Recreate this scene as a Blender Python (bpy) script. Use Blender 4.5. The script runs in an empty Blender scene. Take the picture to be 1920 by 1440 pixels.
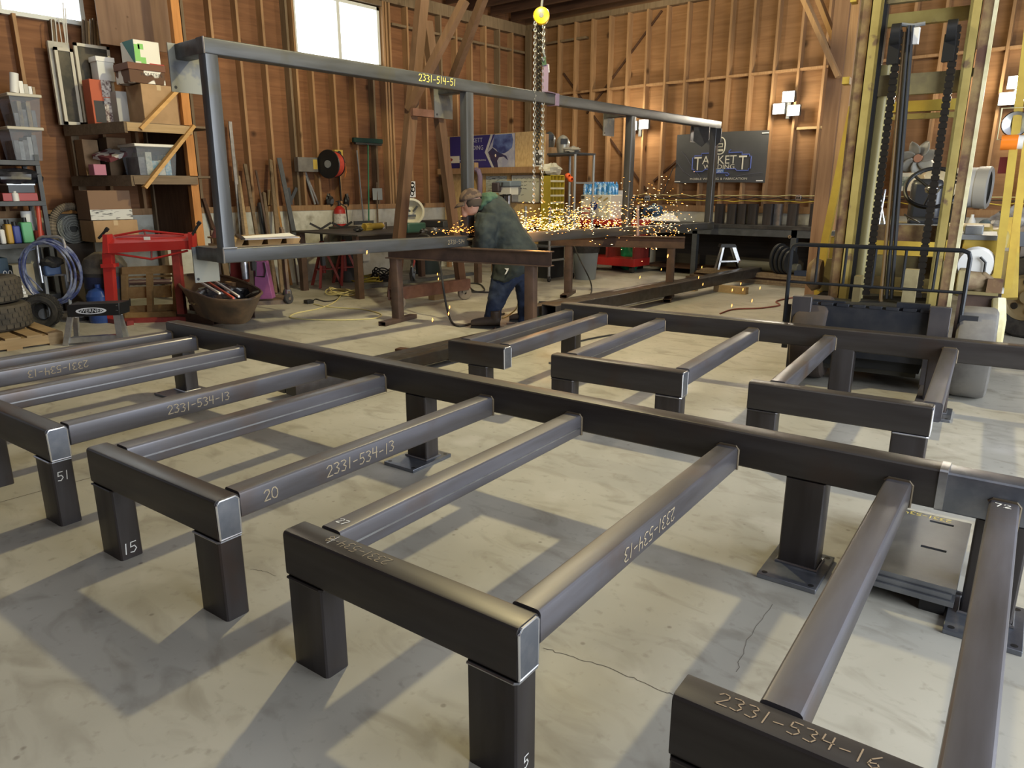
import bpy, bmesh, math, random
from mathutils import Vector, Matrix
random.seed(7)
SC = bpy.context.scene
COL = SC.collection
R = math.radians
# ---------------------------------------------------------------- camera, world, lights, exposure
CAM_H, F_PX, PITCH, YAW = 1.474, 1354.0, R(15.1), R(40.54)
cd = bpy.data.cameras.new('camera'); cam = bpy.data.objects.new('camera', cd); COL.objects.link(cam)
cd.sensor_fit = 'HORIZONTAL'; cd.sensor_width = 36.0; cd.lens = F_PX * 36.0 / 1920.0
cd.clip_start = 0.05; cd.clip_end = 200
cam.location = (0, 0, CAM_H); cam.rotation_euler = (R(90) - PITCH, 0, YAW)
SC.camera = cam
vs = SC.view_settings
SC.display_settings.display_device = 'sRGB'
vs.view_transform = 'Standard'; vs.look = 'None'; vs.gamma = 1.0; vs.use_curve_mapping = False
vs.exposure = 0.30
w = bpy.data.worlds.new('overcast_sky'); SC.world = w; w.use_nodes = True
bg = w.node_tree.nodes['Background']; bg.inputs[0].default_value = (0.80, 0.88, 1.0, 1); bg.inputs[1].default_value = 0.6

def area(name, loc, target, sx, sy, power, color, spread=180):
    l = bpy.data.lights.new(name, 'AREA'); l.shape = 'RECTANGLE'; l.size = sx; l.size_y = sy
    l.energy = power; l.color = color; l.spread = R(spread)
    o = bpy.data.objects.new(name, l); COL.objects.link(o); o.location = loc
    o.rotation_euler = (Vector(target) - Vector(loc)).to_track_quat('-Z', 'Y').to_euler()
    return o
def spot_ball(name, loc, power, color, r=0.06):
    l = bpy.data.lights.new(name, 'POINT'); l.energy = power; l.color = color; l.shadow_soft_size = r
    o = bpy.data.objects.new(name, l); COL.objects.link(o); o.location = loc
    return o
# a wide roll-up door on the right lets in overcast daylight, plus an added soft fill from overhead
area('roll_up_door_daylight', (4.8, 3.5, 2.3), (-3.0, 4.5, 0.6), 6.5, 4.0, 780, (0.86, 0.93, 1.0))
area('overhead_fill', (0.5, 3.0, 4.65), (0.3, 3.0, 0.0), 3.5, 5.0, 45, (0.88, 0.93, 1.0))
# warm shop lamps hung above the frame of the photograph
spot_ball('hanging_shop_lamp', (-4.2, 5.05, 4.62), 560, (1.0, 0.87, 0.47), 0.10)
spot_ball('far_shop_lamp', (-6.6, 9.4, 4.4), 120, (1.0, 0.86, 0.58), 0.10)
spot_ball('near_shop_lamp', (-7.4, 3.2, 4.3), 45, (1.0, 0.88, 0.66), 0.12)

# ---------------------------------------------------------------- pixel -> place helpers (1920 x 1440)
_cp, _sp, _cy, _sy = math.cos(PITCH), math.sin(PITCH), math.cos(YAW), math.sin(YAW)
_FW = Vector((-_sy * _cp, _cy * _cp, -_sp)); _RT = Vector((_cy, _sy, 0)); _DN = _FW.cross(_RT)
def ray(x, y): return _FW + _RT * ((x - 960) / F_PX) + _DN * ((y - 720) / F_PX)
def fl(x, y, z=0.0):
    d = ray(x, y); t = (z - CAM_H) / d.z; return Vector((d.x * t, d.y * t, z))
def pX(x, y, X):
    d = ray(x, y); t = X / d.x; return Vector((X, d.y * t, CAM_H + d.z * t))
_FH = Vector((-_sy, _cy, 0)); UPV = Vector((0, 0, 1))
def pD(x, y, P, back=0.0):
    """point seen at pixel x, y at the same distance ahead of the camera as P (plus back)"""
    d = ray(x, y); t = (_FH.dot(Vector((P[0], P[1], 0))) + back) / _FH.dot(d); return Vector((d.x * t, d.y * t, CAM_H + d.z * t))
def pY(x, y, Y):
    d = ray(x, y); t = Y / d.y; return Vector((d.x * t, Y, CAM_H + d.z * t))

# ---------------------------------------------------------------- materials
MATS = {}
def mat(name, col, rough=0.6, metal=0.0, col2=None, scale=6.0, detail=4.0, lo=0.40, hi=0.65, stretch=(1, 1, 1), bump=0.0,
        emit=None, power=0.0, alpha=1.0, trans=0.0, spec=0.5, col3=None, scale3=2.0, lo3=0.55, hi3=0.68, rvar=0.0):
    if name in MATS: return MATS[name]
    m = bpy.data.materials.new(name); m.use_nodes = True; MATS[name] = m
    nt = m.node_tree; N = nt.nodes; L = nt.links; b = N['Principled BSDF']
    b.inputs['Base Color'].default_value = (*col, 1); b.inputs['Roughness'].default_value = rough
    b.inputs['Metallic'].default_value = metal; b.inputs['Specular IOR Level'].default_value = spec
    b.inputs['Alpha'].default_value = alpha; b.inputs['Transmission Weight'].default_value = trans
    if emit: b.inputs['Emission Color'].default_value = (*emit, 1); b.inputs['Emission Strength'].default_value = power
    if col2 or bump:
        tc = N.new('ShaderNodeTexCoord'); mp = N.new('ShaderNodeMapping'); mp.inputs['Scale'].default_value = stretch
        L.new(tc.outputs['Object'], mp.inputs['Vector'])
        nz = N.new('ShaderNodeTexNoise'); nz.inputs['Scale'].default_value = scale; nz.inputs['Detail'].default_value = detail
        nz.inputs['Roughness'].default_value = 0.6
        L.new(mp.outputs[0], nz.inputs['Vector'])
        rp = N.new('ShaderNodeMapRange'); rp.inputs[1].default_value = lo; rp.inputs[2].default_value = hi
        L.new(nz.outputs[0], rp.inputs[0])
        if col2:
            mx = N.new('ShaderNodeMix'); mx.data_type = 'RGBA'
            mx.inputs[6].default_value = (*col, 1); mx.inputs[7].default_value = (*col2, 1)
            L.new(rp.outputs[0], mx.inputs[0]); out = mx.outputs[2]
            if col3:
                n3 = N.new('ShaderNodeTexNoise'); n3.inputs['Scale'].default_value = scale3; n3.inputs['Detail'].default_value = 5
                L.new(tc.outputs['Object'], n3.inputs['Vector'])
                r3 = N.new('ShaderNodeMapRange'); r3.inputs[1].default_value = lo3; r3.inputs[2].default_value = hi3
                L.new(n3.outputs[0], r3.inputs[0])
                m3 = N.new('ShaderNodeMix'); m3.data_type = 'RGBA'; m3.inputs[7].default_value = (*col3, 1)
                L.new(out, m3.inputs[6]); L.new(r3.outputs[0], m3.inputs[0]); out = m3.outputs[2]
            L.new(out, b.inputs['Base Color'])
        if rvar:
            rr = N.new('ShaderNodeMapRange'); rr.inputs[1].default_value = 0.3; rr.inputs[2].default_value = 0.7
            rr.inputs[3].default_value = max(0.05, rough - rvar); rr.inputs[4].default_value = rough + rvar
            L.new(nz.outputs[0], rr.inputs[0]); L.new(rr.outputs[0], b.inputs['Roughness'])
        if bump:
            bp = N.new('ShaderNodeBump'); bp.inputs['Strength'].default_value = bump; bp.inputs['Distance'].default_value = 0.01
            L.new(nz.outputs[0], bp.inputs['Height']); L.new(bp.outputs[0], b.inputs['Normal'])
    return m
def woodmat(name, c1, c2, knot=(0.03, 0.013, 0.006), axis=2, fine=22.0, rough=0.75, knots=True, kscale=2.2):
    """plank / plywood grain running along an axis, with scattered dark knots"""
    if name in MATS: return MATS[name]
    m = bpy.data.materials.new(name); m.use_nodes = True; MATS[name] = m
    nt = m.node_tree; N = nt.nodes; L = nt.links; b = N['Principled BSDF']; b.inputs['Roughness'].default_value = rough
    b.inputs['Specular IOR Level'].default_value = 0.25
    tc = N.new('ShaderNodeTexCoord'); mp = N.new('ShaderNodeMapping'); s = [1, 1, 1]; s[axis] = 0.07
    mp.inputs['Scale'].default_value = s; L.new(tc.outputs['Object'], mp.inputs['Vector'])
    nz = N.new('ShaderNodeTexNoise'); nz.inputs['Scale'].default_value = fine; nz.inputs['Detail'].default_value = 5; nz.inputs['Distortion'].default_value = 1.2
    L.new(mp.outputs[0], nz.inputs['Vector'])
    rp = N.new('ShaderNodeMapRange'); rp.inputs[1].default_value = 0.32; rp.inputs[2].default_value = 0.70; L.new(nz.outputs[0], rp.inputs[0])
    mx = N.new('ShaderNodeMix'); mx.data_type = 'RGBA'; mx.inputs[6].default_value = (*c1, 1); mx.inputs[7].default_value = (*c2, 1)
    L.new(rp.outputs[0], mx.inputs[0]); out = mx.outputs[2]
    big = N.new('ShaderNodeTexNoise'); big.inputs['Scale'].default_value = 0.9; big.inputs['Detail'].default_value = 3
    L.new(tc.outputs['Object'], big.inputs['Vector'])
    rb = N.new('ShaderNodeMapRange'); rb.inputs[1].default_value = 0.35; rb.inputs[2].default_value = 0.7; rb.inputs[3].default_value = 0.75; rb.inputs[4].default_value = 1.2
    L.new(big.outputs[0], rb.inputs[0])
    ml = N.new('ShaderNodeVectorMath'); ml.operation = 'SCALE'; L.new(out, ml.inputs[0]); L.new(rb.outputs[0], ml.inputs['Scale']); out = ml.outputs[0]
    if knots:
        vo = N.new('ShaderNodeTexVoronoi'); vo.inputs['Scale'].default_value = kscale; L.new(tc.outputs['Object'], vo.inputs['Vector'])
        rk = N.new('ShaderNodeMapRange'); rk.inputs[1].default_value = 0.05; rk.inputs[2].default_value = 0.11; rk.inputs[3].default_value = 0.85; rk.inputs[4].default_value = 0.0
        L.new(vo.outputs['Distance'], rk.inputs[0])
        mk = N.new('ShaderNodeMix'); mk.data_type = 'RGBA'; mk.inputs[7].default_value = (*knot, 1)
        L.new(out, mk.inputs[6]); L.new(rk.outputs[0], mk.inputs[0]); out = mk.outputs[2]
    L.new(out, b.inputs['Base Color'])
    return m
def floor_material():
    m = bpy.data.materials.new('concrete_floor'); m.use_nodes = True
    nt = m.node_tree; N = nt.nodes; L = nt.links; b = N['Principled BSDF']
    tc = N.new('ShaderNodeTexCoord')
    def noise(sc, det, lo, hi, mul=(1, 1, 1), dist=0.0):
        mp = N.new('ShaderNodeMapping'); mp.inputs['Scale'].default_value = mul; mp.inputs['Rotation'].default_value = (0, 0, R(35)); L.new(tc.outputs['Object'], mp.inputs['Vector'])
        n = N.new('ShaderNodeTexNoise'); n.inputs['Scale'].default_value = sc; n.inputs['Detail'].default_value = det; n.inputs['Distortion'].default_value = dist
        L.new(mp.outputs[0], n.inputs['Vector'])
        r = N.new('ShaderNodeMapRange'); r.inputs[1].default_value = lo; r.inputs[2].default_value = hi; L.new(n.outputs[0], r.inputs[0])
        return r.outputs[0]
    def mix(fac, a, c, amount=1.0):
        x = N.new('ShaderNodeMix'); x.data_type = 'RGBA'; x.inputs[7].default_value = (*c, 1)
        if isinstance(a, tuple): x.inputs[6].default_value = (*a, 1)
        else: L.new(a, x.inputs[6])
        q = N.new('ShaderNodeMath'); q.operation = 'MULTIPLY'; q.inputs[1].default_value = amount; L.new(fac, q.inputs[0]); L.new(q.outputs[0], x.inputs[0])
        return x.outputs[2]
    c = mix(noise(0.9, 6, 0.35, 0.68), (0.44, 0.42, 0.365), (0.33, 0.315, 0.27))
    c = mix(noise(3.5, 6, 0.52, 0.72, (1, 2.2, 1), 1.0), c, (0.23, 0.21, 0.17), 0.65)
    c = mix(noise(22, 3, 0.60, 0.74), c, (0.24, 0.22, 0.18), 0.5)
    c = mix(noise(1.7, 4, 0.60, 0.75), c, (0.55, 0.53, 0.49), 0.7)
    vo = N.new('ShaderNodeTexVoronoi'); vo.inputs['Scale'].default_value = 7.0; L.new(tc.outputs['Object'], vo.inputs['Vector'])
    rk = N.new('ShaderNodeMapRange'); rk.inputs[1].default_value = 0.035; rk.inputs[2].default_value = 0.075; rk.inputs[3].default_value = 1; rk.inputs[4].default_value = 0; L.new(vo.outputs['Distance'], rk.inputs[0])
    c = mix(rk.outputs[0], c, (0.12, 0.10, 0.08), 0.55)
    L.new(c, b.inputs['Base Color'])
    rr = N.new('ShaderNodeMapRange'); rr.inputs[3].default_value = 0.42; rr.inputs[4].default_value = 0.68; L.new(noise(2.2, 4, 0.3, 0.7), rr.inputs[0]); L.new(rr.outputs[0], b.inputs['Roughness'])
    b.inputs['Specular IOR Level'].default_value = 0.35
    return m
def steel_material(name, c1, c2, rust, rough=0.42, metal=0.4, along=1):
    """mill-scale steel: blue-grey with long streaks and faint rust patches"""
    m = bpy.data.materials.new(name); m.use_nodes = True
    nt = m.node_tree; N = nt.nodes; L = nt.links; b = N['Principled BSDF']; b.inputs['Metallic'].default_value = metal
    tc = N.new('ShaderNodeTexCoord')
    def noise(sc, lo, hi, st):
        mp = N.new('ShaderNodeMapping'); mp.inputs['Scale'].default_value = st; L.new(tc.outputs['Object'], mp.inputs['Vector'])
        n = N.new('ShaderNodeTexNoise'); n.inputs['Scale'].default_value = sc; n.inputs['Detail'].default_value = 5; L.new(mp.outputs[0], n.inputs['Vector'])
        r = N.new('ShaderNodeMapRange'); r.inputs[1].default_value = lo; r.inputs[2].default_value = hi; L.new(n.outputs[0], r.inputs[0]); return r.outputs[0]
    def mix(f, a, c):
        x = N.new('ShaderNodeMix'); x.data_type = 'RGBA'; x.inputs[7].default_value = (*c, 1)
        if isinstance(a, tuple): x.inputs[6].default_value = (*a, 1)
        else: L.new(a, x.inputs[6])
        L.new(f, x.inputs[0]); return x.outputs[2]
    st = [1, 1, 1]; st[along] = 0.12
    c = mix(noise(14, 0.35, 0.7, st), c1, c2)
    c = mix(noise(2.6, 0.56, 0.74, (1, 1, 1)), c, rust)
    L.new(c, b.inputs['Base Color'])
    q = N.new('ShaderNodeMapRange'); q.inputs[3].default_value = rough - 0.10; q.inputs[4].default_value = rough + 0.14; L.new(noise(6, 0.3, 0.7, st), q.inputs[0]); L.new(q.outputs[0], b.inputs['Roughness'])
    MATS[name] = m
    return m
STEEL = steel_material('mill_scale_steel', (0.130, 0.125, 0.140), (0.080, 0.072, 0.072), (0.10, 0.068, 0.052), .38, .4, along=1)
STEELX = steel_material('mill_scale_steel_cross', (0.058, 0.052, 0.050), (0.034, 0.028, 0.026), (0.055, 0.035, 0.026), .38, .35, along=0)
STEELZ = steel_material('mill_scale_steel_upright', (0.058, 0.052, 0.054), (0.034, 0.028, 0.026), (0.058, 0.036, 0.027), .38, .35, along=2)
CAP = mat('ground_cap_steel', (0.17, 0.185, 0.22), 0.33, 0.75, (0.25, 0.26, 0.29), 9)
WELD = mat('bright_weld_bead', (0.80, 0.80, 0.82), 0.28, 0.9)
BARESTEEL = mat('bare_steel', (0.42, 0.43, 0.46), 0.33, 0.9, (0.30, 0.30, 0.32), 12)
BROWNSTEEL = mat('brown_primed_steel', (0.105, 0.066, 0.050), 0.5, 0.3, (0.07, 0.045, 0.036), 7, col3=(0.15, 0.09, 0.06))
PLY = woodmat('plywood_sheathing', (0.24, 0.112, 0.052), (0.16, 0.07, 0.032), axis=1, fine=16, kscale=1.6)
STUD = woodmat('stud_lumber', (0.38, 0.225, 0.115), (0.29, 0.165, 0.08), axis=2, fine=24, kscale=1.3)
STUDDK = woodmat('weathered_stud', (0.22, 0.155, 0.095), (0.15, 0.105, 0.062), axis=2, fine=24, kscale=1.3)
ORANGEWOOD = woodmat('orange_fir_lumber', (0.50, 0.225, 0.07), (0.40, 0.17, 0.052), axis=2, fine=20, kscale=1.8)
OLDWOOD = woodmat('old_grey_lumber', (0.19, 0.135, 0.085), (0.125, 0.088, 0.055), axis=1, fine=20)
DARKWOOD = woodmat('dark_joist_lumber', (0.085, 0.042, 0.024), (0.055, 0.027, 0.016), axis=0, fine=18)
PALEWOOD = woodmat('pale_pine', (0.44, 0.31, 0.165), (0.35, 0.235, 0.12), axis=1, fine=20)
OSB = mat('oriented_strand_board', (0.62, 0.43, 0.20), 0.8, 0, (0.48, 0.31, 0.13), 34, 2, stretch=(1, 1, 0.35))
BLACK = mat('black_paint', (0.012, 0.012, 0.013), 0.45)
RUBBER = mat('black_rubber', (0.022, 0.021, 0.020), 0.75, 0, (0.05, 0.045, 0.04), 12)
DKGREY = mat('dark_grey_paint', (0.045, 0.05, 0.058), 0.5, 0, (0.065, 0.07, 0.08), 8)
GREY = mat('grey_paint', (0.22, 0.23, 0.24), 0.5, 0, (0.17, 0.175, 0.18), 8)
WHITE = mat('white_plastic', (0.74, 0.73, 0.70), 0.5)
PAPER = mat('white_paper', (0.80, 0.80, 0.80), 0.85)
CARDBOARD = mat('cardboard', (0.40, 0.255, 0.135), 0.85, 0, (0.34, 0.215, 0.11), 5)
CARDDK = mat('aged_cardboard', (0.26, 0.165, 0.09), 0.85, 0, (0.20, 0.125, 0.07), 5)
RED = mat('red_paint', (0.40, 0.030, 0.026), 0.42, 0, (0.40, 0.02, 0.018), 5)
DKRED = mat('dark_red_paint', (0.25, 0.03, 0.025), 0.55, 0, (0.16, 0.022, 0.02), 6)
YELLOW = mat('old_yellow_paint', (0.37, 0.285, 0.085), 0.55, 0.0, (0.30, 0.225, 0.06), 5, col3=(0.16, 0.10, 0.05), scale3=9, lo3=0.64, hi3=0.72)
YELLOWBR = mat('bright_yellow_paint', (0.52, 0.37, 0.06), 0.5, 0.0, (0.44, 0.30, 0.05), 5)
RUSTY = mat('rusty_worn_paint', (0.17, 0.095, 0.045), 0.8, 0.0, (0.27, 0.185, 0.075), 11, col3=(0.10, 0.045, 0.028), scale3=6, lo3=0.5, hi3=0.62)
ALU = mat('brushed_aluminium', (0.62, 0.63, 0.65), 0.35, 0.85, (0.52, 0.53, 0.55), 20)
CHROME = mat('chrome', (0.45, 0.46, 0.48), 0.25, 1.0)
CHALK = mat('chalk_writing', (0.36, 0.29, 0.19), 0.95)
CHALKW = mat('white_chalk', (0.85, 0.84, 0.80), 0.95)
CHALKY = mat('yellow_chalk', (0.80, 0.66, 0.15), 0.95)
CONCWALL = mat('painted_concrete', (0.56, 0.55, 0.48), 0.85, 0, (0.45, 0.43, 0.36), 5, col3=(0.30, 0.28, 0.22), scale3=3.5, lo3=0.58, hi3=0.72, bump=0.4)

# ---------------------------------------------------------------- mesh builder
class MB:
    def __init__(s): s.v = []; s.f = []; s.m = []; s.mats = []
    def mi(s, m):
        if m is None: return 0
        if m not in s.mats: s.mats.append(m)
        return s.mats.index(m)
    def add(s, verts, faces, m=None):
        o = len(s.v); s.v += [Vector(p) for p in verts]; k = s.mi(m)
        for f in faces: s.f.append([i + o for i in f]); s.m.append(k)
        return s
    def box(s, x0, x1, y0, y1, z0, z1, m=None):
        v = [(x, y, z) for z in (z0, z1) for y in (y0, y1) for x in (x0, x1)]
        return s.add(v, [(0, 2, 3, 1), (4, 5, 7, 6), (0, 1, 5, 4), (2, 6, 7, 3), (0, 4, 6, 2), (1, 3, 7, 5)], m)
    def obox(s, c, dx, dy, dz, rot=(0, 0, 0), m=None):
        from mathutils import Euler
        M = Matrix.Translation(c) @ Euler(rot).to_matrix().to_4x4()
        v = [M @ Vector((x * dx / 2, y * dy / 2, z * dz / 2)) for z in (-1, 1) for y in (-1, 1) for x in (-1, 1)]
        return s.add(v, [(0, 2, 3, 1), (4, 5, 7, 6), (0, 1, 5, 4), (2, 6, 7, 3), (0, 4, 6, 2), (1, 3, 7, 5)], m)
    def bar(s, p0, p1, a, b, up=(0, 0, 1), r=0.0, seg=2, m=None, open_=0.0):
        """rectangular bar or tube from p0 to p1: a across, b along 'up', corner radius r"""
        p0, p1 = Vector(p0), Vector(p1); d = (p1 - p0).normalized(); up = Vector(up)
        if abs(d.dot(up)) > 0.98: up = Vector((0, 1, 0)) if abs(d.y) < 0.9 else Vector((1, 0, 0))
        sx = d.cross(up).normalized(); sy = sx.cross(d).normalized()
        pr = []
        if r <= 0: pr = [(-a / 2, -b / 2), (a / 2, -b / 2), (a / 2, b / 2), (-a / 2, b / 2)]
        else:
            for cx, cy, a0 in ((a / 2 - r, -b / 2 + r, -90), (a / 2 - r, b / 2 - r, 0), (-a / 2 + r, b / 2 - r, 90), (-a / 2 + r, -b / 2 + r, 180)):
                for k in range(seg + 1):
                    t = R(a0 + 90 * k / seg); pr.append((cx + r * math.cos(t), cy + r * math.sin(t)))
        n = len(pr)
        v = [p0 + sx * x + sy * y for x, y in pr] + [p1 + sx * x + sy * y for x, y in pr]
        f = [(i, (i + 1) % n, n + (i + 1) % n, n + i) for i in range(n)]
        if open_ <= 0: f += [tuple(range(n - 1, -1, -1)), tuple(range(n, 2 * n))]
        else:
            q = [(x * (1 - 2 * open_ / a), y * (1 - 2 * open_ / b)) for x, y in pr]
            v += [p0 + sx * x + sy * y for x, y in q] + [p1 + sx * x + sy * y for x, y in q]
            for i in range(n):
                j = (i + 1) % n
                f += [(2 * n + i, 3 * n + i, 3 * n + j, 2 * n + j), (i, 2 * n + i, 2 * n + j, j), (n + i, n + j, 3 * n + j, 3 * n + i)]
        return s.add(v, f, m)
    def cyl(s, p0, p1, r0, r1=None, n=16, m=None, caps=True):
        r1 = r0 if r1 is None else r1; p0, p1 = Vector(p0), Vector(p1); d = (p1 - p0).normalized()
        u = d.orthogonal().normalized(); w_ = d.cross(u)
        v = [p + (u * math.cos(2 * math.pi * i / n) + w_ * math.sin(2 * math.pi * i / n)) * r for p, r in ((p0, r0), (p1, r1)) for i in range(n)]
        f = [(i, (i + 1) % n, n + (i + 1) % n, n + i) for i in range(n)]
        if caps: f += [tuple(range(n - 1, -1, -1)), tuple(range(n, 2 * n))]
        return s.add(v, f, m)
    def tube(s, pts, r, n=8, m=None, closed=False):
        pts = [Vector(p) for p in pts]; N_ = len(pts); v = []; f = []; u = None
        for i, p in enumerate(pts):
            a = pts[i - 1] if (i > 0 or closed) else p; b = pts[(i + 1) % N_] if (i < N_ - 1 or closed) else p
            d = (b - a).normalized()
            if u is None: u = d.orthogonal().normalized()
            u = (u - d * u.dot(d)).normalized(); w_ = d.cross(u)
            rr = r[i] if isinstance(r, (list, tuple)) else r
            v += [p + (u * math.cos(2 * math.pi * k / n) + w_ * math.sin(2 * math.pi * k / n)) * rr for k in range(n)]
        for i in range(N_ if closed else N_ - 1):
            j = (i + 1) % N_
            for k in range(n): f.append((i * n + k, i * n + (k + 1) % n, j * n + (k + 1) % n, j * n + k))
        if not closed: f += [tuple(range(n - 1, -1, -1)), tuple(range((N_ - 1) * n, N_ * n))]
        return s.add(v, f, m)
    def lathe(s, prof, c=(0, 0, 0), axis=(0, 0, 1), n=24, m=None, ang=360):
        """prof: (radius, height) pairs turned about axis through c"""
        c = Vector(c); d = Vector(axis).normalized(); u = d.orthogonal().normalized(); w_ = d.cross(u); v = []; f = []
        for r, h in prof:
            for k in range(n):
                t = R(ang) * k / n; v.append(c + d * h + (u * math.cos(t) + w_ * math.sin(t)) * max(r, 1e-4))
        for i in range(len(prof) - 1):
            for k in range(n): f.append((i * n + k, i * n + (k + 1) % n, (i + 1) * n + (k + 1) % n, (i + 1) * n + k))
        return s.add(v, f, m)
    def ball(s, c, rx, ry=None, rz=None, n=16, k=10, m=None):
        ry = rx if ry is None else ry; rz = rx if rz is None else rz; c = Vector(c); v = []; f = []
        for i in range(k + 1):
            p = math.pi * i / k
            for j in range(n):
                t = 2 * math.pi * j / n
                v.append(c + Vector((rx * max(math.sin(p), 1e-3) * math.cos(t), ry * max(math.sin(p), 1e-3) * math.sin(t), rz * math.cos(p))))
        for i in range(k):
            for j in range(n): f.append((i * n + j, (i + 1) * n + j, (i + 1) * n + (j + 1) % n, i * n + (j + 1) % n))
        return s.add(v, f, m)
    def prism(s, poly, ext, m=None):
        """closed 3-D polygon extruded by vector ext"""
        poly = [Vector(p) for p in poly]; e = Vector(ext); n = len(poly)
        nrm = Vector((0, 0, 0))
        for i in range(n):
            a, b = poly[i], poly[(i + 1) % n]; nrm += a.cross(b)
        if nrm.dot(e) > 0: poly = poly[::-1]
        v = poly + [p + e for p in poly]
        f = [tuple(range(n)), tuple(range(2 * n - 1, n - 1, -1))] + [(i, n + i, n + (i + 1) % n, (i + 1) % n) for i in range(n)]
        return s.add(v, f, m)
    def grid(s, fn, nu, nv, m=None, closeu=False):
        v = [fn(i / nu, j / nv) for j in range(nv + 1) for i in range(nu + (0 if closeu else 1))]
        W = nu if closeu else nu + 1; f = []
        for j in range(nv):
            for i in range(nu):
                i2 = (i + 1) % W; f.append((j * W + i, j * W + i2, (j + 1) * W + i2, (j + 1) * W + i))
        return s.add(v, f, m)

FRM = {}
def finish(name, me, m, parent, sharp=28):
    for p in me.polygons: p.use_smooth = True
    try: me.set_sharp_from_angle(angle=R(sharp))
    except Exception: pass
    o = bpy.data.objects.new(name, me); COL.objects.link(o)
    if parent is not None: o.parent = parent
    return o
def part(name, mb, m=None, parent=None, label=None, sharp=28, bevel=0.0, local=False):
    """links ONE mesh; vertices are given in world space unless local=True"""
    me = bpy.data.meshes.new(name); W = FRM.get(parent, Matrix.Identity(4)) if parent is not None else Matrix.Identity(4)
    inv = Matrix.Identity(4) if local else W.inverted()
    me.from_pydata([inv @ v for v in mb.v], [], mb.f)
    mats = [m] if not mb.mats else ([x for x in mb.mats] )
    for x in mats:
        if x is not None: me.materials.append(x)
    if mb.mats: me.polygons.foreach_set('material_index', mb.m)
    me.validate(); me.update()
    o = finish(name, me, m, parent, sharp)
    FRM[o] = W
    if bevel > 0:
        md = o.modifiers.new('bevel', 'BEVEL'); md.width = bevel; md.segments = 2; md.limit_method = 'ANGLE'; md.angle_limit = R(40)
    if label: o['label'] = label
    return o
def tag(o, label, cat, group=None, kind=None):
    o['label'] = label; o['category'] = cat
    if group: o['group'] = group
    if kind: o['kind'] = kind
    return o
def thing(name, label, cat, loc=(0, 0, 0), rz=0.0, group=None):
    o = bpy.data.objects.new(name, None); COL.objects.link(o); o.empty_display_size = 0.1
    o.location = loc; o.rotation_euler = (0, 0, rz)
    FRM[o] = Matrix.Translation(Vector(loc)) @ Matrix.Rotation(rz, 4, 'Z')
    return tag(o, label, cat, group)
def solo(name, mb, m, label, cat, group=None, loc=None, **k):
    """a thing that is one mesh; its origin goes to its base"""
    if loc is None:
        xs = [v.x for v in mb.v]; ys = [v.y for v in mb.v]; zs = [v.z for v in mb.v]
        loc = ((min(xs) + max(xs)) / 2, (min(ys) + max(ys)) / 2, min(zs))
    loc = Vector(loc); mb.v = [v - loc for v in mb.v]
    o = part(name, mb, m, None, **k); o.location = loc; FRM[o] = Matrix.Translation(loc)
    return tag(o, label, cat, group)
def struct(name, mb, m, **k):
    o = part(name, mb, m, None, **k); o['kind'] = 'structure'; o['label'] = name.replace('_', ' '); return o
def text_mesh(txt, size, m, origin, xdir, ydir, depth=0.002, align='CENTER', stretch=1.0, shear=0.0):
    """flat lettering at origin in the plane of xdir / ydir (world space), returned as an MB"""
    c = bpy.data.curves.new('lettering', 'FONT'); c.body = txt; c.size = size; c.align_x = align; c.align_y = 'CENTER'; c.resolution_u = 2; c.shear = shear
    c.extrude = 0.0
    t = bpy.data.objects.new('lettering', c); COL.objects.link(t)
    dg = bpy.context.evaluated_depsgraph_get(); me = bpy.data.meshes.new_from_object(t.evaluated_get(dg))
    x = Vector(xdir).normalized(); y = Vector(ydir).normalized(); n = x.cross(y); mb = MB(); o = Vector(origin) + n * depth
    mb.add([o + x * (v.co.x * stretch) + y * v.co.y for v in me.vertices], [tuple(p.vertices) for p in me.polygons], m)
    bpy.data.objects.remove(t); bpy.data.curves.remove(c); bpy.data.meshes.remove(me)
    return mb
def fit_text(txt, cen, w_, h, m, xdir=(1, 0, 0), ydir=(0, 0, 1), depth=0.003, shear=0.0):
    """lettering scaled to a real width and height"""
    x = Vector(xdir).normalized(); y = Vector(ydir).normalized(); mb = text_mesh(txt, 1.0, m, (0, 0, 0), x, y, 0, shear=shear)
    a = [v.dot(x) for v in mb.v]; b = [v.dot(y) for v in mb.v]; n = x.cross(y)
    sx = w_ / (max(a) - min(a)); sy = h / (max(b) - min(b)); cx, cy = (max(a) + min(a)) / 2, (max(b) + min(b)) / 2
    mb.v = [Vector(cen) + x * ((p.dot(x) - cx) * sx) + y * ((p.dot(y) - cy) * sy) + n * depth for p in mb.v]
    return mb
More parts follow.
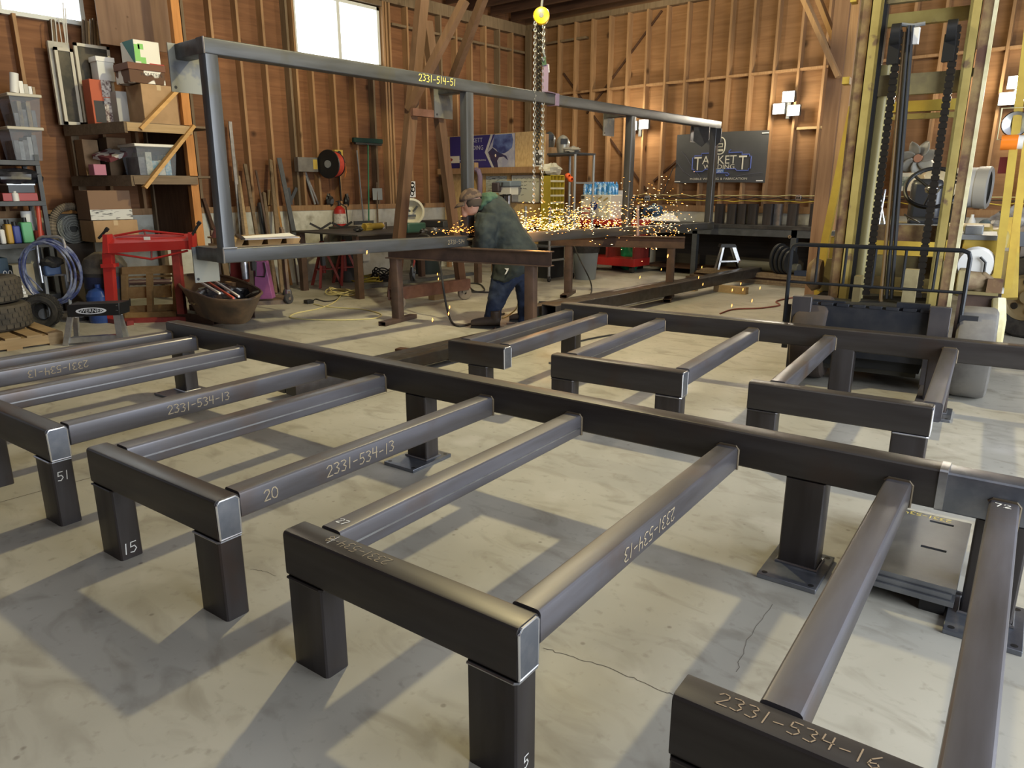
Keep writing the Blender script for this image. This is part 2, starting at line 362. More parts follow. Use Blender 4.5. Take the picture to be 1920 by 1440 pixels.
GLYPH = {'0': [[(0, .2), (.2, 0), (.45, 0), (.6, .3), (.6, .7), (.4, 1), (.15, 1), (0, .7), (0, .2)]], '1': [[(.12, 0), (.2, 1)]],
 '2': [[(0, .8), (.2, 1), (.5, .95), (.55, .65), (0, 0), (.6, .02)]], '3': [[(0, .95), (.35, 1), (.55, .8), (.25, .55), (.55, .35), (.35, 0), (0, .06)]],
 '4': [[(.05, 1), (0, .5), (.55, .5)], [(.5, 1), (.42, 0)]], '5': [[(.55, 1), (.1, 1), (.05, .55), (.4, .6), (.55, .3), (.3, 0), (0, .05)]],
 '6': [[(.5, 1), (.1, .6), (0, .2), (.25, 0), (.5, .2), (.4, .45), (.05, .3)]], '7': [[(0, .95), (.55, 1), (.2, 0)]], '-': [[(.05, .45), (.5, .5)]], '+': [[(.3, .1), (.3, .9)], [(0, .5), (.6, .5)]], ' ': [],
 '8': [[(.3, .5), (.05, .75), (.3, 1), (.5, .75), (.3, .5), (.0, .25), (.3, 0), (.55, .25), (.3, .5)]], 'o': [[(.3, 0), (0, .3), (.3, .6), (.6, .3), (.3, 0)]]}
def chalk(txt, h, origin, xdir, ydir, w_=0.0035, m=None, seed=0):
    """hand-written figures as thin chalk strokes lying on a face"""
    x = Vector(xdir).normalized(); y = Vector(ydir).normalized(); n = x.cross(y); mb = MB(); cx = 0.0; rn = random.Random(seed)
    total = sum(0.55 if ch in '1 ' else 0.8 for ch in txt) * h
    o = Vector(origin) - x * total / 2 - y * h / 2 + n * 0.0012
    for ch in txt:
        dy = rn.uniform(-.06, .06) * h
        for st in GLYPH.get(ch, []):
            for (a, b), (c_, d) in zip(st, st[1:]):
                p = o + x * (cx + a * h) + y * (b * h + dy); q = o + x * (cx + c_ * h) + y * (d * h + dy)
                t = (q - p).normalized(); s_ = t.cross(n) * w_ / 2; e = t * w_ * 0.4
                mb.add([p - s_ - e, q - s_ + e, q + s_ + e, p + s_ - e], [(0, 1, 2, 3), (3, 2, 1, 0)][:1], m)
        cx += (0.55 if ch in '1 ' else 0.8) * h
    return mb
def bX(x0, y0, x1, y1, X, depth, ym=None):
    """box whose +X face fills that pixel rectangle on the plane X; depth goes away from the viewer"""
    xm = (x0 + x1) / 2; ym = (y0 + y1) / 2 if ym is None else ym
    a, b = pX(x0, ym, X).y, pX(x1, ym, X).y; return (X - depth, X, min(a, b), max(a, b), pX(xm, y1, X).z, pX(xm, y0, X).z)
def bY(x0, y0, x1, y1, Y, depth):
    xm = (x0 + x1) / 2; ym = (y0 + y1) / 2; a, b = pY(x0, ym, Y).x, pY(x1, ym, Y).x
    return (min(a, b), max(a, b), Y, Y + depth, pY(xm, y1, Y).z, pY(xm, y0, Y).z)
def sit(b, z):
    return (b[0], b[1], b[2], b[3], z, b[5])
def copy_tree(o, parent=None):
    c = o.copy(); COL.objects.link(c)
    if parent is not None: c.parent = parent
    for ch in o.children: copy_tree(ch, c)
    return c
# ================================================================ ROOM
WX, WY, CEIL = -10.40, 12.60, 4.74        # stud faces of the left and back wall, ceiling height
PZ = 1.135                                # top of the concrete stem wall
mb = MB()
mb.add([(WX - 0.2, -3.2, 0), (5, -3.2, 0), (5, WY + 0.2, 0), (WX - 0.2, WY + 0.2, 0)], [(0, 1, 2, 3)])
flo = part('floor', mb, floor_material()); flo['kind'] = 'structure'; flo['label'] = 'bare worn concrete floor'
JOINT = mat('dark_joint_line', (0.12, 0.105, 0.085), 0.9)  # dark line colour of the saw cut and the cracks
def crack(name, pts, w_, label):
    mb = MB(); pts = [Vector(p) for p in pts]
    for a, b in zip(pts, pts[1:]):
        t = (b - a).normalized(); s_ = Vector((-t.y, t.x, 0)) * w_ / 2
        mb.add([a - s_ + Vector((0, 0, .0006)), b - s_ + Vector((0, 0, .0006)), b + s_ + Vector((0, 0, .0006)), a + s_ + Vector((0, 0, .0006))], [(0, 1, 2, 3)])
    return part(name, mb, JOINT, flo, label=label)
crack('control_joint', [fl(-40, 953), fl(76, 920.8), fl(164, 897.5), fl(400, 828), fl(640, 761.7), fl(860, 697), fl(1000, 664)], 0.006, 'saw-cut joint line')
rc = random.Random(3)
def crk(pix, j=3):
    out = []
    for (x0, y0), (x1, y1) in zip(pix, pix[1:]):
        n = 7
        for k in range(n): out.append(fl(x0 + (x1 - x0) * k / n + rc.uniform(-j, j), y0 + (y1 - y0) * k / n + rc.uniform(-j, j) * 0.6))
    return out + [fl(*pix[-1])]
crack('crack', crk([(1020, 1215), (1075, 1233), (1150, 1255), (1215, 1285), (1262, 1303)]), 0.003, 'hairline crack')
crack('crack', crk([(467, 1067), (490, 1070), (518, 1080)], 2), 0.0015, 'hairline crack')
crack('crack', crk([(1450, 1135), (1400, 1200), (1380, 1260)], 4), 0.0015, 'hairline crack')

def stud_wall_left():
    mb = MB(); mb.box(WX - 0.17, WX - 0.14, -1, WY + 0.17, PZ, CEIL + 0.5)
    wall = struct('wall_left', mb, PLY)
    part('stem_wall', MB().box(WX - 0.16, WX - 0.01, -1, WY + 0.15, 0, PZ), CONCWALL, wall, label='low painted concrete stem wall')
    part('sill_plate', MB().box(WX - 0.14, WX, -1, WY, PZ, PZ + 0.085), STUD, wall)
    part('top_plate', MB().box(WX - 0.14, WX, -1, WY, CEIL - 0.20, CEIL), STUDDK, wall)
    y = 7.717 - 0.4064 * 20; k = 0
    while y < WY - 0.2:
        inwin = 7.05 < y < 8.75
        z1 = CEIL - 0.2
        if y > 0.0:
            m = (STUD, STUD, STUDDK, STUD)[k % 4]
            if inwin or 3.0 < y < 4.1: part('stud', MB().box(WX - 0.14, WX, y - 0.019, y + 0.019, PZ + 0.085, 3.45), m, wall)
            else: part('stud', MB().box(WX - 0.14, WX, y - 0.019, y + 0.019, PZ + 0.085, z1), m, wall)
        y += 0.4064; k += 1
    for yy in (7.02, 8.80, 8.86): part('trimmer_stud', MB().box(WX - 0.14, WX + 0.003, yy - 0.019, yy + 0.019, PZ + 0.085, CEIL - .2), STUD, wall)
    part('sill_board', MB().box(WX - 0.14, WX, 7.04, 8.78, 3.44, 3.48), STUD, wall)
    part('header', MB().box(WX - 0.14, WX, 7.04, 8.78, 4.46, 4.70), STUDDK, wall)
    part('blocking', MB().box(WX - 0.13, WX - 0.01, 9.0, WY, 4.20, 4.24), STUDDK, wall)
    return wall
wl = stud_wall_left()
def stud_wall_back():
    mb = MB(); mb.box(WX - 0.17, 5, WY + 0.14, WY + 0.17, PZ, CEIL + 0.5)
    wall = struct('wall_back', mb, woodmat('plywood_back', (0.28, 0.15, 0.072), (0.21, 0.108, 0.048), axis=0, fine=14, kscale=1.4))
    part('stem_wall', MB().box(WX - 0.16, 5, WY + 0.01, WY + 0.16, 0, PZ - 0.06), CONCWALL, wall, label='low painted concrete stem wall')
    part('sill_plate', MB().box(WX, 5, WY, WY + 0.14, PZ - 0.06, PZ + 0.05), STUD, wall)
    part('top_plate', MB().box(WX, 5, WY, WY + 0.14, CEIL - 0.10, CEIL), STUDDK, wall)
    x = -6.302 - 0.4064 * 9
    while x < 2.2:
        part('stud', MB().box(x - 0.019, x + 0.019, WY, WY + 0.14, PZ + 0.05, CEIL - 0.1), STUD, wall)
        x += 0.4064
    part('corner_stud', MB().box(WX, WX + 0.14, WY - .02, WY + 0.03, PZ, CEIL - .1), STUDDK, wall)
    part('blocking', MB().box(-10.2, 2.2, WY + 0.02, WY + 0.13, 3.33, 3.37), STUD, wall)
    part('blocking', MB().box(-10.2, -8.9, WY + 0.02, WY + 0.13, 4.32, 4.36), STUDDK, wall)
    part('blocking', MB().box(-4.62, -3.86, WY + 0.02, WY + 0.13, 2.42, 2.46), PALEWOOD, wall)
    for (x0, z0, x1, z1) in ((-9.5, 3.75, -7.45, 1.45), (-8.9, 2.95, -7.3, 4.6), (-7.3, 1.62, -6.75, 2.05)):
        part('let_in_brace', MB().bar((x0, WY + 0.12, z0), (x1, WY + 0.12, z1), 0.03, 0.035), DARKWOOD, wall)
    return wall
wb = stud_wall_back()
# ceiling: dark boards on joists
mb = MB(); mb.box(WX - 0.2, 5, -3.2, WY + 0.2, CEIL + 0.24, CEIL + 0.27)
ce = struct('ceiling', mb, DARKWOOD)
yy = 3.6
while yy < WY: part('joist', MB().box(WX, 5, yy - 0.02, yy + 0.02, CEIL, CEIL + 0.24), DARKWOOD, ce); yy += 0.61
wf = struct('wall_front', MB().box(WX - .2, 5, -3.2, -3.1, 0, CEIL + .27), DARKWOOD)
wr_ = struct('wall_right', MB().box(5, 5.1, -3.2, .2, 0, CEIL + .27).box(5, 5.1, 7.0, WY + .2, 0, CEIL + .27).box(5, 5.1, .2, 7.0, 4.2, CEIL + .27), DARKWOOD)
# windows in the left wall, bright overcast sky outside
SKYGLASS = mat('bright_sky_pane', (0.85, 0.92, 0.98), 0.2, emit=(0.86, 0.95, 1.0), power=3.2)
def window(name, y0, y1, z0, z1):
    mb = MB(); x = WX - 0.10; t = 0.05
    mb.box(x - .04, x + .04, y0, y1, z0, z0 + t); mb.box(x - .04, x + .04, y0, y1, z1 - t, z1)
    mb.box(x - .04, x + .04, y0, y0 + t, z0, z1); mb.box(x - .04, x + .04, y1 - t, y1, z0, z1)
    o = struct(name, mb, mat('white_window_frame', (0.62, 0.64, 0.62), 0.5))
    part('mullion', MB().box(x - .03, x + .045, (y0 + y1) / 2 - .03, (y0 + y1) / 2 + .03, z0, z1), MATS['white_window_frame'], o)
    part('pane', MB().box(x - .012, x - .004, y0 + t, y1 - t, z0 + t, z1 - t), SKYGLASS, o)
    return o
window('window_1', 7.06, 8.76, 3.49, 4.44)
window('window_2', 2.2, 4.05, 3.44, 4.40)

# ================================================================ WELDED FRAMES ON THE FLOOR
CB, HC, WL_, BT = 0.1524, 0.4615, 0.16, 0.093   # crossbar height, crossbar top, leg width, tube depth
LV, SD, ST, SH = 1.542, 0.107, 0.532, 0.150     # spine front, spine depth, spine top, spine height
RW, RH, RT_ = 0.087, 0.099, 0.466               # rung width, height, top
def weld_line(mb, pts, r=0.0045): mb.tube(pts, r, 6)
def crossbar(root, u0, u1, legs, mark=None, capl=True, leg_mark=None):
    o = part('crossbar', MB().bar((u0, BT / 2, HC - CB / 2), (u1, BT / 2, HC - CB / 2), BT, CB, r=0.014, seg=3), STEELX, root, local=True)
    q = MB(); q.bar((u1 - 0.001, BT / 2, HC - CB / 2), (u1 + 0.006, BT / 2, HC - CB / 2), BT - .008, CB - .008, r=0.012, seg=3)
    part('end_cap', q, CAP, o, local=True, label='ground steel end cap')
    z0, z1, e = HC - CB + .006, HC - .006, u1 + .004
    q = MB(); weld_line(q, [(e, .006, z0), (e, .004, z1 - .012), (e, .016, z1), (e, BT - .016, z1), (e, BT - .004, z1 - .012), (e, BT - .006, z0), (e, .006, z0)], .0038)
    part('weld_bead', q, WELD, o, local=True, label='bright ground weld')
    if mark: part('chalk_mark', mark(o), None, o, local=True)
    for k, (a, b) in enumerate(legs):
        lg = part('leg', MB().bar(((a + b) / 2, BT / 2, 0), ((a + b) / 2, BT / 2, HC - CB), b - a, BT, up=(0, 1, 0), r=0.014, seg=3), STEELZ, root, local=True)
        q = MB(); q.tube([(a + .006, -.001, HC - CB - .002), (b - .006, -.001, HC - CB - .002), (b + .001, .006, HC - CB - .002), (b + .001, BT - .006, HC - CB - .002)], .0045, 6)
        part('weld_bead', q, STEELX if k == 0 else BARESTEEL, lg, local=True)
        if leg_mark and k in leg_mark:
            t, h, zz, side = leg_mark[k]
            part('chalk_mark', chalk(t, h, (b, BT / 2, zz), (0, 1, 0), (0, 0, 1), .004, CHALKW), None, lg, local=True)
    return o
def rung(root, u1, seam=False, v0=BT, v1=None, mark=None):
    v1 = LV if v1 is None else v1
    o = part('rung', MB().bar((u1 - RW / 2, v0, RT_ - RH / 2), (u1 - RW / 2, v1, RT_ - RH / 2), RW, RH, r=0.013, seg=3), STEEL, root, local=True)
    q = MB()
    for s_ in (1,):
        q.tube([(u1 + .001, v1 - .004, RT_ - RH + .004), (u1 + .001, v1 - .004, RT_ - .01), (u1 - .01, v1 - .004, RT_ + .001), (u1 - RW + .01, v1 - .004, RT_ + .001), (u1 - RW - .001, v1 - .004, RT_ - .01)], .006, 6)
    part('weld_bead', q, mat('bronze_weld_bead', (0.20, 0.16, 0.11), 0.4, 0.7), o, local=True)
    if seam: part('tube_seam', MB().box(u1, u1 + .0012, v0 + .01, v1 - .01, RT_ - RH * .62, RT_ - RH * .55), BARESTEEL, o, local=True)
    if mark: part('chalk_mark', mark, None, o, local=True)
    return o
def post(root, u0, u1, plate=True, v0=None):
    v0 = LV if v0 is None else v0
    p = part('post', MB().bar(((u0 + u1) / 2, v0 + SD / 2, 0.019 if plate else 0), ((u0 + u1) / 2, v0 + SD / 2, ST - SH), u1 - u0, SD, up=(0, 1, 0), r=0.014, seg=3), STEELZ, root, local=True)
    if plate:
        q = MB(); q.box(u0 - .035, u1 + .035, v0 - .145, v0 + SD + .06, 0, .019)
        b = part('base_plate', q, CAP, root, local=True, bevel=.002)
        h = MB()
        for x in (u0 - .012, u1 + .012):
            for y in (v0 - .12, v0 + SD + .035): h.cyl((x, y, .0185), (x, y, .0196), .011, n=14)
        part('bolt_hole', h, BLACK, b, local=True)
        g = MB(); g.tube([(u0 - .003, v0 - .003, .022), (u1 + .003, v0 - .003, .022), (u1 + .003, v0 + SD + .003, .022), (u0 - .003, v0 + SD + .003, .022)], .007, 6, closed=True)
        part('weld_bead', g, BARESTEEL, b, local=True)
    return p
num = '2331-534-13'
f1 = thing('welded_steel_frame', 'large welded steel tube frame in the foreground with ten rungs and chalked numbers', 'steel frame', (-1.1377, 1.1395, 0), R(4.81), None)
part('spine_beam', MB().bar((-4.10, LV + SD / 2, ST - SH / 2), (0.885, LV + SD / 2, ST - SH / 2), SD, SH, r=0.015, seg=3), STEELX, f1, local=True)
sp2 = part('spine_beam', MB().bar((0.897, LV + SD / 2, ST - SH / 2 - .004), (2.6, LV + SD / 2, ST - SH / 2 - .004), SD, SH, r=0.015, seg=3), CAP, f1, local=True)
part('splice_weld', MB().bar((0.876, LV + SD / 2, ST - SH / 2), (0.902, LV + SD / 2, ST - SH / 2), SD + .006, SH + .006, r=0.016, seg=3), BARESTEEL, f1, local=True, label='bright ground splice weld')
def side(txt, u, v, h, flip=False, m=None, seed=0, z=None):
    z = RT_ - RH / 2 if z is None else z
    return chalk(txt, h, (u, v, z), (0, -1, 0) if flip else (0, 1, 0), (0, 0, -1) if flip else (0, 0, 1), .0042, m or CHALK, seed)
rung(f1, -4.02); rung(f1, -3.70, mark=side(num, -3.70, .62, .042, True, seed=1)); rung(f1, -3.139, True)
rung(f1, -2.335, mark=side(num, -2.335, .72, .042, seed=2)); rung(f1, -1.829, True)
r6 = rung(f1, -1.072, mark=side(num, -1.072, .66, .045, seed=3)); part('chalk_mark', side('20', -1.072, .22, .04, seed=9), None, r6, local=True)
r7 = rung(f1, -0.558, True); part('chalk_mark', chalk('27', .028, (-0.558 - RW / 2, BT + .05, RT_), (1, 0, 0), (0, 1, 0), .0035, CHALKW), None, r7, local=True)
rung(f1, 0.174, mark=side(num, 0.174, .72, .045, True, seed=4)); rung(f1, 0.80); r10 = rung(f1, 1.118)
part('chalk_mark', chalk('72', .03, (1.118 - RW / 2, LV - .05, RT_), (1, 0, 0), (0, 1, 0), .004, CHALKW), None, r10, local=True)
crossbar(f1, -4.40, -3.66, [(-4.40, -4.24), (-3.82, -3.66)])
crossbar(f1, -3.25, -2.3535, [(-3.25, -3.09), (-2.515, -2.3535)], leg_mark={1: ('51', .04, .235, 1)})
crossbar(f1, -1.9766, -1.0798, [(-1.9766, -1.8166), (-1.2398, -1.0798)], leg_mark={0: ('15', .045, .045, 1)})
def topmark(o): return chalk('2331-534-8', .034, (-.44, BT / 2 + .004, HC), (-1, 0, 0), (0, -1, 0), .0022, CHALK, 5)
c3 = crossbar(f1, -0.7149, 0.1659, [(-0.7149, -0.5549), (0.0059, 0.1659)], topmark, leg_mark={1: ('5', .035, .05, 1)})
part('chalk_mark', chalk('+', .06, (-.535, BT / 2, HC), (1, 0, 0), (0, 1, 0), .0018, CHALKW), None, c3, local=True)
def topmark4(o): return chalk('2331-534-16', .038, (.80, BT / 2, HC), (1, 0, 0), (0, 1, 0), .003, mat('faded_chalk', (0.34, 0.25, 0.16), 0.95), 6)
crossbar(f1, 0.562, 1.45, [(0.562, 0.722), (1.29, 1.45)], topmark4)
for a, b in ((-4.08, -3.93), (-1.69, -1.54), (0.367, 0.517), (1.003, 1.16)): post(f1, a, b)
o = part('chalk_mark', MB(), None, f1, local=True) if False else None
f2 = thing('welded_steel_frame', 'welded steel frame in the middle distance standing right in front of the forklift', 'steel frame', (-1.2368, 3.7514, 0), R(7.404), None)
LV2 = 1.579
part('spine_beam', MB().bar((-2.31, LV2 + SD / 2, ST - .012 - SH / 2), (2.3, LV2 + SD / 2, ST - .012 - SH / 2), SD, SH, r=0.015, seg=3), STEELX, f2, local=True)
for u in (-2.192, -1.864, -1.3525, -.617, -.079, .66): rung(f2, u, u in (-1.3525, -2.192), v1=LV2)
crossbar(f2, -2.32, -1.8585, [(-2.155, -1.995)])
crossbar(f2, -1.4938, -0.6288, [(-1.4938, -1.3338), (-.7888, -.6288)])
crossbar(f2, -0.2521, 0.6205, [(-0.2521, -0.0921), (.4605, .6205)])
for a, b in ((-2.31, -2.16), (-.10, .05), (.50, .65)): post(f2, a, b, v0=LV2)

# slotted plates stacked between the posts of the near frame
W1 = FRM[f1]
for k in range(3):
    mb = MB(); z0 = .055 + .021 * k
    x0, x1, y0, y1 = .60 + .012 * k, .985 - .01 * (k % 2), 1.49 + .01 * k, 2.15
    if k < 2: mb.box(x0, x1, y0, y1, z0, z0 + .02)
    else:   # top plate with two slots cut through: laid out as strips
        xa, xb = .838, .926
        ys = [y0, 1.797, 1.817, 2.070, 2.090, y1]
        for i in range(5):
            if i in (1, 3): mb.box(x0, xa, ys[i], ys[i + 1], z0, z0 + .02); mb.box(xb, x1, ys[i], ys[i + 1], z0, z0 + .02)
            else: mb.box(x0, x1, ys[i], ys[i + 1], z0, z0 + .02)
    mb.v = [W1 @ v for v in mb.v]
    pl = solo('slotted_steel_plate', mb, mat('grey_plate_steel', (0.20, 0.21, 0.235), .38, .75, (0.27, 0.28, 0.30), 6, rvar=.1),
         ('dark steel plate at the bottom of the stack under the near frame', 'middle steel plate of the stack under the near frame', 'top steel plate with two slots lying under the near frame')[k], 'steel plate', 'stacked steel plates under the near frame')
    if k == 2:
        t = chalk('2331-534-1', .03, (.80, 2.12, z0 + .02), (-1, 0, 0), (0, -1, 0), .003, CHALKY, 3); t.v = [W1 @ v for v in t.v]
        part('chalk_mark', t, None, pl)
mb = MB(); mb.box(.62, .70, 1.52, 2.1, 0, .055); mb.box(.88, .96, 1.52, 2.1, 0, .055); mb.v = [W1 @ v for v in mb.v]
solo('plate_dunnage', mb, BLACK, 'dark steel spacers holding the slotted plates off the floor', 'spacer')

# ================================================================ SAWHORSES AND UPRIGHT FRAME
def sawhorse(label, p0, p1, leg_s, zt):
    """steel I-beam on two tube legs that stand on short tube feet"""
    p0 = Vector((p0[0], p0[1], 0)); p1 = Vector((p1[0], p1[1], 0)); d = (p1 - p0).normalized(); n = Vector((-d.y, d.x, 0))
    r = thing('steel_sawhorse', label, 'sawhorse', (p0 + p1) / 2, 0)
    h, wd, t = .150, .125, .010
    mb = MB()
    for z in (zt - t / 2, zt - h + t / 2): mb.bar(p0 + Vector((0, 0, z)), p1 + Vector((0, 0, z)), wd, t)
    mb.bar(p0 + Vector((0, 0, zt - h / 2)), p1 + Vector((0, 0, zt - h / 2)), t, h - 2 * t)
    part('i_beam', mb, BROWNSTEEL, r)
    for s_ in leg_s:
        c = p0 + d * s_
        part('leg', MB().bar(c + Vector((0, 0, .05)), c + Vector((0, 0, zt - h)), .105, .105, up=n, r=.01), BROWNSTEEL, r)
        part('foot', MB().bar(c - n * .30 + Vector((0, 0, .025)), c + n * .30 + Vector((0, 0, .025)), .10, .05, r=.006, open_=.005), BROWNSTEEL, r)
    return r
ZS = .874
sawhorse('brown steel I-beam sawhorse that the person leans over', (-6.42, 5.36), (-4.44, 5.80), (.10, 1.80), ZS)
sawhorse('brown steel I-beam sawhorse behind the shower of sparks', (-6.35, 8.28), (-4.655, 9.02), (.26, 1.68), ZS - .02)
# upright frame lying along the sawhorses
A0 = Vector((-5.60, 2.965, .893)); A1 = Vector((-5.40, 11.45, .829)); HF = 1.690
ud = (A1 - A0); Lf = ud.length; ud = ud / Lf; un = Vector((ud.y, -ud.x, 0)).normalized(); uz = un.cross(ud).normalized()
if uz.z < 0: uz = -uz
uf = thing('welded_steel_frame', 'tall welded steel frame standing upright across the two sawhorses', 'steel frame', A0, 0)
TB = .118
def U(s_, z, o=0): return A0 + ud * s_ + uz * z - Vector((1, 0, 0)) * o
UM = steel_material('frame_tube_steel', (0.095, 0.098, 0.105), (0.055, 0.055, 0.054), (0.075, 0.068, 0.045), .38, .4, along=1)
UMZ = steel_material('frame_upright_steel', (0.095, 0.098, 0.105), (0.060, 0.060, 0.060), (0.075, 0.068, 0.045), .38, .4, along=2)
def ubar(nm, a, b, ww, hh, up, m, **k): return part(nm, MB().bar(a, b, ww, hh, up=up, r=.013, seg=3), m, uf, **k)
tb = ubar('top_beam', U(0, HF - TB / 2, TB / 2), U(Lf, HF - TB / 2, TB / 2), TB, TB, uz, UM)
bb = ubar('bottom_beam', U(0, TB / 2, TB / 2), U(Lf, TB / 2, TB / 2), TB, TB, uz, UM)
part('chalk_mark', chalk('2331-514-51', .062, U(2.38, HF - TB / 2 + .01, -.001), ud, uz, .006, CHALKY, 8), None, tb)
part('chalk_mark', chalk('2331-514', .042, U(2.60, TB / 2, -.001), ud, uz, .004, CHALK, 8), None, bb)
for s_ in (.06, 2.83, 5.95, Lf - .10):
    ubar('upright', U(s_, TB, .055), U(s_, HF - TB, .055), .105, .11, (0, 1, 0), UMZ)
    q = MB(); q.tube([U(s_ - .06, TB + .003, -.002), U(s_ + .06, TB + .003, -.002)], .008, 6); part('weld_bead', q, BARESTEEL, uf)
q = MB(); q.bar(U(.004, TB / 2, -.003), U(.004, HF, -.003), .001, .001)
for z in (TB / 2, HF - TB / 2):
    q = MB(); q.tube([U(.003, z - TB / 2, -.001), U(.003, z + TB / 2, -.001)], .006, 6); part('weld_bead', q, WELD, uf)
GP = mat('gusset_plate_steel', (0.16, 0.165, 0.175), .4, .7, (0.24, 0.235, 0.20), 2.5, lo=.45, hi=.5)
def stub(s_, z, ln, pw=.30, ph=.40, dz=-.04, plate=True):
    st = part('stub', MB().bar(U(s_, z, TB - .01), U(s_, z, TB + ln), TB, TB, up=uz, r=.013), UM, uf)
    if plate:
        c = U(s_ + .02, z + dz, TB + ln + .006)
        g = part('end_plate', MB().bar(c - Vector((.006, 0, 0)), c + Vector((.006, 0, 0)), pw, ph, up=uz), GP, uf)
        part('bolt_hole', MB().cyl(c + Vector((.0062, -pw * .38, -ph * .4)), c + Vector((.0072, -pw * .38, -ph * .4)), .012), BLACK, g)
    return st
stub(.06, HF - TB / 2, .34, .27, .36, -.12); stub(.06, TB / 2, .34, .22, .30, -.10)
stub(2.83, HF - TB / 2, .30, .27, .34, -.12); stub(5.95, HF - TB / 2, .30, .27, .34, -.12)
stub(Lf - .10, HF - TB / 2, .30, .25, .30, -.1)
for s_ in (Lf - .55, Lf - .15):
    c = U(s_, HF - TB - .14, .02); e = ud * .02
    part('hanging_plate', MB().prism([c + Vector((.10, 0, .14)), c + Vector((-.16, 0, .14)), c + Vector((-.16, 0, -.06)), c + Vector((-.02, 0, -.15)), c + Vector((.10, 0, -.06))], e), DKGREY, uf)
# ================================================================ LEFT SIDE: timber storage shelf
SXF = -9.20
def bx(b): return MB().box(*b)
t = thing('timber_storage_shelf', 'tall timber storage shelf built against the left wall, with orange post and two diagonal braces', 'shelf', (-9.8, 4.2, 0))
part('post', MB().box(SXF - .09, SXF, 4.54, 4.64, 0, 4.35), ORANGEWOOD, t)
part('post', MB().box(WX + .02, WX + .11, 4.54, 4.64, 0, 4.35), STUDDK, t)
part('post', MB().box(WX + .02, WX + .11, 3.62, 3.71, 0, 2.2), STUDDK, t)
for z in (2.14, 1.54):
    b = part('shelf_board', MB().prism([(WX + .02, 3.60, z + .07), (SXF, 3.82, z + .07), (SXF, 4.95, z + .07), (WX + .02, 4.95, z + .07)], (0, 0, .025)), OLDWOOD, t)
    part('edge_rail', MB().box(SXF - .01, SXF + .03, 3.84, 4.62, z - .01, z + .085), PALEWOOD if z > 2 else OLDWOOD, b)
    part('side_rail', MB().bar((WX + .02, 3.60, z + .027), (SXF + .02, 3.83, z + .027), .04, .115), OLDWOOD, b)
part('shelf_board', MB().box(WX + .02, SXF - .1, 3.62, 4.62, .83, .86), OLDWOOD, t)
for (a, b_) in (((352, 148), (262, 242)), ((362, 236), (270, 352))):
    part('diagonal_brace', MB().bar(pX(*a, SXF + .03), pX(*b_, SXF + .03), .04, .095, up=(1, 0, 0)), woodmat('brace_lumber', (.55, .33, .13), (.44, .25, .09), axis=1), t)
part('plywood_panel', MB().box(-9.86, -9.845, pX(183, 40, -9.85).y, 4.90, pX(250, 90, -9.85).z, 4.6), woodmat('weathered_plywood', (.21, .13, .085), (.15, .09, .06), axis=2, fine=9, kscale=5), t)
part('back_panel', MB().box(WX + .02, SXF - .05, 4.56, 4.575, .86, 2.2), woodmat('dark_plywood', (.16, .085, .045), (.10, .05, .028)), t)
ZT, ZM, ZB = 2.236, 1.636, .861
def carton(name, b, m, label, cat='box', flap=None, lid=None, group=None):
    mb = MB(); mb.box(*b)
    x0, x1, y0, y1, z0, z1 = b
    r = thing(name, label, cat, ((x0 + x1) / 2, (y0 + y1) / 2, z0), 0, group)
    part('body', mb, m, r, bevel=.004)
    if lid: part('lid', MB().box(x0 - .012, x1 + .012, y0 - .012, y1 + .012, z1 - lid[1], z1 + .006), lid[0], r, bevel=.004)
    if flap: part('tape_strip', MB().box(x0 - .0005, x1 + .001, (y0 + y1) / 2 - .025, (y0 + y1) / 2 + .025, z1 - .06, z1 + .001), flap, r)
    return r, b
TAPE = mat('packing_tape', (.50, .36, .20), .4)
carton('cardboard_carton', sit(bX(268, 160, 333, 228, -9.26, .42), ZT), CARDBOARD, 'large plain cardboard box behind the diagonal brace on the top shelf', flap=TAPE)
b0 = bX(268, 160, 333, 228, -9.26, .42); ztop = b0[5] + .007
COW = mat('cow_hide_print', (.74, .72, .66), .8, 0, (.11, .055, .03), 5.5, 1.0, lo=.49, hi=.52)
b = sit(bX(243, 121, 309, 164, -9.28, .38), ztop); r, _ = carton('cow_print_carton', b, COW, 'brown and white cow-print box on top of the plain cardboard box', lid=(mat('brown_lid', (.15, .062, .035), .7), .07))
part('printed_word', text_mesh('HOLSTEIN', .055, BLACK, (b[1], b[2] + (b[3] - b[2]) * .62, b[4] + .10), (0, 1, 0), (0, 0, 1), .002), None, r)
zc = b[5] + .007
b = sit(bX(252, 77, 299, 117, -9.30, .36), zc)
r, _ = carton('paper_case', b, mat('white_carton', (.72, .70, .62), .7), 'white and green paper case at the very top of the box pile')
GRN = mat('leaf_green_print', (.22, .52, .14), .7); TEAL = mat('teal_print', (.035, .17, .16), .7)
x0, x1, y0, y1, z0, z1 = b
part('green_print', MB().box(x1 + .001, x1 + .002, y0, y0 + (y1 - y0) * .22, z0 + .02, z1 - .05).box(x1 + .001, x1 + .002, y0 + (y1 - y0) * .22, y0 + (y1 - y0) * .42, z0, z0 + .07).box(x1 + .001, x1 + .002, y0 + (y1 - y0) * .15, y0 + (y1 - y0) * .36, z1 - .10, z1 - .04), GRN, r)
part('teal_print', MB().prism([(x1 - .03, y0 - .002, z0), (x0 + .06, y0 - .002, z1), (x1 - .0, y0 - .002, z1), (x1 - .0, y0 - .002, z0)], (0, -.001, 0)), TEAL, r)
part('red_tray', MB().box(x0 + .02, x1 + .012, y0 + .16, y1 + .03, z0 - .004, z0 + .012), RED, r)
carton('white_tub', sit(bX(220, 172, 252, 226, -9.68, .28), ZT), mat('grey_tub', (.36, .35, .33), .5), 'grey-white tub squeezed behind the cardboard box')
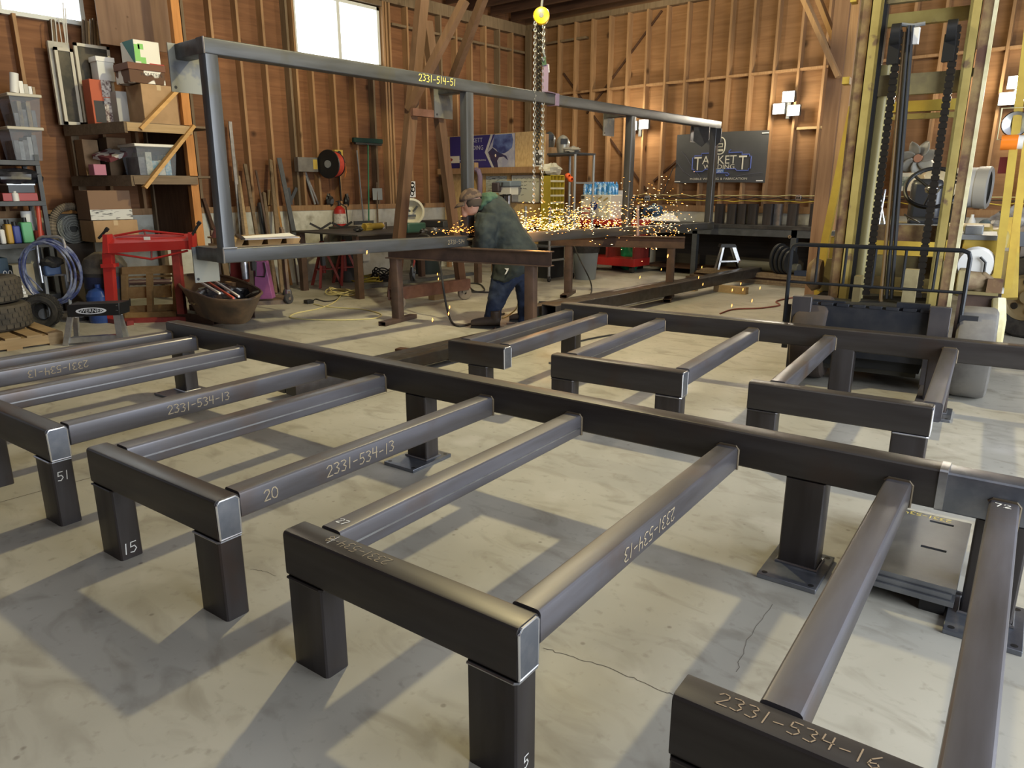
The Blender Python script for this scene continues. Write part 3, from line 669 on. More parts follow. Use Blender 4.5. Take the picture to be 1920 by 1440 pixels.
b = sit(bX(172, 150, 211, 226, -9.85, .22), ZT)
r, _ = carton('heater_carton', b, mat('orange_red_carton', (.48, .105, .045), .7), 'orange and white printed box beside the window sashes')
x0, x1, y0, y1, z0, z1 = b
part('printed_picture', MB().box(x1 + .001, x1 + .002, y0 + .02, y1 - .10, z0 + .02, z1 - .24), mat('dark_picture', (.03, .028, .03), .6), r)
part('white_print', MB().box(x1 + .001, x1 + .002, y1 - .10, y1, z0, z1 - .2).box(x1 + .001, x1 + .002, y1 - .11, y1, z1 - .19, z1), mat('white_print', (.6, .55, .5), .7, 0, (.08, .03, .03), 30), r)
carton('lidded_bucket_box', sit(bX(183, 108, 214, 149, -9.9, .2), b[5] + .001), mat('white_tub_plastic', (.62, .63, .62), .5), 'white lidded tub with green label above the orange box', lid=(WHITE, .05))
# window sashes and boards stacked on edge
for nm, bb, lab in (('window_sash', bX(149, 85, 214, 230, -10.16, .035), 'white-framed window sash leaning nearest the boxes'), ('window_sash', bX(112, 91, 146, 230, -10.20, .035), 'narrow white-framed window sash left of the wider one')):
    x0, x1, y0, y1, z0, z1 = sit(bb, ZT); r = thing(nm, lab, 'window sash', ((x0 + x1) / 2, (y0 + y1) / 2, z0)); q = MB(); e = .035
    q.box(x0, x1, y0, y1, z0, z0 + e).box(x0, x1, y0, y1, z1 - e, z1).box(x0, x1, y0, y0 + e, z0, z1).box(x0, x1, y1 - e, y1, z0, z1)
    part('frame', q, mat('aged_white_frame', (.55, .51, .42), .6), r)
    part('glass', MB().box(x0 + .012, x0 + .018, y0 + e, y1 - e, z0 + e, z1 - e), mat('dusty_dark_glass', (.05, .05, .042), .15, 0, (.12, .10, .075), 3), r)
solo('foam_board', bx(sit(bX(101, 80, 140, 230, -10.27, .05), ZT)), mat('aged_foam_board', (.52, .49, .42), .8, 0, (.40, .37, .31), 6), 'tall off-white board standing behind the window sashes', 'board')
bundle = random.Random(4)
for k, xx in enumerate((155, 160, 165, 170, 175, 181, 187)):
    top = 34 + bundle.uniform(0, 14); p = pX(xx, top, -10.30 + .01 * (k % 3)); q = pX(xx - 6 + k, 150, -10.27); q.z = ZT
    solo('wooden_stick', MB().bar(q, p, .032, .022), (OLDWOOD, STUDDK, PALEWOOD)[k % 3], 'thin wooden stick standing in the bundle above the window sashes', 'stick', 'wooden sticks in a bundle')
for k, (xa, ya) in enumerate(((96, 38), (104, 40), (118, 5), (122, 15))):
    p = pX(xa, ya, -10.31); q = pX(xa - 1, 120, -10.31); q.z = ZT
    if k < 2: mb = MB().tube([q, p, p + Vector((0, .02, .03)), p + Vector((0, .06, .035)), p + Vector((0, .08, 0)), p + Vector((0, .08, -.25))], .006, 6)
    else: mb = MB().tube([q, p], .008, 6)
    solo('metal_rod', mb, mat('pale_rod', (.6, .58, .54), .4), ('thin white hooked rod, left one of the hooked pair', 'thin white hooked rod, right one of the hooked pair', 'straight thin pale rod reaching up in front of the corner window', 'straight thin pale rod, shorter, right of the longest rod')[k], 'rod')
# middle shelf
def clear_tote(b, label, inside, lidm=None, group=None):
    x0, x1, y0, y1, z0, z1 = b; r = thing('storage_tote', label, 'storage tote', ((x0 + x1) / 2, (y0 + y1) / 2, z0), 0, group)
    e = .03; v = [(x0 + e, y0 + e, z0), (x1 - e, y0 + e, z0), (x1 - e, y1 - e, z0), (x0 + e, y1 - e, z0), (x0, y0, z1), (x1, y0, z1), (x1, y1, z1), (x0, y1, z1)]
    part('tub', MB().add(v, [(0, 3, 2, 1), (0, 1, 5, 4), (1, 2, 6, 5), (2, 3, 7, 6), (3, 0, 4, 7)]), mat('cloudy_clear_plastic', (.30, .33, .38), .25, alpha=.34), r)
    part('lid', MB().box(x0 - .02, x1 + .02, y0 - .02, y1 + .02, z1, z1 + .035), lidm or mat('cream_lid', (.50, .46, .37), .5), r, bevel=.008)
    ins = MB(); rn = random.Random(int(abs(x0 * 100 + z0 * 37)))
    for k in range(5):
        yy = y0 + e * 1.5 + (y1 - y0 - 3 * e) * k / 5; h = (z1 - z0) * rn.uniform(.45, .88)
        ins.box(x0 + e * 1.6, x1 - e * 1.7 - rn.uniform(0, .03), yy, yy + (y1 - y0 - 3 * e) / 5.4, z0 + .006, z0 + h, inside[k % len(inside)])
    part('contents', ins, None, r)
    return r
BLUEP = mat('blue_print', (.12, .34, .55), .6, 0, (.55, .62, .62), 14); WHT2 = mat('mixed_white_print', (.58, .58, .52), .7, 0, (.30, .36, .36), 18); GRY2 = mat('grey_stuff', (.20, .21, .24), .7, 0, (.09, .09, .11), 9)
clear_tote(sit(bX(258, 276, 333, 330, -9.27, .45), ZM), 'clear tote with pale blue packets on the middle shelf', [GRY2, WHT2, BLUEP, WHT2, BLUEP], mat('white_lid', (.7, .68, .62), .5))
solo('board_game_box', MB().obox(pX(206, 291, -9.75), .30, .26, .05, (0.35, .15, .3), mat('maroon_white_box', (.5, .46, .42), .6, 0, (.13, .03, .035), 9, 1, lo=.5, hi=.52)), None, 'flat maroon and white box tilted on dark cloth on the middle shelf', 'box')
solo('dark_cloth', MB().grid(lambda u, v: Vector((-9.9 + .3 * v, 4.0 + .34 * u, ZM + .01 + .15 * math.sin(math.pi * u) * math.sin(math.pi * v) + .015 * math.sin(9 * u + 4 * v))), 10, 8), mat('dark_fabric', (.02, .02, .028), .95), 'dark crumpled cloth under the tilted box on the middle shelf', 'cloth')
carton('pink_box', sit(bX(176, 308, 199, 324, -9.6, .16), ZM), mat('pink_carton', (.42, .16, .22), .7), 'small pink box at the left of the middle shelf')
carton('brown_carton', sit(bX(158, 262, 187, 328, -10.0, .25), ZM), CARDDK, 'dim brown box at the back left of the middle shelf')
carton('brown_carton', sit(bX(200, 258, 236, 275, -10.0, .25), ZM), CARDDK, 'dim brown box at the back of the middle shelf behind the clear tote')
# bottom shelf
b = bX(176, 413, 259, 441, -9.42, .42); b = sit(b, ZB); carton('low_carton', b, CARDBOARD, 'tan cardboard box on the lowest shelf under the labelled box', flap=TAPE)
b2 = sit(bX(167, 357, 246, 412, -9.46, .40), b[5] + .007); r, _ = carton('labelled_carton', b2, mat('brown_carton_board', (.21, .125, .075), .85), 'brown cardboard box with a white printed band, on the lowest shelf')
part('printed_band', MB().box(b2[1] + .001, b2[1] + .003, b2[2], b2[3], b2[4], b2[4] + .12), mat('white_band', (.55, .55, .52), .8, 0, (.12, .12, .12), 26, 1, lo=.60, hi=.64, stretch=(1, .4, 3)), r)
# ---------------------------------------------------------------- dark steel shelf at the far left with totes
BXF = -9.88
t = thing('steel_shelving_unit', 'dark grey steel shelving unit at the left edge holding totes and bottles', 'shelf', (-10.1, 2.6, 0))
for (x, y) in ((BXF, 3.10), (-10.33, 3.10), (BXF, 1.55), (-10.33, 1.55)): part('post', MB().box(x - .045, x, y - .045, y, 0, 1.86), DKGREY, t)
ZS3 = [pX(60, 301, BXF).z, pX(60, 377, BXF).z, pX(60, 456, BXF).z, .25]
for z in ZS3: part('shelf', MB().box(-10.36, BXF + .004, 1.5, 3.10, z - .055, z), DKGREY, t, bevel=.004)
r1 = clear_tote(sit(bX(21, 244, 82, 292, BXF + .02, .40), ZS3[0] + .001), 'lower of two cream-lidded clear totes stacked on the steel shelving', [GRY2, mat('pale_stuff', (.42, .45, .50), .8, 0, (.25, .28, .33), 6)], group='clear totes with cream lids')
ba = sit(bX(21, 244, 82, 292, BXF + .02, .40), ZS3[0] + .001)
r2 = clear_tote(sit(bX(21, 182, 78, 233, BXF + .02, .40), ba[5] + .036), 'upper of two cream-lidded clear totes stacked on the steel shelving', [GRY2, mat('tan_stuff', (.34, .27, .17), .8, 0, (.12, .12, .13), 6)], group='clear totes with cream lids')
zt2 = bX(21, 182, 78, 233, BXF + .02, .40)[5] + .036
solo('paper_roll', MB().cyl(pX(27, 174, -10.0), pX(26, 137, -10.0), .045, n=18), WHITE, 'white paper roll standing on the upper tote', 'roll')
for k, (xa, xb, yt) in enumerate(((36, 44, 152), (45, 53, 158), (54, 60, 162), (61, 66, 163))):
    b = bX(xa, yt, xb, 175, -10.0, .22); solo('book', bx(sit(b, zt2)), (WHITE, mat('pale_book', (.5, .48, .43), .8), PAPER, mat('tan_book', (.35, .26, .17), .8))[k], ('tallest pale book beside the paper roll on the upper tote', 'second pale book from the paper roll', 'third pale book from the paper roll', 'tan book at the right end of the row on the upper tote')[k], 'book', 'books on the upper tote')
z1, z2 = ZS3[1] + .001, ZS3[2] + .001
DKBAG = mat('black_plastic_bag', (.018, .018, .022), .35, 0, (.04, .04, .05), 14)
def lumpy(c, rx, ry, rz, seed=0, amp=.15, n=16, k=10):
    rn = random.Random(seed); ph = [rn.uniform(0, 6.28) for _ in range(6)]; c = Vector(c)
    def f(u, v):
        a, p = 2 * math.pi * u, math.pi * v; s_ = 1 + amp * (math.sin(3 * a + ph[0]) * math.sin(2 * p + ph[1]) + .6 * math.sin(5 * a + ph[2] + 3 * p) + .4 * math.sin(7 * p + ph[3] - 2 * a))
        return c + Vector((rx * s_ * math.sin(p) * math.cos(a), ry * s_ * math.sin(p) * math.sin(a), max(-rz, rz * (1.0 * s_) * math.cos(p))))
    return MB().grid(f, n, k, closeu=True)
c = pX(30, 318, -10.0); solo('black_bag', lumpy((c.x, c.y, z1 + .27), .14, .26, .09, 2), DKBAG, 'crumpled black bag on top of the bins on the steel shelf', 'bag')
b = sit(bX(12, 326, 62, 345, -9.93, .3), z1 + .085); carton('black_bin', (b[0], b[1], b[2], b[3], z1 + .09, z1 + .19), mat('black_bin_plastic', (.03, .035, .045), .35), 'black bin with a silver rim above the red case', lid=(mat('silver_trim', (.5, .52, .55), .35, .6), .015))
b = bX(4, 353, 70, 372, -9.93, .3); carton('red_case', (b[0], b[1], b[2], b[3], z1, z1 + .089), mat('red_case_plastic', (.36, .05, .05), .45), 'dark red case lying on the steel shelf')
p = pX(31, 372, BXF - .02)
def bottle(c, rad, h, m, label, capm=None, nm='bottle', group='bottles and cans on the steel shelf'):
    r = thing(nm, label, nm, c, 0, group); c = Vector(c)
    part('body', MB().lathe([(0, 0), (rad, 0), (rad, h * .72), (rad * .85, h * .80), (rad * .4, h * .86), (rad * .4, h * .9), (0, h * .9)], c, n=14), m, r)
    part('cap', MB().cyl(c + Vector((0, 0, h * .9)), c + Vector((0, 0, h)), rad * .45, n=12), capm or WHITE, r)
    return r
bottle((BXF - .05, p.y, z1), .035, .11, WHITE, 'small white bottle in front of the red case')
def jug(x0, x1, yt, m, label, X=BXF - .04):
    b = bX(x0, yt, x1, 452, X, .14); r = thing('jug', label, 'jug', ((b[0] + b[1]) / 2, (b[2] + b[3]) / 2, z2), 0, 'bottles and cans on the steel shelf'); h = b[5] - z2
    part('body', MB().box(b[0], b[1], b[2], b[3], z2, z2 + h * .82), m, r, bevel=.015)
    part('cap', MB().cyl(((b[0] + b[1]) / 2, (b[2] + b[3]) / 2, z2 + h * .8), ((b[0] + b[1]) / 2, (b[2] + b[3]) / 2, z2 + h), .025, n=12), BLACK, r)
jug(0, 10, 424, WHITE, 'white jug with yellow label at the left edge of the shelf'); jug(12, 24, 412, mat('amber_plastic', (.5, .30, .05), .4), 'amber jug second from the left edge on the shelf')
jug(25, 39, 416, mat('dark_blue_plastic', (.04, .06, .28), .4), 'dark blue jug between the amber and green ones'); jug(41, 62, 408, mat('green_plastic', (.12, .42, .20), .4), 'green jug with a black lid on the shelf')
c = pX(77, 453, BXF - .06); solo('tin_can', MB().lathe([(0, 0), (.055, 0), (.055, .13), (.058, .135), (.05, .14), (0, .138)], (BXF - .08, c.y, z2), n=18), DKRED, 'red tin can at the right end of the bottle shelf', 'can')
c = pX(58, 453, -10.1); solo('white_roll', MB().cyl((-10.1, c.y, z2), (-10.1, c.y, z2 + .36), .06, n=16), WHITE, 'white roll standing behind the green jug', 'roll')
c0, c1 = pX(80, 440, -9.8), pX(70, 378, -9.95); solo('red_pipe', MB().cyl(Vector((c0.x - .1, c0.y, z2)), c1, .025, n=12), mat('red_pipe_plastic', (.5, .07, .04), .4), 'red plastic pipe leaning behind the red can', 'pipe')
b = bX(-4, 484, 17, 524, BXF - .01, .3); r, _ = carton('blue_carton', sit(b, .251), mat('navy_carton', (.02, .05, .095), .6), 'navy box with white lettering on the lowest steel shelf')
part('printed_word', text_mesh('00', .10, WHITE, (b[1], b[2] + .8 * (b[3] - b[2]), (.25 + b[5]) / 2 + .05), (0, 1, 0), (0, 0, 1), .002), None, r)
part('white_label', MB().box(b[1] + .001, b[1] + .002, b[2], b[3], .26, .36), mat('pale_label', (.55, .58, .56), .7), r)
carton('white_crate', sit(bX(24, 496, 64, 520, -9.95, .3), .251), mat('pale_crate', (.42, .40, .36), .7), 'off-white crate behind the hose reel cart on the lowest steel shelf')
for k in range(4):
    solo('white_board_sheet', MB().box(-9.78, -9.42, 2.15, 2.62 - .01 * k, .30 + .035 * k, .33 + .035 * k), WHITE if k % 2 == 0 else PAPER, 'pale flat sheet in the little stack beside the tires, %s' % ('lowest', 'second from the floor', 'third from the floor', 'topmost')[k], 'sheet', 'pale sheets stacked beside the tires')
solo('sheet_stand', MB().box(-9.76, -9.44, 2.17, 2.58, 0, .30), BLACK, 'black crate under the stack of pale sheets', 'crate')
# ---------------------------------------------------------------- hose reel cart
Bc = fl(98, 603); t = thing('hose_cart', 'wheeled hand cart with a big coil of blue hose hung on its handle', 'cart', Bc)
def cx(x, y, back=0.0): return pD(x, y, Bc, back)
part('handle', MB().tube([cx(80, 530), cx(73, 490), cx(69, 456), cx(72, 448), cx(80, 444), cx(110, 444), cx(118, 449), cx(121, 458), cx(125, 495), cx(129, 528)], .016, 10), ALU, t)
for (a, b_) in (((84, 518), (95, 596)), ((123, 515), (132, 575))): part('leg', MB().bar(cx(*a, .01), cx(*b_, .01), .035, .03), GREY, t)
part('crossbar', MB().bar(cx(82, 517, .02), cx(124, 515, .02), .02, .02), ALU, t); part('axle', MB().bar(cx(96, 586, .05), cx(132, 584, .05), .02, .02), ALU, t)
def hub(x, y, r_, w_, nm='wheel'):
    c = cx(x, y, .05); ax = Vector((_cy, _sy, 0)); ax = (ax + Vector((.5, -.5, 0))).normalized()
    o = part(nm, MB().lathe([(r_ * .55, -w_ / 2), (r_, -w_ / 2 + .015), (r_, w_ / 2 - .015), (r_ * .55, w_ / 2), (r_ * .5, w_ / 2), (r_ * .5, -w_ / 2), (r_ * .55, -w_ / 2)], c, ax, 24), RUBBER, t); part('hub', MB().lathe([(0, -w_ * .3), (r_ * .52, -w_ * .3), (r_ * .52, w_ * .3), (0, w_ * .3)], c, ax, 16), GREY, o)
hub(80, 588, .125, .07); hub(150, 585, .125, .07)
hb = mat('blue_hose', (.06, .075, .20), .3, 0, (.30, .33, .42), 7); hc = MB(); rn = random.Random(5)
cc = cx(94, 510, -.02); rt = Vector((_cy, _sy, 0))
for k in range(9):
    rx = .315 + .012 * (k % 4) - .006 * k; rz = .345 + .01 * (k % 3) - .012 * (k // 3); bk = -.06 + .016 * k
    hc.tube([cc + rt * (rx * math.cos(a) + .01 * math.sin(2 * a + k)) + Vector((0, 0, rz * math.sin(a))) - _FH * bk for a in [2 * math.pi * i / 36 for i in range(36)]], .0115, 6, closed=True)
part('coiled_hose', hc, hb, t)
part('loose_hose', MB().tube([cx(66, 466), cx(45, 473), cx(35, 487), cx(36, 500), cx(48, 513), cx(66, 530), cx(80, 545)], .008, 6), hb, t)
part('tool_bag', MB().box(*(lambda a, b_: (min(a.x, b_.x) , max(a.x, b_.x) + .02, min(a.y, b_.y), max(a.y, b_.y), min(a.z, b_.z), max(a.z, b_.z)))(cx(81, 517, .0), cx(113, 495, .08))), mat('blue_tool_bag', (.05, .09, .19), .6), t, bevel=.02)
part('bag_lid', lumpy(cx(97, 492, .04), .13, .12, .06, 3), RUBBER, t)
# ---------------------------------------------------------------- tires on a pallet
Bt = fl(12, 652); tz = .13
t = thing('wooden_pallet', 'pale wooden pallet under the stacked tires at the left edge', 'pallet', (-8.30, 1.93, 0))
for k in range(5): part('deck_board', MB().box(-9.1, -7.93, 1.60 + .18 * k, 1.73 + .18 * k, .10, .118), PALEWOOD, t)
for x in (-9.08, -8.50, -7.98): part('stringer', MB().box(x, x + .045, 1.60, 2.45, .018, .10), PALEWOOD, t)
for k in range(3): part('bottom_board', MB().box(-9.1, -7.93, 1.60 + .36 * k, 1.73 + .36 * k, 0, .018), PALEWOOD, t)
def tire(c, R_, w_, m=RUBBER, axis=(0, 0, 1), n=40):
    mb = MB(); mb.lathe([(R_ * .58, -w_ * .42), (R_ * .72, -w_ * .5), (R_ * .93, -w_ * .46), (R_ * .985, -w_ * .36), (R_, -w_ * .2), (R_, w_ * .2), (R_ * .985, w_ * .36), (R_ * .93, w_ * .46), (R_ * .72, w_ * .5), (R_ * .58, w_ * .42), (R_ * .56, 0), (R_ * .58, -w_ * .42)], c, axis, n)
    d = Vector(axis).normalized(); u = d.orthogonal().normalized(); w2 = d.cross(u); c = Vector(c)
    for k in range(36):
        for row, off in ((-.30, 0), (-.10, .5), (.10, 0), (.30, .5)):
            a = 2 * math.pi * (k + off) / 36; p = c + (u * math.cos(a) + w2 * math.sin(a)) * R_ * .995 + d * row * w_
            tg = -u * math.sin(a) + w2 * math.cos(a); rd = u * math.cos(a) + w2 * math.sin(a); e = w_ * .075
            mb.add([p + tg * s1 * R_ * .065 + d * s2 * e + rd * s3 * .008 for s3 in (0, 1) for s2 in (-1, 1) for s1 in (-1, 1)], [(4, 5, 7, 6), (0, 1, 5, 4), (2, 6, 7, 3), (0, 4, 6, 2), (1, 3, 7, 5)])
    return mb
TIRE = mat('dusty_tire_rubber', (.075, .062, .045), .85, 0, (.04, .035, .028), 6)
tc = Vector((-8.66, 2.0, 0))
solo('tire', tire(tc + Vector((0, 0, 0.118 + .13)), .40, .26, TIRE), TIRE, 'lower worn off-road tire lying on the pallet', 'tire', 'stacked tires'); solo('tire', tire(tc + Vector((-.03, -.02, .118 + .265 + .13)), .38, .26, TIRE), TIRE, 'upper worn off-road tire stacked on the other one', 'tire', 'stacked tires')
solo('tire', tire((-9.02, 2.62, .185), .18, .16, RUBBER, (.8, -.6, 0), 32), RUBBER, 'small black tire standing on its tread behind the stacked tires', 'tire')
solo('jack_handle', MB().tube([(-8.55, 2.05, .66), (-8.75, 1.95, .665), (-8.95, 1.80, .67)], .012, 8), mat('grey_handle', (.4, .4, .4), .4, .5), 'thin pale metal bar lying on the upper tire', 'bar')  # loose jack handle across the upper tire
# ---------------------------------------------------------------- shop vacuum, coil blower, corrugated hose
t = thing('shop_vacuum', 'dusty drum shop vacuum behind the red sheet-metal brake', 'vacuum cleaner', (-9.13, 3.36, 0))
c = Vector((-9.13, 3.36, 0))
part('drum', MB().lathe([(0, .06), (.215, .06), (.23, .3), (.23, .56), (0, .57)], c, n=28), mat('dusty_tan_plastic', (.075, .064, .045), .8, 0, (.03, .03, .036), 4), t)
part('head', MB().lathe([(.24, .54), (.24, .62), (.20, .70), (.09, .77), (0, .78)], c, n=28), mat('dusty_lid', (.16, .135, .095), .8, 0, (.07, .06, .05), 5), t)
part('label', MB().lathe([(.233, .36), (.233, .50)], c, (0, 0, 1), 28), mat('dark_blue_label', (.03, .035, .075), .5), t)
part('latch', MB().box(-8.91, -8.88, 3.28, 3.34, .50, .58), DKRED, t)
for a in (40, 160, 280): part('caster', MB().ball(c + Vector((.20 * math.cos(R(a)), .20 * math.sin(R(a)), .03)), .03), RUBBER, t)
hz = [cx(138, 515, .25), cx(150, 522, .2), cx(170, 530, .2), cx(195, 533, .25), cx(240, 530, .5), cx(320, 528, .9)]
def ribbed(pts, r_, m, n=70):
    pts = [Vector(p) for p in pts]; out = []; rr = []
    for i in range(n):
        s_ = i / (n - 1) * (len(pts) - 1); k = min(int(s_), len(pts) - 2); f = s_ - k
        p0 = pts[max(k - 1, 0)]; p1 = pts[k]; p2 = pts[k + 1]; p3 = pts[min(k + 2, len(pts) - 1)]
        out.append(.5 * ((2 * p1) + (p2 - p0) * f + (2 * p0 - 5 * p1 + 4 * p2 - p3) * f * f + (3 * p1 - p0 - 3 * p2 + p3) * f ** 3)); rr.append(r_ * (1.08 if i % 2 else .9))
    return MB().tube(out, rr, 10)
solo('vacuum_hose', ribbed(hz, .035, None), mat('maroon_ribbed_hose', (.085, .05, .06), .35), 'dark ribbed vacuum hose running behind the pallet crate', 'hose')
solo('blue_water_jug', MB().lathe([(0, 0), (.13, 0), (.135, .02), (.135, .3), (.10, .36), (.03, .39), (.03, .43), (0, .43)], cx(187, 565, .0) * 1 - Vector((0, 0, cx(187, 565, .0).z)), n=20), mat('blue_clear_plastic', (.03, .07, .24), .2, alpha=.9), 'blue plastic jug on the floor beside the red brake', 'jug')
P = Vector((-9.42, 3.02, 0))
solo('blower_stand', MB().box(-10.34, -9.92, 3.14, 3.56, 0, .83), mat('dark_crate', (.05, .04, .032), .8), 'dark crate holding the dusty wire coil', 'crate')
t = thing('coil_blower', 'dusty round coil of wire on the dark crate under an arched duct', 'coil', (-10.1, 3.35, .83))
q = MB(); cc2 = Vector((-9.98, 3.38, 1.0))
for k in range(26):
    r_ = .05 + .005 * k; q.tube([cc2 + Vector((.02 + .002 * (k % 5), (r_ + .008 * math.sin(3 * a + k)) * math.cos(a), (r_ + .008 * math.cos(2 * a + k)) * math.sin(a))) for a in [2 * math.pi * i / 28 for i in range(28)]], .0035, 4, closed=True)
part('wire_coil', q, mat('dusty_wire', (.22, .23, .21), .7), t); part('housing', MB().box(-10.2, -10.0, 3.2, 3.56, .831, 1.18), mat('dusty_housing', (.05, .05, .045), .8), t)
part('duct', ribbed([(-10.02, 3.17, .88), (-10.02, 3.18, 1.10), (-10.0, 3.26, 1.23), (-9.99, 3.40, 1.27), (-9.99, 3.56, 1.22)], .045, None, 50), mat('dusty_duct', (.20, .16, .11), .8, 0, (.09, .07, .05), 8), t)
# ---------------------------------------------------------------- red sheet-metal brake on a stand
Bb = fl(212, 606); t = thing('sheet_metal_brake', 'red sheet-metal bending brake on a red pedestal stand', 'sheet metal brake', Bb)
def bk(x, y, back=0.0): return pD(x, y, Bb, back)
def slab(pix, back, th, m):  # pixel outline at one distance given real thickness away from the viewer
    return MB().prism([bk(x, y, back) for x, y in pix], _FH * th)
part('clamp_leaf', MB().add([bk(195, 441, .16), bk(352, 438, .16), bk(358, 452, 0), bk(200, 458, 0), bk(195, 446, .17), bk(352, 443, .17), bk(358, 458, .01), bk(200, 464, .01)], [(0, 3, 2, 1), (4, 5, 6, 7), (0, 1, 5, 4), (1, 2, 6, 5), (2, 3, 7, 6), (3, 0, 4, 7)]), RED, t)
part('bending_leaf', slab([(200, 457), (359, 451), (360, 467), (200, 475)], .0, .03, RED), RED, t)
part('end_bracket', slab([(192, 440), (200, 440), (203, 475), (192, 475)], -.02, .12, RED), RED, t); part('end_bracket', slab([(352, 436), (360, 440), (361, 468), (354, 468)], -.02, .12, RED), RED, t)
part('truss_rod', MB().tube([bk(215, 442, .1), bk(270, 432, .1), bk(345, 440, .1)], .012, 8), RED, t); part('truss_rod', MB().tube([bk(205, 474, .02), bk(284, 486, .02), bk(352, 470, .02)], .012, 8), RED, t)
part('truss_strut', MB().tube([bk(268, 430, .1), bk(273, 440, .1)], .01, 8), DKRED, t); part('truss_strut', MB().tube([bk(284, 470, .02), bk(284, 486, .02)], .01, 8), DKRED, t)
for (a, b_) in (((185, 447), (202, 428)), ((357, 446), (375, 416))):
    h = part('clamp_handle', MB().tube([bk(*a), bk(*b_)], .014, 8), BLACK, t); part('grip', MB().tube([bk(b_[0] - 4, b_[1] + 5), bk(*b_)], .022, 8), BLACK, h)
lb = part('label', slab([(269, 444), (281, 444), (282, 450), (270, 450)], -.005, .004, WHITE), WHITE, t)
part('pedestal', MB().bar(bk(203, 475, .06), bk(212, 600, .06), .10, .08, up=_FH), RED, t); part('rear_pedestal', MB().bar(bk(330, 468, .06), bk(342, 588, .06), .08, .08, up=_FH), DKRED, t)
part('collar', MB().bar(bk(194, 498, .06), bk(218, 497, .06), .12, .04), RED, t)
f0 = fl(180, 600); f1_ = fl(245, 610); part('foot', MB().bar(f0 + Vector((0, 0, .025)), f1_ + Vector((0, 0, .025)), .08, .05), DKRED, t)
part('floor_bar', MB().bar(Vector(fl(215, 606)) + Vector((0, 0, .025)), Vector(fl(400, 602)) + Vector((-.0, .1, .025)), .06, .05), DKRED, t)
# leaning pallet
Bp = fl(285, 600); t = thing('wooden_pallet', 'wooden pallet standing on edge under the red brake', 'pallet', Bp)
def pp(x, y, back=0.0): return pD(x, y, Bp, back)
PW = woodmat('pallet_board', (.36, .225, .095), (.27, .16, .062), axis=0, fine=14, kscale=3)
for (x0, y0, x1, y1, bkk) in ((228, 497, 329, 515, -.01), (234, 515, 322, 522, .07), (237, 535, 320, 560, .07), (236, 570, 330, 587, .07), (233, 583, 335, 602, -.01)):
    part('deck_board', MB().prism([pp(x0, y0 + 4, bkk), pp(x1, y0, bkk), pp(x1 + 1, y1 - 3, bkk), pp(x0 + 1, y1, bkk)], _FH * .018), PW, t)
for x in (226, 273, 322): part('stringer', MB().prism([pp(x, 502, .015), pp(x + 10, 502, .015), pp(x + 13, 600, .015), pp(x + 3, 601, .015)], _FH * .05), PW, t)
# ---------------------------------------------------------------- step stool with brand plate
Bs = fl(175, 648); W_ = Bs
t = thing('step_stool', 'small aluminium step stool with a black top, beside the near frame', 'step stool', Bs)
def ss(x, y, back=0.0): return pD(x, y, Bs, back)
part('top_cap', MB().prism([ss(125, 572, .0), ss(223, 568, .0), ss(224, 591, .0), ss(126, 595, .0)], _FH * .20), BLACK, t, bevel=.006)
emb = part('emblem', MB().prism([ss(170.5 + 29 * math.cos(a), 583 - .03 * 29 * math.cos(a) + 6.2 * math.sin(a), -.002) for a in [2 * math.pi * k / 28 for k in range(28)]], _FH * .001), mat('emblem_white', (.75, .75, .75), .5), t)
part('emblem_field', MB().prism([ss(170.5 + 23.5 * math.cos(a), 583 - .03 * 24 * math.cos(a) + 4.6 * math.sin(a), -.003) for a in [2 * math.pi * k / 28 for k in range(28)]], _FH * .001), BLACK, emb)
xr = (ss(200, 582) - ss(140, 584)).normalized()
part('lettering', text_mesh('WERNER', .052, mat('emblem_white', (.75, .75, .75), .5), ss(170.5, 583, -.004), xr, (0, 0, 1), .001, stretch=1.12, shear=.15), None, emb)
for (a, b_, bb) in (((132, 594), (124, 652), 0), ((218, 591), (226, 640), 0), ((142, 594), (146, 645), .30), ((224, 590), (238, 634), .30)):
    p = ss(*b_, bb); p.z = 0; l = part('leg', MB().bar(ss(*a, .02 if bb == 0 else .18), p, .05, .025, up=_FH), ALU, t)
part('step', MB().prism([ss(128, 634, .01), ss(222, 628, .01), ss(222, 637, .01), ss(128, 644, .01)], _FH * .09), ALU, t)
rv = MB()
for k in range(4): rv.ball(ss(218 + 2.2 * (k % 2), 573 + 9 * (k // 2), -.003), .004, n=8, k=6)
part('rivet_row', rv, CHROME, t)
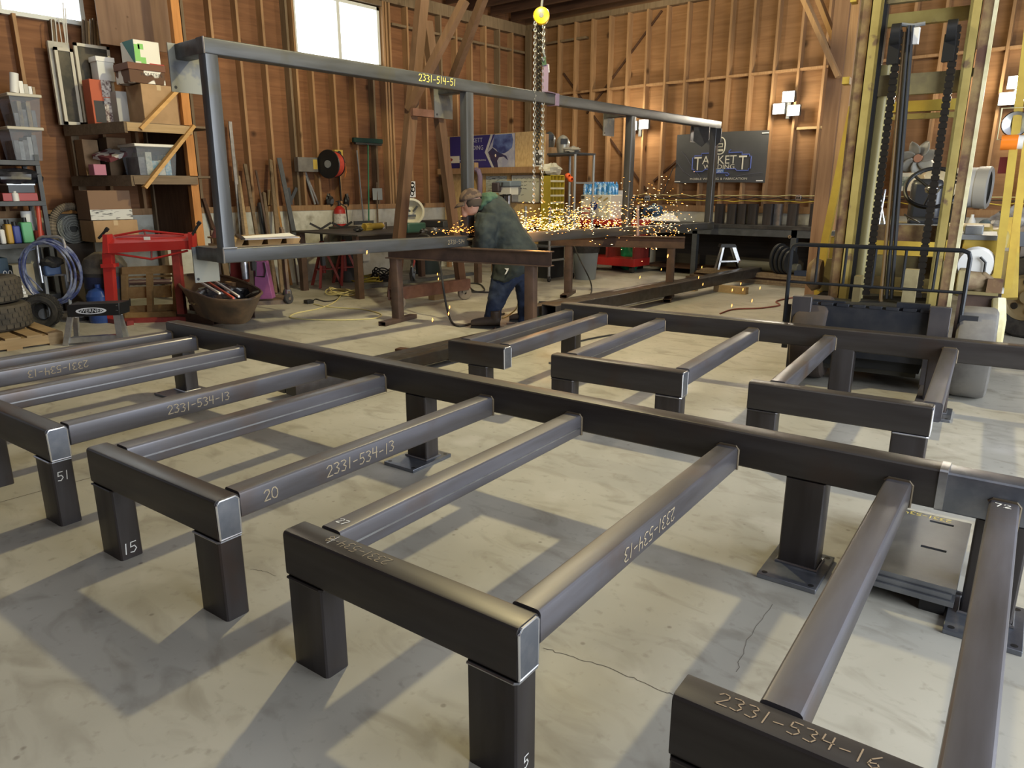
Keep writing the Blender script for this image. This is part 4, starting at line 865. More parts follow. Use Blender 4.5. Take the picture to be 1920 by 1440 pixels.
# ---------------------------------------------------------------- wheelbarrow tub on steel channels
C1 = fl(340, 590); a_, b_ = fl(415, 609), fl(476, 596)
ch = (b_ - a_); up_ = Vector((-.56, .0, 0))
for k, (p, lab) in enumerate(((fl(410, 608), 'steel channel under the near side of the wheelbarrow tub'), (fl(470, 598), 'steel channel under the far side of the wheelbarrow tub'))):
    solo('steel_channel', MB().bar(p + Vector((0, 0, .05)), p + Vector((-1.0, -.18, .05)), .14, .10, open_=.008), BROWNSTEEL, lab, 'steel channel')
Ct = Vector((-8.02, 3.98, .10))
t = thing('wheelbarrow_tub', 'rusty wheelbarrow tub full of parts resting on two steel channels', 'wheelbarrow', Ct)
lo = [fl(352, 588, .12), fl(398, 603, .12), fl(452, 598, .12), fl(486, 578, .12)]
def rimp(u):  # rim as pixels at real height
    pts = [(333, 524, .44), (342, 540, .44), (370, 551, .43), (398, 561, .42), (432, 564, .42), (470, 561, .43), (488, 552, .44), (489, 546, .45), (470, 534, .47), (440, 522, .48), (410, 516, .48), (375, 514, .47), (345, 516, .45)]
    n = len(pts); s_ = u * n; k = int(s_) % n; f = s_ - int(s_); out = []
    for j in range(4):
        out.append(fl(*pts[(k - 1 + j) % n][:2], pts[(k - 1 + j) % n][2]))
    p0, p1, p2, p3 = out; return .5 * ((2 * p1) + (p2 - p0) * f + (2 * p0 - 5 * p1 + 4 * p2 - p3) * f * f + (3 * p1 - p0 - 3 * p2 + p3) * f ** 3)
cen = sum((rimp(k / 13) for k in range(13)), Vector((0, 0, 0))) / 13
def tub(u, v):
    p = rimp(u); q = cen + (p - cen) * .62 + Vector((.02, .0, 0)); q.z = .11 if v > 0 else p.z
    if v <= .78: e = v / .78; r_ = p.lerp(q, e ** 1.1 * .92); r_.z = p.z + (.125 - p.z) * e; return r_
    e = (v - .78) / .22; r_ = p.lerp(q, .92); r_ = r_.lerp(cen, e); r_.z = .125 - .012 * min(1, e * 4); return r_
TUB = mat('rusty_tub_steel', (.105, .068, .042), .6, .2, (.17, .105, .06), 5, col3=(.06, .042, .03))
part('tub_shell', MB().grid(tub, 52, 12, closeu=True), TUB, t, sharp=60); part('rim', MB().tube([rimp(k / 52) for k in range(52)], .014, 8, closed=True), TUB, t)
q = MB(); e0, e1 = fl(358, 567, .27), fl(385, 574, .27)
part('worn_lettering', MB().bar(fl(359, 567, .30) + Vector((.01, -.02, 0)), fl(385, 576, .27) + Vector((.01, -.02, 0)), .003, .022), mat('worn_yellow_letters', (.30, .22, .10), .8, 0, (.10, .065, .04), 40, 1, lo=.45, hi=.5), t)
hp = lambda x, y, z: fl(x, y, z)
solo('black_parts_heap', lumpy(cen + Vector((-.02, .02, -.12)), .40, .26, .13, 11, .2, 26, 14), mat('glossy_black_parts', (.012, .012, .014), .25, 0, (.05, .05, .06), 14), 'heap of glossy black parts in the wheelbarrow tub', 'parts')
for k, (p0, p1, m, lab) in enumerate((((368, 524, .5), (412, 550, .5), WHITE, 'white stick nearest the viewer lying in the wheelbarrow tub'), ((380, 522, .5), (438, 559, .46), mat('red_stick', (.55, .09, .05), .5), 'red stick lying in the wheelbarrow tub'), ((394, 521, .5), (448, 556, .46), WHITE, 'white stick on the far side of the red one in the wheelbarrow tub'))):
    solo('thin_stick', MB().bar(hp(*p0), hp(*p1), .018, .018), m, lab, 'stick')
solo('iron_lever', MB().tube([hp(462, 556, .45), hp(474, 549, .50), hp(484, 546, .50)], .010, 8), BLACK, 'black iron lever sticking over the right rim of the tub', 'lever')
# ---------------------------------------------------------------- rolling utility cart with purple panel
Bq = fl(515, 587); t = thing('utility_cart', 'rusty expanded-metal utility cart on casters behind the wheelbarrow tub', 'cart', Bq)
z_ = .16; c4 = [fl(430, 577, z_), fl(484, 570, z_), fl(541, 561, z_), fl(486, 556, z_)]
zc4 = [fl(478, 573, .17), fl(542, 570, .17)]; dcart = (zc4[1] - zc4[0]).normalized(); ncart = Vector((-dcart.y, dcart.x, 0))
p0 = zc4[1]; p1 = zc4[1] - dcart * .75
RS = mat('rusty_cart_steel', (.16, .11, .07), .6, .3, (.09, .06, .045), 8)
part('deck', MB().prism([p0, p1, p1 + ncart * .5, p0 + ncart * .5], (0, 0, .05)), RS, t)
for p in (p0, p1, p0 + ncart * .47, p1 + ncart * .47):
    part('upright', MB().bar(p + Vector((0, 0, .05)), p + Vector((-.02, 0, .86)), .035, .035), RS, t)
for p in (p0, p1, p0 + ncart * .47, p1 + ncart * .47):
    w_ = part('caster', MB().lathe([(.02, -.02), (.06, -.02), (.065, -.01), (.065, .01), (.06, .02), (.02, .02), (.02, -.02)], p + Vector((0, 0, .065)), (dcart + ncart).normalized().cross(Vector((0, 0, 1))), 18), RUBBER, t)
    part('fork', MB().bar(p + Vector((0, 0, .065)), p + Vector((0, 0, .17)), .03, .05), BARESTEEL, w_)
part('tray', MB().prism([p0 + Vector((0, 0, .60)), p1 + Vector((0, 0, .60)), p1 + ncart * .5 + Vector((0, 0, .60)), p0 + ncart * .5 + Vector((0, 0, .60))], (0, 0, .03)), RS, t)
PU = mat('purple_panel', (.27, .085, .20), .45, 0, (.20, .06, .15), 4); cq = p0 - dcart * .35 - ncart * .0
tp = thing('purple_machine_cover', 'tapered purple machine cover standing on the utility cart', 'machine cover', cq + Vector((0, 0, .222)))
def ct(x, y, back=0): return pD(x, y, cq, back)
part('panel', MB().prism([ct(476, 490), ct(497, 490), ct(511, 560), ct(478, 562)], _FH * .12), PU, tp, bevel=.006)
part('handle', MB().tube([ct(480, 491, -.02), ct(480, 518, -.02), ct(496, 519, -.02), ct(498, 508, -.02), ct(495, 492, -.02)], .008, 8), BLACK, tp); part('side_rail', MB().prism([ct(466, 488), ct(474, 488), ct(477, 562), ct(471, 562)], _FH * .1), RS, tp)
solo('red_shelf_bin', MB().prism([ct(432, 492, .2), ct(456, 492, .2), ct(456, 532, .2), ct(432, 530, .2)], _FH * .22), DKRED, 'dark red metal bin behind the wheelbarrow tub', 'bin')
solo('silver_bottle', MB().lathe([(0, 0), (.04, .0), (.045, .16), (.04, .22), (.02, .26), (0, .27)], ct(461, 523, .05), n=14), mat('silver_wrap', (.4, .4, .44), .3, .6, (.2, .2, .22), 18), 'silver wrapped bottle beside the purple cover', 'bottle')
carton('small_carton', (lambda p: (p.x - .1, p.x + .08, p.y - .08, p.y + .1, .222, .44))(p1 + ncart * .12 + dcart * .18), CARDBOARD, 'small cardboard box low on the utility cart')
# paper plans on a plywood crate lid
# ================================================================ MIDDLE: lumber against the wall, tools, table, gantry, hoist
# plans on a notched plywood board, resting on the rolling cart and behind the bottom beam
Pl = fl(470, 560); Pz = Vector((-7.55, 4.55, 0))
Pp = fl(500, 462, .93)
bd = []
def ctop(x, y, z): return fl(x, y, z)
cz = .90
q0, q1 = fl(425, 466, cz), fl(563, 459, cz); dv = (q1 - q0).normalized(); nv_ = Vector((-dv.y, dv.x, 0)); Lq = (q1 - q0).length
t = thing('notched_plywood_board', 'yellowish plywood board with notched edge carrying a paper drawing, above the utility cart', 'board', (q0 + q1) / 2)
part('board', MB().prism([q0, q1, q1 + nv_ * .55, q0 + nv_ * .55], (0, 0, .022)), PALEWOOD, t); zb_ = .022
mb = MB()
for k in range(4):
    a = q0 + dv * (Lq * (.03 + .26 * k)); b = q0 + dv * (Lq * (.03 + .26 * k + .17)); mb.prism([a + Vector((0, 0, .022)), b + Vector((0, 0, .022)), b + dv * .03 + Vector((0, 0, .075)), a - dv * .0 + Vector((0, 0, .075))], nv_ * .45)
part('cleats', mb, mat('tan_block', (.40, .26, .12), .8), t)
part('upper_board', MB().prism([q0 + Vector((0, 0, .075)), q1 + Vector((0, 0, .075)), q1 + nv_ * .55 + Vector((0, 0, .075)), q0 + nv_ * .55 + Vector((0, 0, .075))], (0, 0, .018)), PALEWOOD, t)
part('stand_leg', MB().box(q0.x - .02, q0.x + .02, q0.y + .25, q0.y + .29, .66, cz), BLACK, t); part('stand_leg', MB().box(q1.x - .02, q1.x + .02, q1.y + .25, q1.y + .29, .66, cz), BLACK, t)
pq = [fl(448, 444, .995), fl(542, 437, .995), fl(562, 446, .995), fl(459, 450, .995)]
solo('paper_drawing', MB().prism(pq, (0, 0, .004)), PAPER, 'white paper drawing sheet lying on the notched plywood board', 'paper')
solo('black_folder', MB().prism([fl(440, 440, 1.0), fl(449, 440, 1.0), fl(460, 449, 1.0), fl(452, 450, 1.0)], (0, 0, .01)), BLACK, 'black folder at the left end of the paper drawing', 'folder')
solo('rust_red_funnel', MB().lathe([(.10, 0), (.03, .16), (.02, .17), (0, .17)], q0 + nv_ * .30 + dv * .06 + Vector((0, 0, .094)), n=18), mat('maroon_paint', (.12, .03, .025), .6), 'maroon cone at the left end of the notched board', 'cone')
# leaning planks and bars along the left wall: (foot pixel, top pixel, width, thickness, material, label)
LEAN = [
 ((421, 540), (405, 215), .15, .03, mat('dark_brown_board', (.12, .072, .045), .8), 'widest dark brown board leaning left of all the other lengths'),
 ((437, 540), (381, 372), .045, .045, DARKWOOD, 'short dark post leaning behind the tall frame upright'),
 ((463, 545), (431, 228), .05, .02, BARESTEEL, 'long bright flat bar leaning beside the widest brown board'),
 ((470, 548), (441, 300), .04, .02, OLDWOOD, 'thin grey stick leaning next to the long bright bar'),
 ((478, 548), (446, 330), .055, .03, PALEWOOD, 'short pale stick leaning in the left bundle'),
 ((508, 552), (487, 382), .06, .05, DKGREY, 'dark square post leaning near the middle, left one of two'),
 ((516, 552), (494, 362), .05, .05, OLDWOOD, 'grey-brown post leaning beside the left dark square post'),
 ((500, 552), (459, 308), .05, .03, OLDWOOD, 'grey board leaning behind the dark square posts'),
 ((522, 550), (480, 320), .03, .015, BROWNSTEEL, 'thin brown rod leaning behind the dark square posts'),
 ((546, 537), (520, 388), .035, .035, mat('amber_wood', (.36, .18, .05), .6), 'amber brown stick leaning left of the long steel flat bar'),
 ((558, 536), (540, 395), .02, .02, BROWNSTEEL, 'thin brown stick leaning beside the amber one'),
 ((571, 535), (523, 296), .075, .015, DKGREY, 'long tapering dark steel flat leaning by the cord reel'),
 ((529, 552), (507, 300), .05, .03, STUDDK, 'pale brown board leaning in the middle bundle'),
 ((538, 550), (512, 355), .05, .03, STUDDK, 'lower pale brown board leaning in the middle bundle'),
 ((600, 395), (571, 320), .03, .02, BARESTEEL, 'bright short rod standing on the ledge, left of two'),
 ((594, 395), (573, 328), .03, .02, GREY, 'grey short rod standing on the ledge, right of two'),
 ((549, 395), (540, 352), .05, .03, DKGREY, 'short dark steel piece standing on the ledge below the electrical box'),
 ((545, 396), (556, 352), .05, .02, DKGREY, 'second short dark steel piece on the ledge'),
 ((510, 396), (506, 356), .09, .02, PALEWOOD, 'small pale triangular offcut standing on the ledge')]
for k, (fp, tp, wd, th, m, lab) in enumerate(LEAN):
    if fp[1] > 450:
        p = fl(fp[0], fp[1] - 2, .015)
        if p.x < WX + .14: p = pX(fp[0], fp[1], WX + .14); p.z = .015
        q = pX(tp[0], tp[1], WX + .02 + .012 * (k % 4))
    else:
        p = pX(fp[0], 392, WX + .02 - .03); p.z = PZ + .10; q = pX(tp[0], tp[1], WX - .03); p.x = WX - .05
    solo('leaning_board' if m not in (BARESTEEL, DKGREY, GREY, BROWNSTEEL) else 'leaning_steel_bar', MB().bar(p, q, wd, th, up=(1, 0, 0)), m, lab, 'board' if m not in (BARESTEEL, DKGREY, GREY, BROWNSTEEL) else 'bar', 'lengths leaning on the left wall')
for k in range(5):
    p = fl(430 + 17 * k, 549 - 0.5 * k, .012); q = p + Vector((-.28, .10, .55)); q.x = max(q.x, WX + .03)
    solo('leaning_board', MB().bar(p, q + Vector((0, 0, .25 - .03 * k)), .085, .03, up=(1, 0, 0)), (STUDDK, OLDWOOD, DARKWOOD, STUDDK, OLDWOOD)[k], 'short board standing behind the utility cart, %s from the left' % ('first', 'second', 'third', 'fourth', 'fifth')[k], 'board', 'short boards behind the utility cart')
# things on the left wall
XW = WX + .005
b = bX(559, 295, 596, 322, XW + .11, .11); r = thing('electrical_box', 'grey steel electrical box on the stud wall left of the cord reel', 'electrical box', ((b[0] + b[1]) / 2, (b[2] + b[3]) / 2, b[4]))
part('box', MB().box(*b), mat('galvanised_box', (.20, .19, .175), .5, .5, (.15, .14, .13), 6), r, bevel=.003); part('yellow_label', MB().box(b[1] + .001, b[1] + .003, b[3] - .09, b[3] - .01, b[4] + .04, b[5] - .03), YELLOWBR, r)
rc_ = pX(622, 308, XW + .24); t = thing('cord_reel', 'black cord reel with red cord mounted on the left wall', 'cord reel', (rc_.x, rc_.y, rc_.z - .22))
ax = Vector((.30, -.95, 0)).normalized()
part('near_disc', MB().lathe([(0, .10), (.215, .10), (.225, .09), (.215, .08), (0, .08)], rc_, ax, 32), BLACK, t); part('far_disc', MB().lathe([(0, -.08), (.20, -.08), (.205, -.09), (0, -.10)], rc_, ax, 32), BLACK, t)
q = MB(); u_ = ax.orthogonal().normalized(); v_ = ax.cross(u_)
for k in range(7): q.tube([rc_ + ax * (-.065 + .021 * k) + (u_ * math.cos(a) + v_ * math.sin(a)) * .185 for a in [2 * math.pi * i / 28 for i in range(28)]], .013, 6, closed=True)
part('red_cord', q, mat('red_cord', (.50, .055, .035), .5), t); part('hub', MB().lathe([(0, .115), (.06, .115), (.06, .10), (0, .10)], rc_, ax, 16), GREY, t)
part('loose_end', MB().tube([rc_ + Vector((.03, .17, .05)), rc_ + Vector((.03, .25, .02)), rc_ + Vector((.02, .26, -.12)), rc_ + Vector((0, .24, -.2))], .007, 6), mat('orange_cord', (.60, .16, .03), .5), t)
part('wall_arm', MB().box(XW - .02, rc_.x - .06, rc_.y - .03, rc_.y + .03, rc_.z - .03, rc_.z + .03), BLACK, t)
b = bX(628, 281, 643, 294, XW + .06, .06); r = thing('outlet_box', 'yellow power outlet box above the cord reel', 'outlet', ((b[0] + b[1]) / 2, (b[2] + b[3]) / 2, b[4])); part('box', MB().box(*b), YELLOWBR, r, bevel=.004); part('socket', MB().cyl(((b[1]), (b[2] + b[3]) / 2, (b[4] + b[5]) / 2), (b[1] + .01, (b[2] + b[3]) / 2, (b[4] + b[5]) / 2), .04), BLACK, r)
part('drop_cord', MB().tube([(b[1] - .03, (b[2] + b[3]) / 2, b[4]), (b[1] - .03, (b[2] + b[3]) / 2 + .01, b[4] - .6), (XW + .02, (b[2] + b[3]) / 2 + .02, 1.3)], .012, 6), BLACK, r)
# broom, squeegee, shovel
p = pX(692, 452, -9.9); q = pX(690, 272, XW + .06); t = thing('push_broom', 'green-bristled push broom standing head up against the wall', 'broom', (p.x, p.y, .9))
part('handle', MB().cyl(p, q, .012, n=10), mat('green_handle', (.02, .22, .10), .4), t); part('bristles', MB().box(q.x - .04, q.x + .03, q.y - .31, q.y + .31, q.z + .03, q.z + .11), mat('dark_green_bristle', (.006, .03, .024), .9), t, bevel=.012); part('head_block', MB().box(q.x - .03, q.x + .03, q.y - .28, q.y + .28, q.z + .0, q.z + .03), BLACK, t)
p = pX(682, 415, -9.95); q = pX(669, 282, XW + .05); t = thing('floor_squeegee', 'dark long-handled squeegee leaning left of the green broom', 'squeegee', (p.x, p.y, .9)); part('handle', MB().cyl(p, q, .012, n=10), GREY, t); part('blade', MB().bar(p + Vector((0, -.20, -.02)), p + Vector((0, .20, -.02)), .03, .06), DKGREY, t)
p = pX(707, 402, XW + .08); q = pX(705, 265, XW + .03); t = thing('flat_shovel', 'grey flat-bladed shovel hanging blade up beside the green broom', 'shovel', (p.x, p.y, 1.0)); part('handle', MB().cyl(p + Vector((0, 0, -.4)), pX(706, 342, XW + .05), .016, n=10), OLDWOOD, t)
b = bX(699, 353, 717, 375, XW + .07, .01); part('blade', MB().box(*b), mat('grey_shovel_paint', (.30, .32, .30), .6), t, bevel=.004)
b = bX(767, 340, 779, 370, XW + .006, .004); r = solo('paper_notice', MB().box(*b), PAPER, 'small white paper notice with drawings pinned to the plywood', 'notice'); yy0, yy1, zz0, zz1 = b[2:]
q = MB()
for k, (fy, fz, rr_) in enumerate(((.55, .78, .05), (.35, .55, .04), (.6, .5, .055), (.45, .25, .05))): q.lathe([(rr_ * .6, 0), (rr_, 0)], (b[1] + .002, yy0 + (yy1 - yy0) * fy, zz0 + (zz1 - zz0) * fz), (1, 0, 0), 16)
q.box(b[1] + .001, b[1] + .002, yy0 + .03, yy1 - .03, zz1 - .05, zz1 - .03); part('printed_figures', q, BLACK, r)
# fire extinguisher
p = pX(638, 454, -10.0); t = thing('fire_extinguisher', 'red fire extinguisher hung on the concrete wall behind the steel table', 'fire extinguisher', (p.x - .1, p.y, p.z)); c = Vector((p.x - .25, p.y, p.z)); c = Vector((-10.28, pX(638, 420, -10.28).y, pX(638, 452, -10.28).z)); EH = pX(638, 386, -10.28).z - c.z
FRM[t] = Matrix.Translation(c); t.location = c
part('cylinder', MB().lathe([(0, 0), (.095, 0), (.10, .02), (.10, EH * .80), (.09, EH * .90), (.05, EH * .97), (.03, EH), (0, EH)], c, n=24), RED, t); part('label', MB().lathe([(.1015, EH * .5), (.1015, EH * .78)], c, n=24), mat('white_label', (.62, .60, .58), .6, 0, (.35, .30, .3), 22), t); part('strap', MB().lathe([(.102, EH * .38), (.102, EH * .43)], c, n=24), BLACK, t)
part('valve', MB().cyl(c + Vector((0, 0, EH)), c + Vector((0, 0, EH + .07)), .025), BLACK, t); part('lever', MB().bar(c + Vector((-.0, -.06, EH + .07)), c + Vector((0, .07, EH + .09)), .025, .012), BLACK, t); part('hose', MB().tube([c + Vector((.0, .03, EH + .04)), c + Vector((.04, .11, EH - .02)), c + Vector((.04, .125, EH * .5)), c + Vector((.03, .12, EH * .3))], .012, 6), BLACK, t)
c = fl(652, 529); c = Vector((-9.95, 7.42, 0)); solo('steel_drum', MB().lathe([(0, 0), (.26, 0), (.265, .02), (.26, .04), (.26, .28), (.27, .30), (.26, .32), (.26, .58), (.27, .6), (.26, .62), (.26, .86), (.265, .88), (.25, .875), (0, .87)], c, n=30), mat('dark_drum_paint', (.035, .036, .033), .6, .2, (.06, .05, .04), 6), 'dark steel drum standing behind the table leg', 'drum')
# jack stands
def jackstand(c, label, s_=1.0):
    t = thing('jack_stand', label, 'jack stand', c, 0, 'red tripod pipe stands'); c = Vector(c); H_ = .46 * s_
    part('post', MB().cyl(c + Vector((0, 0, H_ * .45)), c + Vector((0, 0, .88 * s_)), .022), BLACK, t); part('sleeve', MB().cyl(c + Vector((0, 0, H_ * .45)), c + Vector((0, 0, .70 * s_)), .036), DKRED, t)
    for a in (-50, 70, 190): part('leg', MB().bar(c + Vector((0, 0, .66 * s_)), c + Vector((.27 * math.cos(R(a)), .27 * math.sin(R(a)), 0)), .035, .035), mat('red_stand_paint', (.34, .055, .045), .5), t)
    part('collar', MB().lathe([(.16, .26 * s_), (.17, .26 * s_), (.17, .28 * s_), (.16, .28 * s_), (.16, .26 * s_)], c, n=3), DKRED, t)
    tp = c + Vector((0, 0, .88 * s_)); q = MB(); q.bar(tp, tp + Vector((-.03, -.17, .09)), .02, .03); q.bar(tp, tp + Vector((.03, .17, .09)), .02, .03); part('v_head', q, BLACK, t)
jackstand((-9.62, 6.72, 0), 'left one of two red tripod pipe stands with black V heads'); jackstand((-9.62, 7.12, 0), 'right one of two red tripod pipe stands, nearer the steel drum')
for k, (xa, xb) in enumerate(((667, 679), (681, 694))): b = bX(xa, 475, xb, 489, WX + .03, .06); solo('vent_block', MB().box(*b), mat('bright_vent', (.72, .74, .70), .5), ('left small white vent block low on the concrete wall', 'right small white vent block low on the concrete wall')[k], 'vent')
# steel work table with tools
TZ = .88; t = thing('steel_work_table', 'dark steel work table by the left wall with tools on it', 'table', (-8.75, 7.3, 0))
part('table_top', MB().box(-9.55, -8.0, 6.16, 8.75, TZ - .02, TZ), mat('dark_table_steel', (.085, .08, .075), .5, .5, (.05, .048, .046), 5), t)
for (x, y) in ((-8.12, 6.24), (-9.45, 6.24), (-8.1, 8.62), (-9.45, 8.62)): part('leg', MB().box(x - .045, x + .045, y - .045, y + .045, 0, TZ - .02), BROWNSTEEL, t)
part('apron', MB().box(-8.10, -8.07, 6.24, 8.62, TZ - .10, TZ - .02), BLACK, t)
part('lower_bar', MB().bar((-8.2, 6.24, .14), (-8.2, 8.6, .14), .05, .05), DKGREY, t)
def tp_(x, y, z=TZ): return fl(x, y, z)
c = Vector((-9.0, 6.95, TZ)); t = thing('yellow_grinder', 'yellow power tool lying on the steel table', 'power tool', c)
a, b_ = fl(683, 426, TZ + .05), fl(716, 423, TZ + .05); part('body', MB().cyl(a, b_, .05, .045, 16), YELLOWBR, t); part('grip', MB().bar(a, a + (b_ - a) * .35, .075, .11), YELLOWBR, t, bevel=.01); part('guard', MB().cyl(b_ + Vector((-.02, .03, -.05)), b_ + Vector((-.02, .03, .05)), .065), CHROME, t)
c = fl(772, 436, TZ); t = thing('hard_hat', 'cream welding helmet standing on a green machine on the table', 'helmet', c + Vector((0, 0, .14)))
FRM[t] = Matrix.Translation(c + Vector((0, 0, .14)))
def shell(u, v):
    a = math.pi * (u * 1.15 - .58); p = math.pi * (v * .85 + .02); return c + Vector((0, 0, .32)) + Vector((.13 * math.sin(p) * math.cos(a), .19 * math.sin(p) * math.sin(a), .17 * math.cos(p)))
face = Vector((.80, -.60, 0))
def hd(r_, h, f=0): return c + Vector((0, 0, .30 + h)) + face * f
CRP = mat('cream_plastic', (.50, .47, .37), .4)
hc0 = c + Vector((0, 0, .29))
part('shell', MB().lathe([(0, -.085), (.07, -.08), (.125, -.05), (.155, .0), (.16, .05), (.15, .05), (.12, -.0), (.06, -.045), (0, -.05)], hc0, face, 26), CRP, t); part('brim', MB().lathe([(.155, .04), (.185, .055), (.155, .06)], hc0, face, 26), CRP, t)
part('harness', MB().bar(hc0 + face * .03 + Vector((-.05, -.07, .07)), hc0 + face * .0 + Vector((-.01, -.01, .0)), .03, .02).bar(hc0 + face * .03 + Vector((.05, .07, .07)), hc0 + face * .0 + Vector((.02, .02, .0)), .03, .02).bar(hc0 + face * .02 + Vector((-.03, -.04, -.06)), hc0 + face * .02 + Vector((.04, .05, -.055)), .025, .03), DKGREY, t)
solo('green_machine', MB().box(c.x - .10, c.x + .12, c.y - .17, c.y + .17, TZ, TZ + .14), mat('dark_green_case', (.02, .07, .055), .5), 'dark green tool case under the cream helmet on the table', 'tool case', bevel=.02)
solo('black_laptop', MB().box(-9.1, -8.55, 8.30, 8.72, TZ, TZ + .10), mat('black_tray', (.03, .03, .03), .5), 'black tray at the right end of the steel table', 'tray', bevel=.01)
for k, (x, y) in enumerate(((672, 430), (748, 432), (795, 434), (815, 432))): solo('small_tool', lumpy(fl(x, y, TZ + .035), .05, .07, .035, 30 + k, .2, 12, 8), (BLACK, CHROME, BLACK, BARESTEEL)[k], ('small black tool left of the yellow tool', 'shiny small tool right of the yellow tool', 'small black tool right of the cream helmet', 'small steel piece near the black tray')[k], 'tool')
solo('wall_spigot', lumpy(pX(618, 378, WX - .03), .05, .07, .10, 41, .3, 12, 8), BLACK, 'black clamp standing on the ledge above the fire extinguisher', 'clamp'); solo('dark_gadget', lumpy(pX(650, 378, WX - .03), .04, .05, .11, 42, .25, 12, 8), BLACK, 'dark upright gadget on the ledge right of the fire extinguisher', 'tool')
solo('green_hose_bin', MB().lathe([(0, 0), (.24, 0), (.30, .34), (.28, .34), (.22, .03), (0, .02)], fl(800, 512), n=26), mat('smoky_dark_bin', (.04, .055, .05), .4), 'dark round tub on the floor behind the near sawhorse', 'tub')
# black cable heap and yellow cord by the wall
def coil(c, n_, r0, rw, m, label, name='extension_cord', cat='cord', seed=1, flat=.02):
    rn = random.Random(seed); q = MB(); c = Vector(c)
    for k in range(n_):
        ox, oy = rn.uniform(-.06, .06), rn.uniform(-.05, .05); ra = r0 * rn.uniform(.7, 1.1); rb = r0 * rn.uniform(.5, .8); ph = rn.uniform(0, 6)
        q.tube([c + Vector((ox + ra * math.cos(a), oy + rb * math.sin(a), rw + flat * k * (.6 + .4 * math.sin(a * 2 + ph)))) for a in [2 * math.pi * i / 24 for i in range(24)]], rw, 6, closed=True)
    return solo(name, q, m, label, cat)
YC = mat('yellow_cord', (.62, .46, .06), .55); PYC = mat('pale_yellow_cord', (.55, .48, .22), .6)
coil(fl(685, 527), 6, .30, .010, YC, 'bright yellow extension cord heaped against the concrete wall', seed=3); coil(fl(722, 526), 8, .22, .012, RUBBER, 'black cable heap beside the bright yellow cord', 'black_cable', 'cable', 4, .03)
coil(fl(640, 552), 5, .26, .009, PYC, 'pale yellow cord coil on the floor beneath the bottom beam', seed=6)
def floorcord(pix, rad, m, label, zs=None, name='extension_cord', cat='cord', n=60):
    P_ = [fl(x, y, rad) if len(p) == 2 else p[2] for p in pix for (x, y) in [p[:2]]]; out = []
    for i in range(n):
        s_ = i / (n - 1) * (len(P_) - 1); k = min(int(s_), len(P_) - 2); f = s_ - k
        p0, p1, p2, p3 = P_[max(k - 1, 0)], P_[k], P_[k + 1], P_[min(k + 2, len(P_) - 1)]
        out.append(.5 * ((2 * p1) + (p2 - p0) * f + (2 * p0 - 5 * p1 + 4 * p2 - p3) * f * f + (3 * p1 - p0 - 3 * p2 + p3) * f ** 3))
    return solo(name, MB().tube(out, rad, 6), m, label, cat)
floorcord([(588, 570), (620, 576), (680, 580), (712, 588), (712, 594), (690, 598), (640, 600), (580, 599), (547, 596), (545, 592), (560, 586), (600, 578), (628, 566), (640, 553)], .008, PYC, 'pale yellow extension cord looped on the open floor')
floorcord([(638, 530), (637, 552), (630, 562), (610, 565), (592, 561), (584, 568)], .008, RUBBER, 'short black cord running to a plug on the floor')
solo('power_plug', MB().box(*(lambda p: (p.x - .05, p.x + .05, p.y - .05, p.y + .05, 0, .05))(fl(579, 569))), BLACK, 'black power plug at the end of the short cord', 'plug', bevel=.01)
# ---------------------------------------------------------------- rolling A-frame gantry
XG = -7.0; t = thing('rolling_gantry', 'brown rolling steel A-frame gantry on casters behind the tall frame', 'gantry', (XG, 6.5, 0))
def G(x, y): return pX(x, y, XG)
GB = woodmat('brown_gantry_steel', (.15, .088, .054), (.105, .06, .036), axis=2, fine=10, knots=False)
zb0 = .22
Lb, Rb = G(738, 566), G(868, 548); Lb.z = .30; Rb.z = .30
part('leg', MB().bar(Vector((XG, Lb.y, .16)), G(793, -12), .13, .10, up=(1, 0, 0)), GB, t); part('leg', MB().bar(Vector((XG, Rb.y - .02, .16)), G(800, 40), .12, .09, up=(1, 0, 0)), GB, t)
part('base_channel', MB().bar(Vector((XG + .04, Lb.y - .08, .21)), Vector((XG + .04, Rb.y + .06, .21)), .10, .15, open_=.012), mat('rust_pink_channel', (.17, .085, .065), .6, .1, (.11, .052, .038), 7), t)
c0, c1 = G(764, 209), G(824, 218); part('cross_channel', MB().bar(Vector((XG + .06, c0.y, (c0.z + c1.z) / 2)), Vector((XG + .06, c1.y, (c0.z + c1.z) / 2)), .08, .085), mat('rust_pink_channel', (.26, .125, .09)), t)
for (a, b_, yb) in (((766, 206), (872, 0), 6.45), ((848, 150), (908, -8), 6.75)):
    part('knee_brace', MB().bar(G(*a), pY(b_[0], b_[1], yb), .085, .085, up=(0, 1, 0)), GB, t)
part('top_beam', MB().bar((XG - .3, 6.55, 4.02), (-3.8, 6.55, 4.02), .13, .22), GB, t)
for y in (Lb.y + .02, Rb.y - .03):
    cst = part('caster_fork', MB().bar((XG + .04, y, .10), (XG + .04, y, .15), .06, .08).bar((XG + .0, y - .035, .10), (XG + .0, y - .035, .14), .05, .01), BARESTEEL, t)
    part('caster_wheel', MB().lathe([(.02, -.03), (.085, -.03), (.095, -.02), (.095, .02), (.085, .03), (.02, .03), (.02, -.03)], (XG + .04, y + .02, .095), (1, -.45, 0), 22), mat('dusty_caster', (.22, .19, .16), .7), cst)
solo('floor_block', MB().box(*(lambda p: (p.x - .06, p.x + .06, p.y - .09, p.y + .09, 0, .09))(fl(818, 561))), PALEWOOD, 'short wood block on the floor under the gantry base', 'block')
